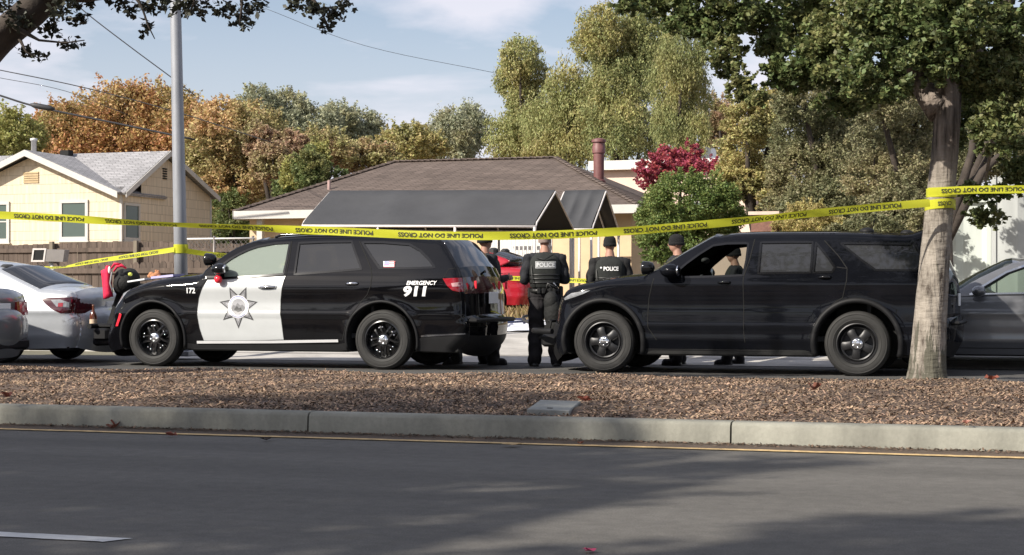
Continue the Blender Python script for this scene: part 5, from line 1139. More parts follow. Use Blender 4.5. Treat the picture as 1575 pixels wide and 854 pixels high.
# white reversing lamp block inside the wrapped tail lamp
P_ = SIL.P['tail_lamp']; q = [(SIL.xe-.36, .885*SIL.kz), (SIL.xe-.22, .89*SIL.kz), (SIL.xe-.10, .85*SIL.kz), (SIL.xe-.10, .78*SIL.kz), (SIL.xe-.26, .79*SIL.kz)]; SIL.patch(q, lamp_clear, 'reverse_lamp', P_, off=.009)
q = [(SIL.xe-.24, .84*SIL.kz), (SIL.xe-.17, .845*SIL.kz), (SIL.xe-.17, .79*SIL.kz), (SIL.xe-.24, .79*SIL.kz)]; SIL.patch(q, lamp_red, 'lamp_block', P_, off=.012)
# grey saloon at the left edge
b = atD(47, 480, 22.6); gx = b[0]-4.85/2-.02
GRY = sedan('grey_car', 'medium grey saloon cut off by the left edge, tail lamps lit by daylight', (gx, b[1]-.72, 0), 0, paint_grey, width=1.8, lampshape=1, height=1.42)
GRY.root['label'] = 'medium grey saloon cut off by the left edge, nearer than the silver one'
# dark grey saloon on the right
xd = atY(1492, 445, 22.35)[0]
DRK = sedan('dark_grey_car', 'dark metallic grey saloon with chrome window line at the right edge', (xd-(-4.85/2+1.50), 23.05, 0), 0, paint_dark, width=1.84, chrome_line=True)
# red car on the drive: nose to the right
wr_ = atY(752, 447, 32.6); zr = .54
RED = sedan('red_car', 'bright red car parked on the drive under the canopy, tail to the right', (wr_[0]-(-2.15+.93+2.6), 33.5, zr), 0, paint_red, length=4.3, height=1.38, width=1.76, wb=2.6, rim='black')
# ================================================================== street furniture, tape, wires, small things
galv_pole = M('galvanised_pole', (.27, .28, .305), rough=.55, metal=.3, var=.22, scale=2.2, stretch=(3, 3, .5))
D0 = 25.0; a, b = atD(278, 400, D0), atD(270, 10, D0); gz = .1
pl = thing('street_lamp', (a[0], a[1], gz), 'tall grey metal street lamp pole behind the black and white police car', 'street lamp')
d = (Vector(b)-Vector(a)).normalized(); base = Vector(a)+d*((gz-a[2])/d.z); top = base+d*9.0; m = MB(); m.tube([base, base.lerp(top, .25), base.lerp(top, .6), top], [.102, .095, .080, .060], 20); m.build('pole', galv_pole, pl, smooth=True)
m = MB(); m.tube([top, top+Vector((-.2, -.4, .35)), top+Vector((-.5, -1.6, .6))], [.05, .04, .035], 10); m.build('arm', galv_pole, pl, smooth=True)
m = MB(); m.ell(top+Vector((-.55, -1.9, .60)), (.16, .38, .09)); m.build('lamp_head', galv_pole, pl, smooth=True)
m = MB(); m.box((base.x-.2, base.y-.2, gz-.05), (base.x+.2, base.y+.2, gz+.03), .01); m.build('base_plate', galv_pole, pl)
POLE = (base, d)

tape_y = leafmat('yellow_tape_plastic', (.66, .67, .05), var=.0, hue=0, trans=.42, rough=.35); tape_k = M('tape_black_print', (.02, .02, .012), rough=.5)
def tape(name, nodes, label, letters=True, width=.075, phase=0., reps=None, group='strips of police tape', rot=True, only=None):
    """nodes: [(point, twist about the run in degrees, width factor)]; twist 0 hangs upright facing the camera"""
    P = catmull([n[0] for n in nodes], 14); tw = catmull([(n[1], n[2], 0) for n in nodes], 14); s = np.concatenate([[0], np.cumsum(np.linalg.norm(np.diff(P, axis=0), axis=1))]); Ls = s[-1]
    T = np.gradient(P, axis=0); T /= np.linalg.norm(T, axis=1)[:, None]; up = np.array([0, 0, 1.]); sd = np.cross(T, up); sd /= np.linalg.norm(sd, axis=1)[:, None]; u2 = np.cross(sd, T)
    a = np.radians(tw[:, 0]); Wd = u2*np.cos(a)[:, None]+sd*np.sin(a)[:, None]; Nn = np.cross(T, Wd)
    def at(q):
        q = np.clip(q, 0, Ls); i = np.clip(np.searchsorted(s, q)-1, 0, len(s)-2); f = ((q-s[i])/(s[i+1]-s[i]+1e-9))[:, None]; mix = lambda A: A[i]*(1-f)+A[i+1]*f
        return mix(P), mix(Wd), mix(Nn), mix(tw[:, 1:2])[:, 0]
    n = max(24, int(Ls/.08)); q = np.linspace(0, Ls, n); p, w_, nn, k = at(q); rows = [p+w_*(width/2*v)[:, None] if False else p+w_*((width/2*v)*k)[:, None]+nn*(.004*np.sin(q*5+v*2))[:, None] for v in (-1, -.33, .33, 1)]
    V = np.stack(rows, 1).reshape(-1, 3); t = thing(name, tuple(P[0]), label, 'police tape', group); fastmesh('tape_strip', V, [(i*4+j, (i+1)*4+j, (i+1)*4+j+1, i*4+j+1) for i in range(n-1) for j in range(3)], tape_y, t, smooth=True)
    if letters:
        V2, Fc = text2d('POLICE LINE DO NOT CROSS', .03); rep = 1.02; wl = .78; mb = MB(); x = phase
        V2 = V2.copy(); V2[:, 0] *= wl/V2[:, 0].max(); V2[:, 1] = (V2[:, 1]-.5)*.040
        camp = np.array([0, 0, HC])
        while x+wl < Ls-.02:
            if only is None or any(lo <= x <= hi for lo, hi in only):
                for body in [0]:
                    X, Zz = V2[:, 0], V2[:, 1]
                    if rot: X, Zz = wl-X, -Zz            # the tape hangs upside down
                    pp, ww, n3, kk = at(x+X); sg = np.sign(((camp-pp)*n3).sum(1))[:, None]; off = nn[0]*0
                    pos = pp+ww*(Zz*kk)[:, None]+n3*(.004*np.sin((x+X)*5))[:, None]+n3*sg*.0035
                    mb = MB(); mb.add(pos, Fc); mb.build('lettering', tape_k, t)
            x += rep
    return t
TD = 15.6      # the long run hangs along the median between the two trees
treeD = 16.3
def tp(px, py, D, tw=0, k=1.): return (tuple(atD(px, py, D)), tw, k)
tape('police_tape', [tp(-130, 327, 16.9, 0), tp(0, 331, 16.6, 5), tp(100, 336, 16.4, 10), tp(180, 341, 16.2, 35), tp(270, 346, 16.0, 60, 1), tp(360, 349, 15.8, 50), tp(440, 353, 15.6, 20), tp(520, 356, 15.4, 4), tp(640, 361.5, 15.2, 0), tp(740, 363, 15.1, 0), tp(840, 361.5, 15.1, 4), tp(940, 357, 15.1, 10), tp(1040, 349.5, 15.2, 6), tp(1140, 340, 15.35, 20), tp(1200, 333.5, 15.5, 30), tp(1280, 325.5, 15.7, 12), tp(1360, 318, 15.9, 0), tp(1430, 312, 16.0, -4)],
     'long yellow police tape sagging across the street in front of both SUVs', phase=.12)
tape('police_tape', [tp(1428, 295, 16.03, 0), tp(1450, 294, 15.98, 0), tp(1500, 292, 15.95, 0), tp(1580, 291, 15.9, 8), tp(1800, 286, 15.8, 0), tp(2300, 276, 15.6, 4)], 'yellow police tape running from the tree trunk to the right edge', phase=.12)
# wraps round the trunk
def wrap(name, c, r, zs, label, mat=tape_y, w_=.076, sag=0., text=None, n=28, group='strips of police tape', tilt=(0, 0), rows=1):
    t = thing(name, (c[0], c[1], zs), label, 'police tape', group)
    mb = MB(); vs = []
    for i in range(n+1):
        a = 2*math.pi*i/n; rr_ = r*(1+.03*math.sin(3*a)); z = zs+tilt[0]*math.cos(a)+tilt[1]*math.sin(a); vs += [(c[0]+math.cos(a)*rr_, c[1]+math.sin(a)*rr_, z-w_/2), (c[0]+math.cos(a+.02)*rr_*1.01, c[1]+math.sin(a)*rr_*1.01, z), (c[0]+math.cos(a)*rr_, c[1]+math.sin(a)*rr_, z+w_/2)]
    mb.add(vs, [(i*3+j, (i+1)*3+j, (i+1)*3+j+1, i*3+j+1) for i in range(n) for j in (0, 1)]); mb.build('tape_strip', mat, t, smooth=True)
    if text:
        V2, Fc = text2d(text, .03); V2 = V2.copy(); wl = .04*V2[:, 0].max()*.8; V2[:, 0] *= .04*.8; V2[:, 1] = (V2[:, 1]-.5)*.04; a0 = -math.pi/2+PSI+.05; mb = MB()
        ang = a0+(wl/2-V2[:, 0])/r; R2 = r*1.0+.012; mb.add(np.stack([c[0]+np.cos(ang)*R2, c[1]+np.sin(ang)*R2, zs-V2[:, 1]+tilt[0]*np.cos(ang)+tilt[1]*np.sin(ang)], 1), Fc); mb.build('lettering', tape_k, t)
    return t
TC = lambda py: atD(1440+(380-py)*.09, py, treeD)
c1, c2, c3 = TC(295), TC(313), TC(308)
wrap('police_tape', c1, .142, TC(297)[2], 'upper yellow police tape loop round the tree trunk', w_=.085)
wrap('police_tape', c2, .146, TC(316)[2], 'lower yellow police tape loop reading CROSS round the tree trunk', text='CROSS', w_=.09, tilt=(.01, -.01))
# tape tied round the lamp pole and running behind
pz = lambda py: Vector(atD(278, py, D0)); q = pz(383)
wrap('police_tape', q, .108, q[2], 'yellow police tape knotted round the lamp pole', w_=.13)
tape('police_tape', [tp(268, 384, 24.9, 0), tp(200, 394, 25.3, 12), tp(140, 403, 25.8, 30), tp(85, 412, 26.4, 60), tp(40, 411, 27.0, 30), tp(-40, 408, 28, 20)], 'yellow police tape falling from the lamp pole towards the mailbox', phase=.3)
tape('police_tape', [tp(286, 386, 24.9, 0), tp(320, 391, 25.1, 10), tp(350, 394, 25.4, 15), tp(420, 402, 26.2, 20), tp(520, 414, 27, 20), tp(640, 424, 27.6, 20), tp(740, 427, 27.8, 0), tp(800, 428.5, 27.7, 6), tp(880, 431.5, 27.2, 0), tp(960, 434, 26.8, 20), tp(1100, 432, 26.4, 0)], 'yellow police tape stretched behind the officers from the lamp pole', phase=.4)

# mailbox
mbx = thing('mailbox', tuple(atD(72, 428, 28.2)), 'small grey mailbox with open white rimmed front on a post by the fence', 'mailbox')
gm = M('mailbox_grey', (.22, .20, .19), rough=.6, var=.1); c = Vector(atD(76, 393, 28.2)); e = Vector((math.cos(.5), math.sin(.5)*1., 0)); s_ = Vector((-e.y, e.x, 0))
def obox(m, c, ax, ay, az, hx, hy, hz): 
    vs = [c+ax*(i*hx)+ay*(j*hy)+az*(k*hz) for k in (-1, 1) for j in (-1, 1) for i in (-1, 1)]; m.add(vs, [(0, 2, 3, 1), (4, 5, 7, 6), (0, 1, 5, 4), (1, 3, 7, 5), (3, 2, 6, 7), (2, 0, 4, 6)])
ax = Vector((1, .2, -.03)).normalized(); az = Vector((.16, 0, 1)).normalized(); ay = az.cross(ax)
m = MB(); obox(m, c+ax*.12, ax, ay, az, .17, .11, .10); m.build('box', gm, mbx)
m = MB(); cf = c-ax*.125
fx = Vector((.99, .12, 0)).normalized(); 
for dx, dz, hx, hz in ((0, .10, .12, .014), (0, -.10, .12, .014), (-.106, 0, .014, .086), (.106, 0, .014, .086)): obox(m, cf+fx*dx+az*dz-Vector((0, .1, 0)), fx, Vector((fx.y, -fx.x, 0)), az, hx, .01, hz)
m.build('rim', M('mailbox_rim', (.62, .57, .54), rough=.5), mbx)
m = MB(); obox(m, cf-Vector((0, .09, 0)), fx, Vector((fx.y, -fx.x, 0)), az, .095, .006, .09); m.build('opening', darkvoid, mbx)
m = MB(); m.tube([c+Vector((.02, .0, -.1)), c+Vector((.09, 0, -.32)), c+Vector((.10, 0, -1.0))], .035, 8); m.build('post', M('mailbox_post', (.55, .53, .5), rough=.6), mbx, smooth=True)

# overhead wires
wire_m = M('overhead_wire', (.03, .03, .035), rough=.6)
def wire(nodes, r, label, D=44.): 
    P = catmull([atD(x, y, D) for x, y in nodes], 6); m = MB(); m.tube(P, r, 6); return tag(m.build('overhead_wire', wire_m, smooth=True), label, 'wire', 'overhead wires')
wire([(90, -18), (135, 22), (200, 72), (262, 118), (300, 147)], .016, 'thin wire slanting down across the sky to the lamp pole')
wire([(-40, 100), (0, 108), (130, 135), (270, 172), (420, 220)], .014, 'middle wire crossing the sky above the brown tree, left')
wire([(-40, 112), (0, 120), (100, 140), (200, 178)], .008, 'faint hair thin wire just under the middle wire')
w3 = wire([(-60, 128), (0, 147), (60, 165), (180, 190), (300, 215)], .028, 'thick cable with a splice sleeve at the upper left')
m = MB(); p0, p1 = Vector(atD(46, 161, 44)), Vector(atD(84, 168, 44)); m.tube([p0, p0.lerp(p1, .2), p0.lerp(p1, .8), p1], [.03, .075, .075, .03], 10); o = m.build('splice', wire_m, None, smooth=True); wl_ = Vector(o.location); o.parent = w3; o.location = wl_-Vector(w3.location)
wire([(400, 10), (560, 70), (760, 112)], .006, 'faint wire across the open sky in the middle')

# ------------------------------------------------------------------ things on the black and white car and on the drive
hood = CAR_A
def hp(px, py, dy=0.): p = atY(px, py, hood.o[1]-.9+dy); return Vector(p)
red_cloth = M('red_cloth', (.62, .012, .06), rough=.75, var=.12, scale=6, bump=.3, bscale=18); blk_cloth = M('black_gear_cloth', (.0035, .004, .004), rough=.8, var=.4, scale=14, bump=.5, bscale=30)
p = [hp(155, 417, .35), hp(172, 409, .35), hp(173, 457, .35), hp(157, 460, .35)]; n = 9; mb = MB(); vs = []
for i in range(n):
    for j in range(n):
        u, v = i/(n-1), j/(n-1); q = (p[0]*(1-u)+p[1]*u)*(1-v)+(p[3]*(1-u)+p[2]*u)*v; vs.append(q+Vector((0, .03*math.sin(u*5+v*2)-.10*u, .006*math.sin(u*9))))
k = len(vs); vs += [v+Vector((.03, .05, 0)) for v in vs]; g = lambda i, j, o=0: o+i*n+j
mb.add(vs, [(g(i, j, o), g(i+1, j, o), g(i+1, j+1, o), g(i, j+1, o)) for o in (0, k) for i in range(n-1) for j in range(n-1)]+[(g(i, e, 0), g(i+1, e, 0), g(i+1, e, k), g(i, e, k)) for e in (0, n-1) for i in range(n-1)]+[(g(e, i, 0), g(e, i+1, 0), g(e, i+1, k), g(e, i, k)) for e in (0, n-1) for i in range(n-1)])
tag(mb.build('red_cloth', red_cloth, smooth=True), 'bright red cloth hanging over the front of the black and white police car', 'cloth')
kb = hp(200, 447, .45); t = thing('gear_bag', tuple(kb), 'bulky black gear bag with red trim on the police car hood', 'bag')
m = MB(); rr_ = random.Random(4)
for (x, y, z, a, b, c_) in ((0, 0, .16, .27, .26, .17), (-.12, .02, .22, .16, .2, .16), (.1, 0, .24, .17, .2, .13), (-.2, .05, .12, .12, .18, .15), (.02, .05, .31, .16, .15, .08)): m.ell(kb+Vector((x*.62-.05, y, z*.92-.05)), (a*.66, b*.8, c_*.92), 16, 10)
m.build('bag_body', blk_cloth, t, smooth=True)
m = MB()
for (x0, z0, x1, z1) in ((-.16, .30, -.02, .36), (-.12, .26, .02, .33), (-.04, .33, .06, .30)): m.tube([kb+Vector((x0, -.22, z0)), kb+Vector(((x0+x1)/2, -.25, (z0+z1)/2+.03)), kb+Vector((x1, -.2, z1))], [.012, .02, .012], 8)
m.build('red_strap', red_cloth, t, smooth=True)
m = MB(); m.ell(kb+Vector((-.20, -.2, .28)), (.022, .02, .05), 10, 8); m.build('white_tag', white_vinyl, t, smooth=True)
m = MB(); m.ell(kb+Vector((.11, -.18, .22)), (.03, .03, .026), 10, 8); m.build('yellow_light', M('yellow_green_plastic', (.6, .65, .1), rough=.4), t, smooth=True)
m = MB(); m.tube([kb+Vector((-.12, -.27, .25)), kb+Vector((-.14, -.28, .1)), kb+Vector((-.1, -.28, -.02))], .012, 6); m.build('shoulder_strap', M('grey_webbing', (.25, .25, .25), rough=.7), t, smooth=True)
tb = hp(237, 428, .35); m = MB(); t = thing('brown_toy', tuple(tb), 'small orange brown soft toy lying on the police car hood', 'toy')
for (x, z, r_) in ((0, .03, .055), (.05, .06, .045), (-.04, .055, .04), (.07, .03, .035), (-.07, .03, .03), (.065, .095, .018), (.03, .1, .018)): m.ell(tb+Vector((x, 0, z)), (r_, r_*.9, r_*.8), 10, 7)
m.build('toy_body', M('orange_plush', (.42, .19, .09), rough=.9, var=.3, scale=20), t, smooth=True)
def paper(px0, px1, py0, py1, mat, label, name, dz=.01, dy=.3, th=.012):
    a, b = hp(px0, py0, dy), hp(px1, py1, dy); m = MB(); w_ = Vector((.02, .12, .006)); vs = [a-w_, b-w_, b+w_, a+w_]; vs += [v+Vector((0, 0, th)) for v in vs]; m.add(vs, [(0, 3, 2, 1), (4, 5, 6, 7), (0, 1, 5, 4), (1, 2, 6, 5), (2, 3, 7, 6), (3, 0, 4, 7)]); return tag(m.build(name, mat), label, 'paper')
paper(205, 231, 434, 430, M('white_paper', (.72, .74, .76), rough=.7), 'white paper sheets lying on the police car hood beside the gear bag', 'paper_sheet', th=.02)
paper(241, 275, 428.5, 425, M('lilac_paper', (.42, .40, .66), rough=.6), 'lilac folder lying on the police car hood right of the brown toy', 'paper_folder', th=.03)
bt_ = hp(143.5, 505.5, .55); amber = M('amber_glass', (.10, .025, .008), rough=.1, var=.1, coat=1); t = thing('glass_bottle', tuple(bt_), 'brown glass bottle with pale label standing on the push bumper', 'bottle')
m = MB(); m.lathe([(.044, .002), (.05, .02), (.05, .17), (.04, .21), (.018, .25), (.016, .31), (.019, .33), (.005, .332)], c=tuple(bt_), n=18); m.build('bottle_body', amber, t, smooth=True)
m = MB(); m.lathe([(.0515, .05), (.0515, .13)], c=tuple(bt_), n=18, cap=False); m.build('bottle_label', M('bottle_label', (.55, .42, .3), rough=.7), t, smooth=True)
# sheet and bicycle on the drive
Ys = 27.9; a, b = atY(762, 500, Ys), atY(820, 500, Ys); sheet_m = M('white_sheet', (.66, .67, .72), rough=.8, var=.1, scale=3)
zs_ = lambda y: float(np.interp(y, [22.45, 23.2, 24, 27, 29.2, 33], [.006, .03, .124, .31, .43, .66])); n = 16; vs = []; rs = np.random.RandomState(8)
for i in range(n):
    for j in range(n):
        x = a[0]-1.2+(b[0]-a[0]+1.4)*i/(n-1); y = 27.2+2.5*j/(n-1); e = .05*math.sin(i*2.1+j) if j in (0, n-1) else 0; vs.append((x+.04*math.sin(j*1.7), y+e, zs_(y)+.012+.018*abs(math.sin(i*1.3+j*.9))+rs.rand()*.012))
m = MB(); m.add(vs, [(i*n+j, (i+1)*n+j, (i+1)*n+j+1, i*n+j+1) for i in range(n-1) for j in range(n-1)]); tag(m.build('white_sheet', sheet_m, smooth=True), 'crumpled white sheet spread on the concrete driveway', 'sheet')
bc = Vector(atY(790, 501, 28.2)); bt = thing('fallen_bicycle', tuple(bc), 'dark blue bicycle lying on the white sheet on the driveway', 'bicycle'); nav = M('navy_bike_paint', (.02, .03, .09), rough=.3, coat=.6)
zq = zs_(28.2)+.09
def BP(x, y, z=0): return Vector((bc.x-.18+x, 28.1+y, zs_(28.1+y)+.08+z))
m = MB(); m.tube([BP(-.35, .1), BP(.05, -.25, .03), BP(.35, .15, .03)], .02, 8); m.tube([BP(-.35, .1), BP(-.2, .5, .05), BP(.35, .25, .06)], .02, 8); m.tube([BP(-.2, .55, .12), BP(.05, -.25, .03)], .02, 8); m.tube([BP(.35, .15), BP(.5, .5, .1)], .02, 8); m.build('frame', nav, bt, smooth=True)
for x, y, tl_ in ((-.62, -.05, .25), (.72, 0, -.35)):
    m = MB(); cc = BP(x, y, .05); ring = [cc+Vector((math.cos(t_)*.33, math.sin(t_)*.31, math.sin(t_)*.06+math.cos(t_)*tl_*.2)) for t_ in np.linspace(0, 6.2832, 25)]; m.tube(ring, .024, 8, cap=False)
    for q in ring[:-1:3]: m.tube([cc, q], .004, 4)
    m.build('wheel', rubber, bt, smooth=True)
m = MB(); m.tube([BP(.38, .5, .18), BP(.5, .5, .12), BP(.66, .42, .16)], .016, 8); m.ell(BP(-.25, .62, .16), (.12, .06, .04)); m.build('handlebar', plastic_blk, bt, smooth=True)
# ================================================================== trees and shrubs
def leafcloud(blobs, n, size, seed, droop=0., clump=.34, flat=.75, hollow=.35, aspect=.55, kc=None):
    """leaf blades gathered in clumps inside ellipsoids; blobs [(centre, (rx,ry,rz))]"""
    r = np.random.RandomState(seed); vol = np.array([b[1][0]*b[1][2] for b in blobs]); share = vol/vol.sum(); C = []; 
    for (c, rad), sh in zip(blobs, share):
        m = max(6, int(n*sh)); c = np.array(c); rad = np.array(rad); k = kc or max(22, int(105*math.sqrt(rad[0]*rad[2])/ (.9+.12*rad[0])))
        dirs = r.randn(k, 3); dirs /= np.linalg.norm(dirs, axis=1)[:, None]; rr = (hollow+(1-hollow)*r.rand(k)**.5)[:, None]; cc = c+dirs*rr*rad
        cr = clump*np.mean(rad)*r.uniform(.35, 1.15, k); w_ = cr**2; i = r.choice(k, m, p=w_/w_.sum())
        p = r.randn(m, 3); p /= np.linalg.norm(p, axis=1)[:, None]; p *= (r.rand(m)**.6)[:, None]*1.15; s3 = np.array([1, 1, flat if droop == 0 else 1.+droop*1.6])
        q = cc[i]+p*cr[i][:, None]*s3
        ns_ = max(5, int(k*.7)); d2 = r.randn(ns_, 3); d2 /= np.linalg.norm(d2, axis=1)[:, None]; st_ = c+d2*rad*r.uniform(.72, .98, ns_)[:, None]; dd = d2+np.array([0, 0, .55-2.2*droop]); dd /= np.linalg.norm(dd, axis=1)[:, None]; ll = np.mean(rad)*r.uniform(.18, .55, ns_)
        j = np.where(r.rand(m) < .24)[0]; e = r.randint(0, ns_, len(j)); q[j] = st_[e]+dd[e]*(ll[e]*r.rand(len(j)))[:, None]+r.randn(len(j), 3)*np.mean(rad)*.045
        C.append(q)
    P = np.concatenate(C); m = len(P); s = size*r.uniform(.55, 1.25, m)
    u = r.randn(m, 3); u[:, 2] = u[:, 2]*.6-.25-droop*2.2; u /= np.linalg.norm(u, axis=1)[:, None]; v = np.cross(u, r.randn(m, 3)); v /= np.linalg.norm(v, axis=1)[:, None]; nrm = np.cross(u, v)
    a = aspect*(1-.45*min(1, droop)); L_ = s[:, None]*u; W_ = (s*a)[:, None]*v*.5
    V = np.stack([P-L_*.5, P-W_-L_*.05+nrm*(s*.06)[:, None], P+L_*.5, P+W_-L_*.05+nrm*(s*.06)[:, None]], 1).reshape(-1, 3)
    return V, np.arange(4*m).reshape(m, 4)
bark_g = M('grey_bark', (.12, .10, .085), rough=.9, var=.35, scale=4, bump=.6, bscale=18, stretch=(2, 2, .6)); bark_d = M('dark_bark', (.045, .035, .028), rough=.95, var=.4, scale=5, bump=.6, bscale=20)
def tree(name, label, cat, D, blobs, n, size, mat, seed, droop=0., group=None, trunk=True, hollow=.35, clump=.34, dy=.75, tr=.18, aspect=.55, base=None, bark=None):
    W3 = []
    for i, (px, py, rx, rz) in enumerate(blobs):
        d = D+((i*7919) % 5-2)*.35; c = atD(px, py, d); k = d/FPX; W3.append((c, (rx*k, (rx+rz)*.5*k*dy, rz*k)))
    low = min(W3, key=lambda b: b[0][2]-b[1][2]*.3); cen = np.mean([b[0] for b in W3], 0); bx = base or (cen[0], cen[1]); gz = ground_z(bx[1])
    t = thing(name, (bx[0], bx[1], gz), label, cat, group); n_ = int(n*3.4); V, Fq = leafcloud(W3, n_, size*.54, seed, droop, hollow=hollow, clump=clump, aspect=aspect); fastmesh('crown', V, Fq, mat, t)
    if trunk:
        m = MB(); rs = random.Random(seed); zc = min(b[0][2] for b in W3); fork = Vector((bx[0], bx[1], gz+max(.15, (zc-gz)*.55))); m.tube([(bx[0], bx[1], gz-.1), (bx[0]+.02, bx[1], gz+.2), fork], [tr*1.4, tr, tr*.8], 9)
        for c, rad in W3:
            c = Vector(c); mid = fork.lerp(c, .5)+Vector((rs.uniform(-.2, .2), rs.uniform(-.2, .2), .15)); m.tube([fork-Vector((0, 0, .1)), mid, c, c+Vector((0, 0, rad[2]*.6))], [tr*.6, tr*.38, tr*.2, tr*.06], 6)
        m.build('trunk', bark or bark_d, t, smooth=True)
    return t
LM = dict(
    brown=leafmat('rusty_leaves', (.50, .295, .13), col2=(.36, .28, .12), k2=.5, cscale=.28), gold=leafmat('golden_leaves', (.58, .41, .21), col2=(.38, .33, .15), k2=.7, cscale=.4), olive=leafmat('olive_leaves', (.27, .27, .11), col2=(.36, .29, .13), k2=.6),
    lime=leafmat('lime_leaves', (.36, .35, .12)), greyg=leafmat('grey_green_leaves', (.34, .355, .24), col2=(.37, .35, .2), k2=.5), rust=leafmat('rust_leaves', (.46, .30, .18), col2=(.36, .33, .15), k2=.8, cscale=.6), green=leafmat('mid_green_leaves', (.16, .20, .075), col2=(.24, .24, .09), k2=.5),
    yellow=leafmat('yellow_green_leaves', (.44, .38, .16), col2=(.31, .30, .13), k2=.5), willow=leafmat('willow_leaves', (.33, .34, .14), col2=(.42, .38, .16), k2=.5, cscale=.4), willow2=leafmat('dark_willow_leaves', (.27, .29, .12), col2=(.38, .35, .14), k2=.55, cscale=.5),
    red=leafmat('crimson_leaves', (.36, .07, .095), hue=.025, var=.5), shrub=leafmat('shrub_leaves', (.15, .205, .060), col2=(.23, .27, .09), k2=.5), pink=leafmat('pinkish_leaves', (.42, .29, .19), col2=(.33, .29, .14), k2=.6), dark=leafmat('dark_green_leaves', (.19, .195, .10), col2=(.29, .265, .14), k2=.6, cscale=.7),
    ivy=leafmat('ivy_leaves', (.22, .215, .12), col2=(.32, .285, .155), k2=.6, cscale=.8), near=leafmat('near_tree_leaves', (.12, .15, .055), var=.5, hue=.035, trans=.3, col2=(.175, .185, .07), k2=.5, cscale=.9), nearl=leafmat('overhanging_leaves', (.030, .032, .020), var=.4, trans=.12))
BG = 'trees behind the houses'
tree('autumn_tree', 'broad rusty brown autumn tree rising behind the cream house', 'tree', 72, [(125, 215, 70, 56), (185, 180, 75, 46), (245, 182, 70, 46), (110, 260, 75, 50), (195, 245, 90, 66), (285, 212, 60, 54), (270, 265, 75, 55), (90, 210, 50, 50)], 34000, .30, LM['brown'], 1, group=BG, hollow=.45, tr=.35)
tree('autumn_tree', 'golden brown rounded tree just right of the lamp pole', 'tree', 62, [(345, 198, 56, 44), (325, 245, 55, 60), (390, 215, 48, 55), (365, 270, 60, 45)], 17000, .24, LM['gold'], 2, group=BG, hollow=.45)
tree('leafy_tree', 'olive green bushy tree between the two houses', 'tree', 68, [(385, 290, 55, 48), (350, 325, 35, 38), (425, 265, 40, 40), (370, 345, 40, 30)], 12000, .19, LM['olive'], 3, group=BG)
tree('leafy_tree', 'small lime green tree at the left edge behind the grey roof', 'tree', 64, [(15, 205, 42, 38), (45, 215, 25, 30), (-20, 215, 40, 45)], 7000, .22, LM['lime'], 4, group=BG)
tree('leafy_tree', 'wide grey green treetop on the skyline right of the golden tree', 'tree', 92, [(395, 165, 35, 32), (445, 168, 36, 28), (480, 195, 50, 32), (430, 205, 50, 40)], 10000, .30, LM['greyg'], 5, group=BG, hollow=.3)
tree('leafy_tree', 'sparse grey green treetop on the skyline above the vent pipe', 'tree', 95, [(525, 185, 30, 30), (560, 195, 32, 24), (530, 215, 50, 28)], 7000, .28, LM['greyg'], 6, group=BG, hollow=.2)
tree('autumn_shrub', 'low rust coloured bush behind the left end of the brown roof', 'shrub', 58, [(495, 232, 55, 30), (555, 242, 48, 24), (450, 250, 40, 35), (590, 240, 30, 18)], 10000, .2, LM['rust'], 7, group=BG)
tree('autumn_shrub', 'pinkish brown bush below the golden tree, left of the vent pipe', 'shrub', 56, [(420, 250, 34, 30), (400, 215, 30, 26), (445, 225, 30, 24)], 6000, .2, LM['pink'], 71, group=BG, hollow=.4)
tree('leafy_tree', 'lime green feathery bush in front of the rust coloured bush', 'shrub', 53, [(455, 268, 24, 26), (490, 245, 20, 26)], 4000, .17, LM['lime'], 72, group=BG, droop=.2)
tree('leafy_tree', 'olive brown thicket low behind the gap between the two houses', 'tree', 71, [(345, 290, 40, 50), (385, 265, 44, 44), (420, 290, 50, 34)], 9000, .2, LM['brown'], 73, group=BG)
tree('leafy_tree', 'dark green bush low in the gap between the cream house and the tan house', 'shrub', 62, [(352, 325, 32, 34), (366, 368, 40, 36), (345, 360, 30, 36)], 6000, .17, LM['green'], 74, group=BG, hollow=.45)
tree('leafy_tree', 'dark green small tree behind the thin roof vent pipe', 'tree', 52, [(478, 262, 26, 34), (450, 290, 30, 25), (510, 270, 22, 20)], 6000, .17, LM['green'], 8, group=BG)
tree('leafy_tree', 'yellow green tree behind the ridge end of the brown roof', 'tree', 66, [(625, 222, 36, 30), (655, 228, 34, 26), (600, 225, 22, 28)], 7000, .22, LM['yellow'], 9, group=BG)
tree('leafy_tree', 'dull grey green tree behind the middle of the brown roof', 'tree', 78, [(695, 212, 32, 42), (725, 205, 28, 44), (665, 225, 30, 28)], 8000, .25, LM['greyg'], 10, droop=.3, group=BG, hollow=.25)
tree('willow_tree', 'slender tree with a separate rounded top left of the tall willow', 'tree', 70, [(800, 88, 32, 28), (785, 122, 26, 26), (815, 125, 28, 30), (805, 165, 30, 34), (790, 215, 46, 40), (825, 215, 40, 42)], 15000, .22, LM['willow'], 11, droop=.5, group=BG)
tree('willow_tree', 'feathery pale willow between the slender tree and the tall willow', 'tree', 66, [(875, 140, 36, 40), (850, 185, 48, 40), (895, 185, 45, 45), (870, 225, 70, 28)], 15000, .22, LM['willow'], 12, droop=.7, group=BG, hollow=.25)
tree('willow_tree', 'tallest olive green willow reaching the top of the picture', 'tree', 64, [(925, 45, 34, 36), (905, 70, 28, 24), (955, 75, 48, 48), (995, 55, 45, 45), (950, 130, 48, 42), (940, 190, 55, 45), (985, 110, 40, 45), (990, 205, 45, 35)], 26000, .21, LM['willow2'], 13, droop=.5, group=BG)
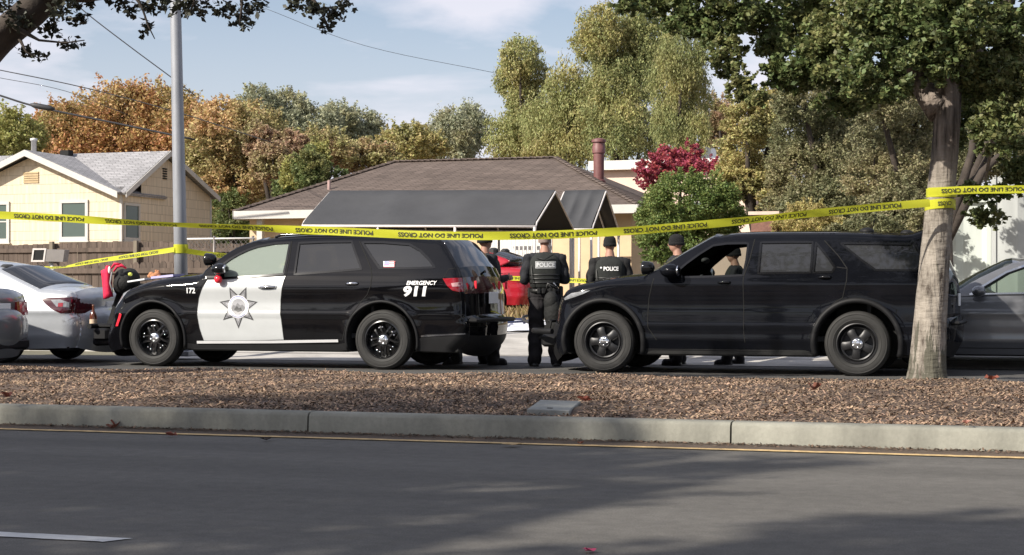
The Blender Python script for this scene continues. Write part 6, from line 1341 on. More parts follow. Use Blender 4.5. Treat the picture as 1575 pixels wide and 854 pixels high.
tree('willow_tree', 'curtain of drooping branches above the crimson tree', 'tree', 58, [(1050, 80, 36, 50), (1030, 135, 30, 50), (1065, 150, 26, 62), (1035, 195, 34, 40), (1070, 205, 22, 34)], 16000, .19, LM['willow2'], 14, droop=1.0, group=BG, clump=.3)
tree('autumn_tree', 'pinkish brown thin tree between the willow and the yellow green tree', 'tree', 74, [(1105, 170, 22, 26), (1112, 205, 24, 30), (1095, 200, 18, 26)], 4500, .2, LM['pink'], 15, group=BG, hollow=.2)
tree('red_leaved_tree', 'crimson leaved small tree in front of the pale building', 'tree', 47, [(1010, 258, 32, 20), (1045, 240, 36, 18), (1085, 258, 30, 16), (1000, 278, 22, 14), (1060, 262, 30, 14), (1110, 262, 16, 12)], 4200, .17, LM['red'], 16, hollow=.2, clump=.3, tr=.07)
tree('garden_shrub', 'rounded fresh green shrub at the right corner of the tan house', 'shrub', 36.5, [(1062, 305, 62, 36), (1020, 335, 38, 38), (1100, 332, 44, 40), (1060, 365, 75, 36), (1010, 375, 26, 30)], 22000, .12, LM['shrub'], 17, hollow=.55, tr=.08)
tree('leafy_tree', 'pale yellow green tree left of the dark foliage', 'tree', 42, [(1150, 185, 42, 40), (1160, 235, 52, 45), (1190, 165, 36, 30), (1135, 270, 34, 34), (1185, 285, 34, 32)], 19000, .14, LM['yellow'], 18, hollow=.4)
RG = 'trees behind the black SUV'
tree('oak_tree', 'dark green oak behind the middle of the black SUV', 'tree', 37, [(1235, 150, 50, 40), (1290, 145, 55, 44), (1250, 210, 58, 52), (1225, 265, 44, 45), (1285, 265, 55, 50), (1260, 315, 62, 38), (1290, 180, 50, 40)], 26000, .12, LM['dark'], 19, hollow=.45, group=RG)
tree('oak_tree', 'grey green oak close to the left of the tree trunk', 'tree', 33, [(1350, 150, 56, 46), (1410, 145, 56, 46), (1375, 215, 56, 52), (1345, 270, 44, 44), (1395, 280, 44, 48), (1370, 325, 60, 36), (1420, 200, 46, 46)], 24000, .11, LM['ivy'], 20, hollow=.45, group=RG)
tree('hedge_shrub', 'yellow green shrub above the roof of the black SUV', 'shrub', 34.5, [(1240, 338, 36, 26), (1275, 350, 34, 18), (1215, 352, 28, 18)], 7000, .09, LM['yellow'], 21, hollow=.5, group=RG, tr=.04)
tree('hedge_shrub', 'dark ivy mass under the grey green oak', 'shrub', 31.5, [(1340, 352, 42, 20), (1385, 350, 34, 22), (1300, 358, 30, 14), (1420, 345, 24, 26)], 7000, .09, LM['dark'], 22, hollow=.5, group=RG, tr=.04)
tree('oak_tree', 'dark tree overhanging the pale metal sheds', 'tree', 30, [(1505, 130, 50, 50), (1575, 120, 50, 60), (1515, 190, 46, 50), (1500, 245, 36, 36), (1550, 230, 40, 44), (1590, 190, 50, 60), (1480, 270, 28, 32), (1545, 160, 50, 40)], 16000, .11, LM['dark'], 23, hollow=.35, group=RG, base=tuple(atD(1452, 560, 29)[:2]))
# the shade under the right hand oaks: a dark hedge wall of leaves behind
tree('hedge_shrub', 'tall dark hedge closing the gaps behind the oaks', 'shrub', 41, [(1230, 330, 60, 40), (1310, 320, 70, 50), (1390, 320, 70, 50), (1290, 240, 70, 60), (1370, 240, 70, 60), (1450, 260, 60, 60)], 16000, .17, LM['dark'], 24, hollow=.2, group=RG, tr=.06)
tree('young_conifer', 'thin grey green conifer at the back corner beside the yellow green tree', 'tree', 44, [(1195, 320, 14, 30), (1193, 280, 9, 26), (1197, 350, 18, 22)], 4000, .12, LM['greyg'], 25, droop=.6, hollow=.3, tr=.05)
for x, y, kind, lb in ((9.5, 36, 'yellow', 'yellow green street tree beyond the grey shed, right of the picture'), (15, 30, 'dark', 'dark tree past the dark grey saloon, right of the picture')):
    t = thing('leafy_tree', (x, y, .6), lb, 'tree', RG); rs_ = np.random.RandomState(int(x)); bl = [((x+rs_.uniform(-1.6, 1.6), y+rs_.uniform(-1, 1), 3.2+rs_.uniform(-.8, 2.2)), (1.5, 1.5, 1.3)) for _ in range(6)]
    V, Fq = leafcloud(bl, 7000, .16, int(x)); fastmesh('crown', V, Fq, LM[kind], t); m = MB(); m.tube([(x, y, .5), (x, y, 2.0), (x+.1, y, 3.6)], [.2, .16, .08], 8); m.build('trunk', bark_d, t, smooth=True)
# brick pillar
q = atD(1175, 335, 35); bm_ = M('old_brick', (.17, .085, .065), rough=.85, var=.3, scale=9, bump=.4, bscale=20); t = thing('brick_wall', (q[0], q[1], .68), 'low brick wall with a pale cap under the yellow green tree', 'wall')
m = MB(); m.box((q[0]-.27, q[1], .6), (q[0]+.27, q[1]+.4, q[2]+.06)); m.build('brickwork', bm_, t); m = MB(); m.box((q[0]-.32, q[1]-.05, q[2]+.06), (q[0]+.32, q[1]+.45, q[2]+.13)); m.build('cap', M('cap_stone', (.52, .42, .35), rough=.8), t)

# ---- street tree on the median, right
def barkmat():
    m, t, p = newmat('mottled_bark'); n = t.nodes; l = t.links; p.inputs['Roughness'].default_value = .9; p.inputs['Specular IOR Level'].default_value = .2
    tc = n.new('ShaderNodeTexCoord'); mp = n.new('ShaderNodeMapping'); mp.inputs['Scale'].default_value = (7, 7, 2.2); l.new(tc.outputs['Object'], mp.inputs[0])
    nz = n.new('ShaderNodeTexNoise'); nz.inputs['Scale'].default_value = 1.3; nz.inputs['Detail'].default_value = 8; nz.inputs['Roughness'].default_value = .65; l.new(mp.outputs[0], nz.inputs[0])
    r = n.new('ShaderNodeValToRGB'); e = r.color_ramp.elements; e[0].position = .36; e[0].color = (.06, .047, .038, 1); e[1].position = .60; e[1].color = (.30, .268, .228, 1); k = e.new(.46); k.color = (.20, .177, .15, 1)
    l.new(nz.outputs['Fac'], r.inputs[0])
    # grey flaking plates near the foot
    sp = n.new('ShaderNodeSeparateXYZ'); l.new(tc.outputs['Object'], sp.inputs[0]); n2 = n.new('ShaderNodeTexNoise'); n2.inputs['Scale'].default_value = 1.1; n2.inputs['Detail'].default_value = 4
    mp2 = n.new('ShaderNodeMapping'); mp2.inputs['Scale'].default_value = (14, 14, 1.8); l.new(tc.outputs['Object'], mp2.inputs[0]); l.new(mp2.outputs[0], n2.inputs[0])
    h = n.new('ShaderNodeMapRange'); h.inputs[1].default_value = .1; h.inputs[2].default_value = .62; h.inputs[3].default_value = .13; h.inputs[4].default_value = -.12; l.new(sp.outputs['Z'], h.inputs[0])
    n2.inputs['Roughness'].default_value = .6; ad = n.new('ShaderNodeMath'); ad.operation = 'ADD'; l.new(n2.outputs['Fac'], ad.inputs[0]); l.new(h.outputs[0], ad.inputs[1]); st = n.new('ShaderNodeMapRange'); st.inputs[1].default_value = .54; st.inputs[2].default_value = .58; l.new(ad.outputs[0], st.inputs[0])
    h3 = n.new('ShaderNodeMapRange'); h3.inputs[1].default_value = 1.75; h3.inputs[2].default_value = 2.3; l.new(sp.outputs['Z'], h3.inputs[0])
    mx = n.new('ShaderNodeMix'); mx.data_type = 'RGBA'; l.new(st.outputs[0], mx.inputs[0]); l.new(r.outputs[0], mx.inputs[6]); mx.inputs[7].default_value = (.095, .09, .07, 1)
    # browner bark above the tape, with the crown's shadow painted in
    m3 = n.new('ShaderNodeMix'); m3.data_type = 'RGBA'; l.new(h3.outputs[0], m3.inputs[0]); l.new(mx.outputs[2], m3.inputs[6])
    r3 = n.new('ShaderNodeValToRGB'); r3.color_ramp.elements[0].position = .35; r3.color_ramp.elements[0].color = (.05, .041, .035, 1); r3.color_ramp.elements[1].position = .62; r3.color_ramp.elements[1].color = (.24, .20, .17, 1); l.new(n2.outputs['Fac'], r3.inputs[0]); l.new(r3.outputs[0], m3.inputs[7])
    l.new(m3.outputs[2], p.inputs['Base Color'])
    # fine horizontal cracks
    mp4 = n.new('ShaderNodeMapping'); mp4.inputs['Scale'].default_value = (6, 6, 22); l.new(tc.outputs['Object'], mp4.inputs[0]); n4 = n.new('ShaderNodeTexNoise'); n4.inputs['Scale'].default_value = 1.; n4.inputs['Detail'].default_value = 6; l.new(mp4.outputs[0], n4.inputs[0])
    av = n.new('ShaderNodeMath'); av.operation = 'MULTIPLY_ADD'; av.inputs[1].default_value = .6; l.new(n4.outputs['Fac'], av.inputs[0]); l.new(ad.outputs[0], av.inputs[2])
    b = n.new('ShaderNodeBump'); b.inputs['Strength'].default_value = .9; b.inputs['Distance'].default_value = .045; l.new(av.outputs[0], b.inputs['Height']); l.new(b.outputs[0], p.inputs['Normal']); return m
bark_m = barkmat()
def trunk_mesh(name, pts, rad, mat, parent, seed=0, n=30, rough=.02):
    P = catmull(pts, 7); rr_ = np.interp(np.linspace(0, 1, len(P)), np.linspace(0, 1, len(rad)), rad); r = np.random.RandomState(seed); ph = r.rand(6)*6.28; vs = []
    for i, p in enumerate(P):
        for k in range(n):
            a = 2*math.pi*k/n; q = rr_[i]*(1+rough*math.sin(3*a+ph[0]+p[2]*1.3)+rough*.7*math.sin(7*a+ph[1]-p[2]*3)+rough*.5*math.sin(11*a+ph[2]+p[2]*7)+r.randn()*rough*.15); vs.append((p[0]+math.cos(a)*q, p[1]+math.sin(a)*q, p[2]))
    m = MB(); m.add(vs, [(i*n+k, i*n+(k+1) % n, (i+1)*n+(k+1) % n, (i+1)*n+k) for i in range(len(P)-1) for k in range(n)]); return m.build(name, mat, parent, smooth=True)
base = atD(1426, 580, treeD); kpx = treeD/FPX; gz = .12
st = thing('street_tree', (base[0], base[1], gz), 'pale mottled trunk of a street tree on the mulch median, police tape round it', 'tree')
tpt = [atD(1424, 600, treeD), atD(1426, 582, treeD), atD(1427.5, 555, treeD), atD(1432, 480, treeD), atD(1438, 400, treeD), atD(1444, 330, treeD), atD(1452, 250, treeD), atD(1456, 190, treeD), atD(1459, 140, treeD), atD(1462, 80, treeD), atD(1470, -40, treeD)]
trunk_mesh('trunk', tpt, [38*kpx, 31*kpx, 27.5*kpx, 24.5*kpx, 22.5*kpx, 21.5*kpx, 20.5*kpx, 20*kpx, 19*kpx, 13*kpx, 8*kpx], bark_m, st, 3, rough=.022)
m = MB()
for nodes, rad in (([(1448, 170), (1430, 150), (1415, 130), (1400, 90), (1360, 20)], [24, 20, 15, 11, 7]), ([(1460, 130), (1490, 90), (1530, 30), (1570, -30)], [18, 14, 10, 7]), ([(1455, 120), (1430, 60), (1380, 0), (1300, -50), (1150, -60), (1000, -40)], [14, 12, 10, 9, 6, 3]), ([(1500, 75), (1540, 120), (1530, 200), (1515, 280)], [7, 6, 4, 2])):
    m.tube([atD(x, y, treeD+(.1*i)) for i, (x, y) in enumerate(nodes)], [q*kpx for q in rad], 10)
m.build('limb', bark_m, st, smooth=True)
NB = [(975, 2, 34, 20), (1020, 0, 45, 30), (1065, 15, 45, 40), (1095, 40, 40, 34), (1125, 10, 40, 35), (1118, 85, 24, 34), (1140, 130, 20, 30), (1165, 150, 16, 16), (1190, 40, 55, 55), (1250, 30, 60, 60), (1215, 105, 42, 42), (1270, 105, 55, 48), (1320, 40, 65, 60), (1390, 35, 65, 60), (1345, 110, 55, 50), (1395, 110, 40, 44), (1300, 150, 44, 30), (1465, 30, 70, 60), (1540, 50, 60, 70), (1500, 110, 52, 50), (1565, 130, 46, 60), (1530, 195, 40, 46), (1485, 180, 30, 46), (1565, 250, 32, 46), (1430, 80, 30, 50), (1455, 60, 34, 40), (1450, 105, 26, 26), (1480, 80, 26, 30), (1455, 15, 40, 30), (1515, 335, 28, 16), (1495, 295, 24, 16), (1535, 300, 22, 18)]
W3 = []
for i, (x, y, rx, rz) in enumerate(NB):
    d = treeD+((i*13) % 7-3)*.25+(.6 if x < 1200 else .3) if not 1425 < x < 1485 else treeD-.55; W3.append((atD(x, y, d), (rx*d/FPX, rx*d/FPX*.9, rz*d/FPX)))
V, Fq = leafcloud(W3, 105000, .060, 31, hollow=.1, clump=.34, aspect=.6)
H3 = [((x, y, z), (r_, r_, r_*.8)) for (x, y, z, r_) in ((-.6, 17, 5.3, 1.3), (1.2, 17.2, 5.4, 1.4), (-2.2, 16.8, 5.2, 1.1), (.3, 18.2, 6.2, 1.6), (-3.6, 16.6, 5.0, .9), (2.6, 17.5, 4.8, 1.2))]
V2_, F2_ = leafcloud(H3, 14000, .11, 32, hollow=.25); V = np.concatenate([V, V2_]); Fq = np.concatenate([Fq, F2_+Fq.max()+1])
fastmesh('crown', V, Fq, LM['near'], st)

# ---- street tree on the median, left: its trunk stands outside the picture, one dark limb and sprays of leaves reach in
D1 = 16.6; k1 = D1/FPX; b0 = atD(-150, 575, D1); lt = thing('street_tree', (b0[0], b0[1], .12), 'dark limb and hanging leaf sprays of a street tree at the top left', 'tree')
trunk_mesh('trunk', [atD(-150, 600, D1), atD(-148, 500, D1), atD(-140, 380, D1), atD(-125, 260, D1), atD(-85, 158, D1), atD(-32, 84, D1), atD(28, 34, D1), atD(83, -16, D1), atD(150, -80, D1)], [52*k1, 42*k1, 42*k1, 42*k1, 40*k1, 38*k1, 36*k1, 32*k1, 24*k1], bark_d, lt, 5)
m = MB()
for nodes, rad in (([(20, 40), (60, 62), (100, 66), (130, 62)], [5, 2, 1.4, .8]), ([(70, -15), (130, -8), (220, -20), (330, -22), (430, -16), (520, -12)], [16, 12, 9, 6, 4, 1.5]), ([(200, -18), (218, 10), (228, 40), (238, 60)], [5, 2, 1.3, .7]), ([(300, -20), (298, 5), (288, 30)], [4, 2, .8]), ([(370, -20), (372, 10), (368, 40)], [4, 2, .8]), ([(470, -15), (490, 10), (505, 40)], [4, 2, .8]), ([(30, 60), (40, 80), (60, 90)], [3, 1.4, .8])):
    m.tube([atD(x, y, D1-.2) for x, y in nodes], [q*k1 for q in rad], 7)
m.build('limb', bark_d, lt, smooth=True)
LB = [(95, 12, 20, 20), (120, 25, 16, 16), (75, 45, 18, 14), (110, 66, 20, 8), (45, 78, 18, 10), (62, 88, 12, 6), (30, 30, 20, 20), (10, 12, 18, 14), (130, -5, 24, 16), (185, 0, 18, 14), (205, 20, 12, 14), (225, 45, 12, 14), (235, 5, 20, 14), (262, 8, 16, 14), (290, 12, 20, 18), (312, 10, 16, 16), (345, 14, 16, 16), (368, 22, 22, 18), (378, 38, 12, 10), (395, 10, 10, 12), (455, 4, 16, 12), (480, 12, 22, 18), (510, 20, 24, 20), (505, 42, 14, 12), (530, 6, 14, 12)]
W3 = []
for i, (x, y, rx, rz) in enumerate(LB): d = D1+((i*13) % 7-3)*.12; W3.append((atD(x, y, d), (rx*k1, rx*k1, rz*k1)))
for (x, y, rx, rz) in ((100, -60, 120, 40), (250, -55, 110, 36), (400, -50, 100, 32), (500, -40, 60, 26)): W3.append((atD(x, y, D1), (rx*k1, rx*k1*.7, rz*k1)))
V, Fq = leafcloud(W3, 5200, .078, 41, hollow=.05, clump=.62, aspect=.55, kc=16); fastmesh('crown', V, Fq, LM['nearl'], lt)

# ---- street trees on the near pavement, behind the camera: they throw the shade on the road and are mirrored in the dark cars
SG = 'street trees on the near pavement'
shade_m = leafmat('shade_tree_leaves', (.07, .09, .035), trans=.2)
def near_tree(x, y, h, r_, n, seed, label, lo=.45):
    t = thing('street_tree', (x, y, 0), label, 'tree', SG); rs = np.random.RandomState(seed); bl = []
    for i in range(11):
        a = rs.rand()*6.28; q = r_*rs.uniform(.15, .75); bl.append(((x+math.cos(a)*q, y+math.sin(a)*q, h*rs.uniform(lo, .92)), (r_*.42, r_*.42, r_*.34)))
    V, Fq = leafcloud(bl, n, .30, seed, hollow=.2, clump=.5); fastmesh('crown', V, Fq, shade_m, t); m = MB(); f = Vector((x, y, h*.4)); m.tube([(x, y, -.05), (x, y, h*.2), f], [.3, .22, .18], 10)
    for c, _ in bl[:7]: m.tube([f, f.lerp(Vector(c), .5)+Vector((0, 0, .3)), c], [.12, .08, .03], 6)
    m.build('trunk', bark_g, t, smooth=True)
def shade_tree(x, y, label, spots, n, seed):
    """crown masses given by the patch of ground each one shades"""
    t = thing('street_tree', (x, y, .15), label, 'tree', SG); ct = 1/math.tan(SUN_EL); bl = [((gx+SUN_V[0]*ct*h, gy+SUN_V[1]*ct*h, h), (r_, r_, r_*.85)) for gx, gy, h, r_ in spots]
    V, Fq = leafcloud(bl, n, .26, seed, hollow=.1, clump=.42); fastmesh('crown', V, Fq, shade_m, t); m = MB(); f = Vector((x, y, 3.4)); m.tube([(x, y, .05), (x+.05, y, 1.6), f], [.3, .22, .18], 10)
    for c, _ in bl: m.tube([f, f.lerp(Vector(c), .5)+Vector((0, 0, .3)), c], [.11, .07, .03], 6)
    m.build('trunk', bark_g, t, smooth=True)
shade_tree(-10.8, -.8, 'street tree left of the camera shading the road', [(-3.5, 7.6, 6, 1.25), (-4.7, 7.0, 6.2, 1.4), (-3.1, 9.0, 6.6, .9), (-4.4, 9.0, 7, 1.4), (-5.8, 8.5, 7, 1.5), (-3.1, 6.3, 5.5, .8), (-4.8, 10.6, 8.5, 1.1), (-6.4, 10.2, 8.5, 1.3), (-3.9, 11.7, 9, .9), (-5.0, 12.2, 9.3, .9), (-3.5, 10.5, 8.2, .75), (-7, 7.5, 6.5, 1.5), (-4.0, 5.6, 5.2, .9), (-5.6, 6.0, 5.4, 1.2), (-6.9, 8.9, 7.4, 1.3), (-2.9, 5.2, 4.9, .7), (-3.9, 8.2, 6.4, 1.1), (-5.2, 9.6, 7.6, 1.0), (-2.6, 7.4, 6.0, .6)], 13000, 51)
shade_tree(-6.8, -2.4, 'street tree behind the camera with a small crown', [(-.2, 6.5, 7, .75), (-1.2, 5.8, 6.5, .6), (.7, 7.0, 7.5, .8), (-.7, 6.9, 7.6, .45), (-1.9, 8.9, 7.8, .35), (-1.5, 9.6, 8.2, .3)], 1500, 52)
near_tree(-21, -2.0, 10, 4.2, 2600, 53, 'street tree further left on the near pavement')
near_tree(9, -6, 10, 4.0, 2600, 54, 'street tree right of the camera on the near pavement')
near_tree(-31, -4, 11, 4.8, 2400, 55, 'far left street tree on the near pavement')
strip('unseen_near_ground', -140, 140, [(-30, .16), (-1.0, .15), (.2, .15), (.22, 0)], M('reflection_dark_ground', (.05, .045, .03), rough=.95, var=.3, scale=2))  # unseen ground, coloured dark so the black car sides mirror less light
hx = thing('clipped_hedge', (-10, -14, .1), 'tall clipped hedge along the near pavement', 'hedge'); V, Fq = leafcloud([((x, -14+.4*math.sin(x), 1.9), (2.2, 1.2, 2.0)) for x in range(-46, 32, 3)], 9000, .30, 61, hollow=.4); fastmesh('foliage', V, Fq, shade_m, hx)
# ================================================================== people
skin_t = M('skin_light', (.32, .17, .12), rough=.6, var=.08, scale=12); hair_grey = M('hair_grey_brown', (.20, .15, .13), rough=.85, var=.3, scale=60)
uni = M('dark_navy_uniform', (.010, .011, .015), rough=.85, var=.3, scale=9, bump=.5, bscale=16); uni2 = M('black_uniform', (.008, .008, .009), rough=.85, var=.3, scale=9, bump=.5, bscale=16); vest_m = M('vest_cloth', (.014, .016, .015), rough=.9, var=.25, scale=20, bump=.3, bscale=60)
trous = M('dark_trousers', (.012, .010, .012), rough=.85, var=.3, scale=8, bump=.5, bscale=12); boot_m = M('black_boots', (.008, .008, .008), rough=.45, var=.2); belt_m = M('duty_belt', (.007, .007, .007), rough=.5); knit = M('black_knit', (.008, .008, .009), rough=1, var=.3, scale=60, bump=.6, bscale=120)
grey_tr = M('grey_trousers', (.06, .06, .058), rough=.85, var=.25, scale=8, bump=.5, bscale=12); tan_shoe = M('dark_shoe', (.10, .085, .075), rough=.6); badge_lt = M('reflective_patch', (.42, .43, .43), rough=.4, var=.08); badge_dk = M('patch_black', (.012, .012, .014), rough=.6)
def remesh(mb, voxel, smooth_it):
    me = bpy.data.meshes.new('tmp'); me.from_pydata(mb.v, [], mb.f); o = bpy.data.objects.new('tmp', me); COL.objects.link(o)
    import bmesh
    bm = bmesh.new(); bm.from_mesh(me); bmesh.ops.recalc_face_normals(bm, faces=bm.faces); bm.to_mesh(me); bm.free()
    a = o.modifiers.new('r', 'REMESH'); a.mode = 'VOXEL'; a.voxel_size = voxel; b = o.modifiers.new('s', 'SMOOTH'); b.iterations = smooth_it; b.factor = .5
    dg = bpy.context.evaluated_depsgraph_get(); m2 = bpy.data.meshes.new_from_object(o.evaluated_get(dg)); bpy.data.objects.remove(o); bpy.data.meshes.remove(me); return m2
def caps(m, a, b, ra, rb, n=12, sq=None):
    a, b = Vector(a), Vector(b); m.tube([a, a.lerp(b, .33), a.lerp(b, .66), b], [ra, ra*.66+rb*.34, ra*.34+rb*.66, rb], n, sq=sq); m.ell(a, (ra, ra, ra), n, 8); m.ell(b, (rb, rb, rb), n, 8)
def person(label, loc, yaw, height=1.78, build=1., shirt=None, legs=None, pose='front', stance=(.13, .13), step=(0, 0), cap='beanie', vest=True, lean=0., head=(0, 0), group=None, boots=None, text=None, hands=True):
    shirt = shirt or uni; legs = legs or trous; k = height/1.78; t = thing('person', loc, label, 'person', group, rz=yaw); B = build
    m = MB(); Lv = lambda z: Vector((0, lean*max(0, z-.95), 0))
    hip, kn, an = .93, .50, .085; pts = {}
    m.ell(Vector((0, -.005, .975))+Lv(.97), (.165*B, .125*B, .13), 18, 10); m.ell(Vector((0, .0, 1.10))+Lv(1.1), (.160*B, .125*B, .16), 18, 10); m.ell(Vector((0, .005, 1.30))+Lv(1.3), (.185*B, .13*B, .20), 18, 12)
    caps(m, Vector((-.145*B, 0, 1.425))+Lv(1.42), Vector((.145*B, 0, 1.425))+Lv(1.42), .075, .075); caps(m, Vector((0, -.01, 1.42))+Lv(1.42), Vector((0, .012, 1.56))+Lv(1.56), .085, .058)
    hc = Vector((0, .03, 1.665))+Lv(1.66); rot = Matrix.Rotation(head[0], 3, 'Z') @ Matrix.Rotation(head[1], 3, 'X')
    H = lambda x, y, z: hc+rot @ Vector((x, y, z))
    m.ell(H(0, -.008, .02), (.076, .095, .095), 16, 12); m.ell(H(0, .02, -.035), (.062, .072, .085), 14, 10); m.ell(H(0, .095, -.015), (.013, .022, .026), 8, 6); m.ell(H(0, .07, -.062), (.026, .02, .012), 8, 6)
    for s in (-1, 1): m.ell(H(s*.078, -.008, -.01), (.010, .020, .032), 8, 6); m.ell(H(s*.03, .078, .018), (.02, .012, .010), 8, 6)
    wr = []
    for i, s in enumerate((-1, 1)):
        sh = Vector((s*.195*B, 0, 1.415))+Lv(1.41)
        if pose == 'front': el = sh+Vector((s*.055, .0, -.28)); ha = el+Vector((-s*.10, .24, .03))
        elif pose == 'hip': el = sh+Vector((s*.15, -.02, -.27)); ha = el+Vector((-s*.10, .16, -.10))
        else: el = sh+Vector((s*.05, -.03, -.30)); ha = el+Vector((s*.0, .06, -.25))
        caps(m, sh, el, .068*B, .054*B); caps(m, el, ha, .054*B, .036); d = (ha-el).normalized(); wr.append((ha, d, s))
        if hands:
            side = d.cross(Vector((0, 0, 1))).normalized(); upv = side.cross(d); pc = ha+d*.055; m.ell(pc, (.030, .034, .038), 10, 8)
            for j, (o, ln) in enumerate(((-.030, .066), (-.010, .078), (.011, .074), (.031, .058))):
                a = ha+d*.085+upv*o; b = a+d*ln*.5-side*s*.006; c = b+d*ln*.35-side*s*.022; caps(m, a-d*.02, b, .0095, .009, 7); caps(m, b, c, .009, .0078, 7)
            a = ha+d*.03+upv*.03; caps(m, a, a+d*.04+upv*.03-side*s*.015, .012, .010, 7); caps(m, a+d*.04+upv*.03-side*s*.015, a+d*.07+upv*.028-side*s*.03, .010, .0085, 7)
        an_p = Vector((s*stance[i], step[i], an)); hp_ = Vector((s*.085*B, 0, hip)); kn_p = hp_.lerp(an_p, .5)+Vector((0, .02, 0)); kn_p.z = kn
        caps(m, hp_, kn_p, .102*B, .078*B, sq=None); caps(m, kn_p, an_p, .078*B, .066*B); caps(m, an_p+Vector((0, -.02, -.035)), an_p+Vector((s*.02, .13, -.045)), .04, .036); pts[s] = an_p
    me = remesh(m, .0085, 5); n = len(me.vertices); co = np.empty(n*3); me.vertices.foreach_get('co', co); co = co.reshape(-1, 3); no = np.empty(n*3); me.vertices.foreach_get('normal', no); no = no.reshape(-1, 3)
    cloth = (co[:, 2] < 1.47); hd = np.zeros(n, bool)
    for ha, d, s in wr: hd |= ((co-np.array(ha)) @ np.array(d) > .005) & (np.linalg.norm(co-np.array(ha), axis=1) < .25)
    cloth &= ~hd; f = np.sin(co[:, 2]*38+7*co[:, 0]+3*np.sin(co[:, 1]*20))*.0055+np.sin(co[:, 2]*21-11*co[:, 0]+4)*.006+np.sin(co[:, 0]*45+co[:, 2]*17)*.002
    f += .010*(co[:, 2] < .9)+.006; co += no*(f*cloth)[:, None]; co *= k; me.vertices.foreach_set('co', co.ravel())
    for mm in (skin_t, shirt, legs): me.materials.append(mm)
    mi = np.zeros(len(me.polygons), np.int32); cen = np.empty(len(me.polygons)*3); me.polygons.foreach_get('center', cen); cen = cen.reshape(-1, 3)/k; zz = cen[:, 2]-0
    mi[zz < 1.505] = 1; mi[zz < .985] = 2
    for ha, d, s in wr:
        mi[((cen-np.array(ha)) @ np.array(d) > .008) & (np.linalg.norm(cen-np.array(ha), axis=1) < .25)] = 0
        arm = (np.linalg.norm(cen-np.array(ha), axis=1) < .3) & (np.abs(cen[:, 0]) > .22*B) & (mi == 2); mi[arm] = 1
    me.polygons.foreach_set('material_index', mi); me.polygons.foreach_set('use_smooth', np.ones(len(mi), bool)); me.update()
    o = bpy.data.objects.new('body', me); COL.objects.link(o); o.parent = t; K = lambda v: Vector(v)*k
    # boots
    for s in (-1, 1):
        a = pts[s]; m = MB(); caps(m, a+Vector((0, -.03, -.035)), a+Vector((s*.02, .155, -.045)), .050, .042); caps(m, a+Vector((0, -.02, -.02)), a+Vector((0, -.005, .12)), .055, .058); m.box((a.x-.048, a.y-.085, 0), (a.x+.055, a.y+.20, .03), .012)
        b = remesh(m, .009, 3); c = np.empty(len(b.vertices)*3); b.vertices.foreach_get('co', c); b.vertices.foreach_set('co', c*k); b.materials.append(boots or boot_m); b.polygons.foreach_set('use_smooth', np.ones(len(b.polygons), bool)); q = bpy.data.objects.new('boot', b); COL.objects.link(q); q.parent = t
    def loft(name, rings, mat, nn=30, close=True, parent=t):
        m = MB(); vs = []
        for (z, a, b, yc) in rings:
            for i in range(nn):
                th_ = 2*math.pi*i/nn; c, s = math.cos(th_), math.sin(th_); e = .78; vs.append(K(Vector((a*abs(c)**e*np.sign(c), yc+b*abs(s)**e*np.sign(s), z))+Lv(z)))
        r = len(rings); m.add(vs, [(i*nn+j, i*nn+(j+1) % nn, (i+1)*nn+(j+1) % nn, (i+1)*nn+j) for i in range(r-1) for j in range(nn)]+([tuple(range(nn-1, -1, -1)), tuple(range((r-1)*nn, r*nn))] if close else [])); return m.build(name, mat, parent, smooth=True, local=True)
    if vest:
        vr = [(1.03, .155*B, .135*B, 0), (1.05, .178*B, .150*B, 0), (1.15, .184*B, .154*B, 0), (1.28, .196*B, .160*B, .003), (1.38, .190*B, .152*B, .003), (1.44, .168*B, .125*B, .0), (1.485, .125*B, .095, 0), (1.50, .10, .08, 0)]; vo = loft('vest', vr, vest_m)
        for z in (1.09, 1.14, 1.19): loft('webbing', [(z, .1835*B, .1555*B, 0), (z+.002, .188*B, .159*B, 0), (z+.022, .189*B, .160*B, 0), (z+.024, .1845*B, .1565*B, 0)], belt_m, close=False, parent=vo)
        m = MB(); m.box((-.165*B, -.06, 1.40), (-.12*B, -.02, 1.475), .008); m.tube([(-.14*B, -.05, 1.40), (-.17*B, -.13, 1.30), (-.16*B, -.16, 1.12), (-.15*B, -.15, 1.02)], .006, 6); m.v = [tuple(K(v)) for v in m.v]; m.build('radio', belt_m, vo, local=True, angle=40)
    loft('duty_belt', [(.965, .172*B, .140*B, 0), (.970, .182*B, .150*B, 0), (1.015, .182*B, .150*B, 0), (1.02, .172*B, .14*B, 0)], belt_m)
    m = MB()
    for a_, (x0, w_, h_) in ((0, (.19, .045, .10)), (1, (-.185, .04, .08))): m.box((x0*B-.022, -.06, .90), (x0*B+.03, .06, .90+h_+.06), .015)
    for x0 in (-.09, -.03, .06, .11): m.box((x0-.022, -.185*B, .955), (x0+.022, -.145*B, 1.035), .008)
    m.v = [tuple(K(v)) for v in m.v]; m.build('belt_pouch', belt_m, t, local=True, angle=40)
    m = MB(); m.box((.05, -.155*B, 1.0), (.10, -.135*B, 1.12)) if False else None
    # eyes
    m = MB()
    for s in (-1, 1): m.ell(H(s*.03, .083, .018)*k, (.010*k, .008*k, .006*k), 8, 6)
    m.build('eye', gloss_blk, t, smooth=True, local=True)
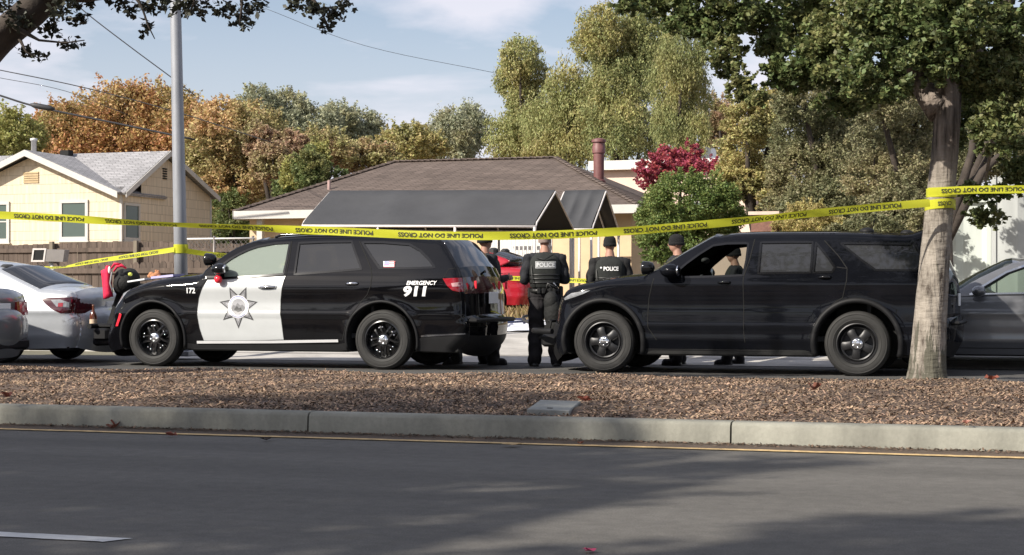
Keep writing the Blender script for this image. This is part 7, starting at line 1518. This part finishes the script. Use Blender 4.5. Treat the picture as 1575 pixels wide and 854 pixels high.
    if cap == 'beanie':
        m = MB(); rng_ = [(.101, -.005), (.104, .02), (.101, .05), (.090, .085), (.065, .112), (.03, .124), (.004, .127)]; vs = []
        for (q, z) in rng_:
            for i in range(24): th_ = 2*math.pi*i/24; vs.append(H(math.cos(th_)*q*.86, math.sin(th_)*q*1.04-.008, z+.005-.02*(math.sin(th_) < -.3)*(z < .03))*k)
        m.add(vs, [(i*24+j, i*24+(j+1) % 24, (i+1)*24+(j+1) % 24, (i+1)*24+j) for i in range(len(rng_)-1) for j in range(24)]); m.build('beanie', knit, t, smooth=True, local=True)
        m = MB(); m.add([H(math.cos(2*math.pi*i/24)*q*.86, math.sin(2*math.pi*i/24)*q*1.04-.008, z)*k for (q, z) in ((.100, -.022), (.108, -.018), (.109, .012), (.103, .018)) for i in range(24)], [(i*24+j, i*24+(j+1) % 24, (i+1)*24+(j+1) % 24, (i+1)*24+j) for i in range(3) for j in range(24)]); m.build('beanie_cuff', knit, t, smooth=True, local=True)
    else:
        m = MB(); vs = []; rg = [(.0795, -.045, 0), (.0835, -.02, 0), (.0835, .03, 1), (.079, .07, 1), (.062, .10, 1), (.03, .117, 1), (.004, .121, 1)]
        for (q, z, f_) in rg:
            for i in range(24):
                th_ = math.pi*1.0+math.pi*i/23 if not f_ else 2*math.pi*i/24+math.pi; th_ = math.pi+2*math.pi*i/24; fr = max(0, math.sin(th_)); zz = z if fr < .2 else max(z, .06); vs.append(H(math.cos(th_)*q, math.sin(th_)*q*1.2-.008, zz)*k)
        m.add(vs, [(i*24+j, i*24+(j+1) % 24, (i+1)*24+(j+1) % 24, (i+1)*24+j) for i in range(len(rg)-1) for j in range(24)]); m.build('hair', hair_grey, t, smooth=True, local=True)
    # lettering on the back
    if text:
        a_, b_ = .190*B, .157*B
        def back(P2, off): 
            r = []
            for x, z in P2:
                aa = float(np.interp(z, [1.15, 1.28, 1.38, 1.44], [.184*B, .196*B, .190*B, .168*B])); bb = float(np.interp(z, [1.15, 1.28, 1.38, 1.44], [.154*B, .160*B, .152*B, .125*B]))
                c = min(.97, abs(x)/aa); yv = .003-bb*(1-c**(2/.78))**.39; r.append(K(Vector((x, yv-off, z))+Lv(z)))
            return r
        zc = 1.335
        if text == 'patch':
            def plate(w_, h_, off, mat):
                m = MB(); n_ = 10; P2 = [(-w_/2+w_*i/n_, zc+s*h_/2) for s in (-1, 1) for i in range(n_+1)]; m.add(back(P2, off), [(i, i+1, n_+2+i, n_+1+i) for i in range(n_)]); m.build('vest_patch', mat, t, local=True)
            plate(.27, .092, .006, badge_lt); plate(.258, .080, .0075, M('patch_grey', (.22, .225, .23), rough=.5)); 
            V2, Fc = text2d('POLICE', .03, 0., .25); w_ = .238; P2 = np.stack([V2[:, 0]/V2[:, 0].max()*w_-w_/2, zc-.030+V2[:, 1]*.060], 1); m = MB(); m.add(back(P2+[.003, -.003], .009), Fc); m.build('lettering', badge_dk, t, local=True); m = MB(); m.add(back(P2, .0105), Fc); m.build('lettering', M('letter_light', (.6, .61, .62), rough=.5), t, local=True)
        else:
            V2, Fc = text2d('POLICE', .035, 0., .25); w_ = .205; P2 = np.stack([V2[:, 0]/V2[:, 0].max()*w_-w_/2+.012, zc+.0-.032+V2[:, 1]*.058], 1); m = MB(); m.add(back(P2, .008), Fc); m.build('lettering', white_vinyl, t, local=True)
            m = MB(); cx_ = -.125; st_ = [(cx_+(.017 if i % 2 == 0 else .008)*math.cos(math.pi/2+math.pi*i/5), zc+.012+(.017 if i % 2 == 0 else .008)*math.sin(math.pi/2+math.pi*i/5)) for i in range(10)]; m.add(back(st_, .008), [tuple(range(10))]); m.build('star_mark', white_vinyl, t, local=True)
    return t, K, Lv
OG = 'police officers'
def stand(px, py, z=0.): p = atZ(px, py, z); return (p[0], p[1], z)
pB, K, Lv = person('bare headed officer seen from behind with a light patch reading POLICE', stand(838, 563.5), PSI+.05, 1.80, 1.10, pose='front', stance=(.135, .15), cap='hair', text='patch', group=OG, head=(0, -.12))
m = MB(); m.tube([K((-.12, -.15, 1.43)), K((-.02, -.176, 1.40)), K((.10, -.17, 1.47))], .008, 6); m.tube([K((.06, -.17, .92)), K((.11, -.19, 1.0)), K((.02, -.2, 1.09))], .006, 6); m.build('radio_cord', belt_m, pB, smooth=True, local=True)
m = MB(); m.tube([K((.17, -.13, 1.02)), K((.10, -.19, 1.10))], .010, 8); m.build('steel_baton', chrome, pB, smooth=True, local=True)
# slung black case at his hip
q = Vector(atD(850, 480, 22.0)); q.y += .12; t = thing('equipment_bag', (q.x, q.y-.12, .55), 'black equipment bag hanging at the hip of the bare headed officer', 'bag'); m = MB()
for (x, z, a, c) in ((0, .16, .14, .22), (.02, .0, .13, .16), (-.02, .30, .12, .14)): m.ell((q.x+x, q.y-.12, .56+z), (a*.85, .09, c), 14, 10)
m.build('bag_body', blk_cloth, t, smooth=True); m = MB(); m.tube([(q.x-.10, q.y-.12, .98), (q.x-.05, q.y-.16, 1.10), (q.x+.05, q.y-.14, 1.04)], .016, 8); m.build('strap', belt_m, t, smooth=True)
person('officer in black beanie with white POLICE and star on the vest back', stand(938, 562.5), PSI-.03, 1.74, 1.10, pose='front', text='plain', group=OG, shirt=uni2)
person('officer half hidden by the rear window of the black and white police car', stand(752, 561), PSI-1.1, 1.80, 1.10, pose='front', stance=(.19, .21), step=(.02, -.04), cap='beanie', group=OG, lean=-.12, head=(.2, .05))
person('officer in beanie looking left behind the windscreen of the black SUV', stand(1043, 562), PSI+1.25, 1.76, 1.1, pose='front', group=OG, vest=True, head=(.2, 0))
person('officer wholly behind the black SUV with only the boots showing below it', stand(1131, 562), PSI+1.4, 1.60, 1.0, pose='front', group=OG, vest=True, stance=(.10, .10), step=(.12, -.06))
person('person in grey trousers behind the tail of the black and white police car', stand(702, 560), PSI+1.9, 1.62, 1.0, pose='front', legs=grey_tr, vest=False, stance=(.10, .10), step=(.05, -.05), boots=tan_shoe, cap='beanie', lean=.2)
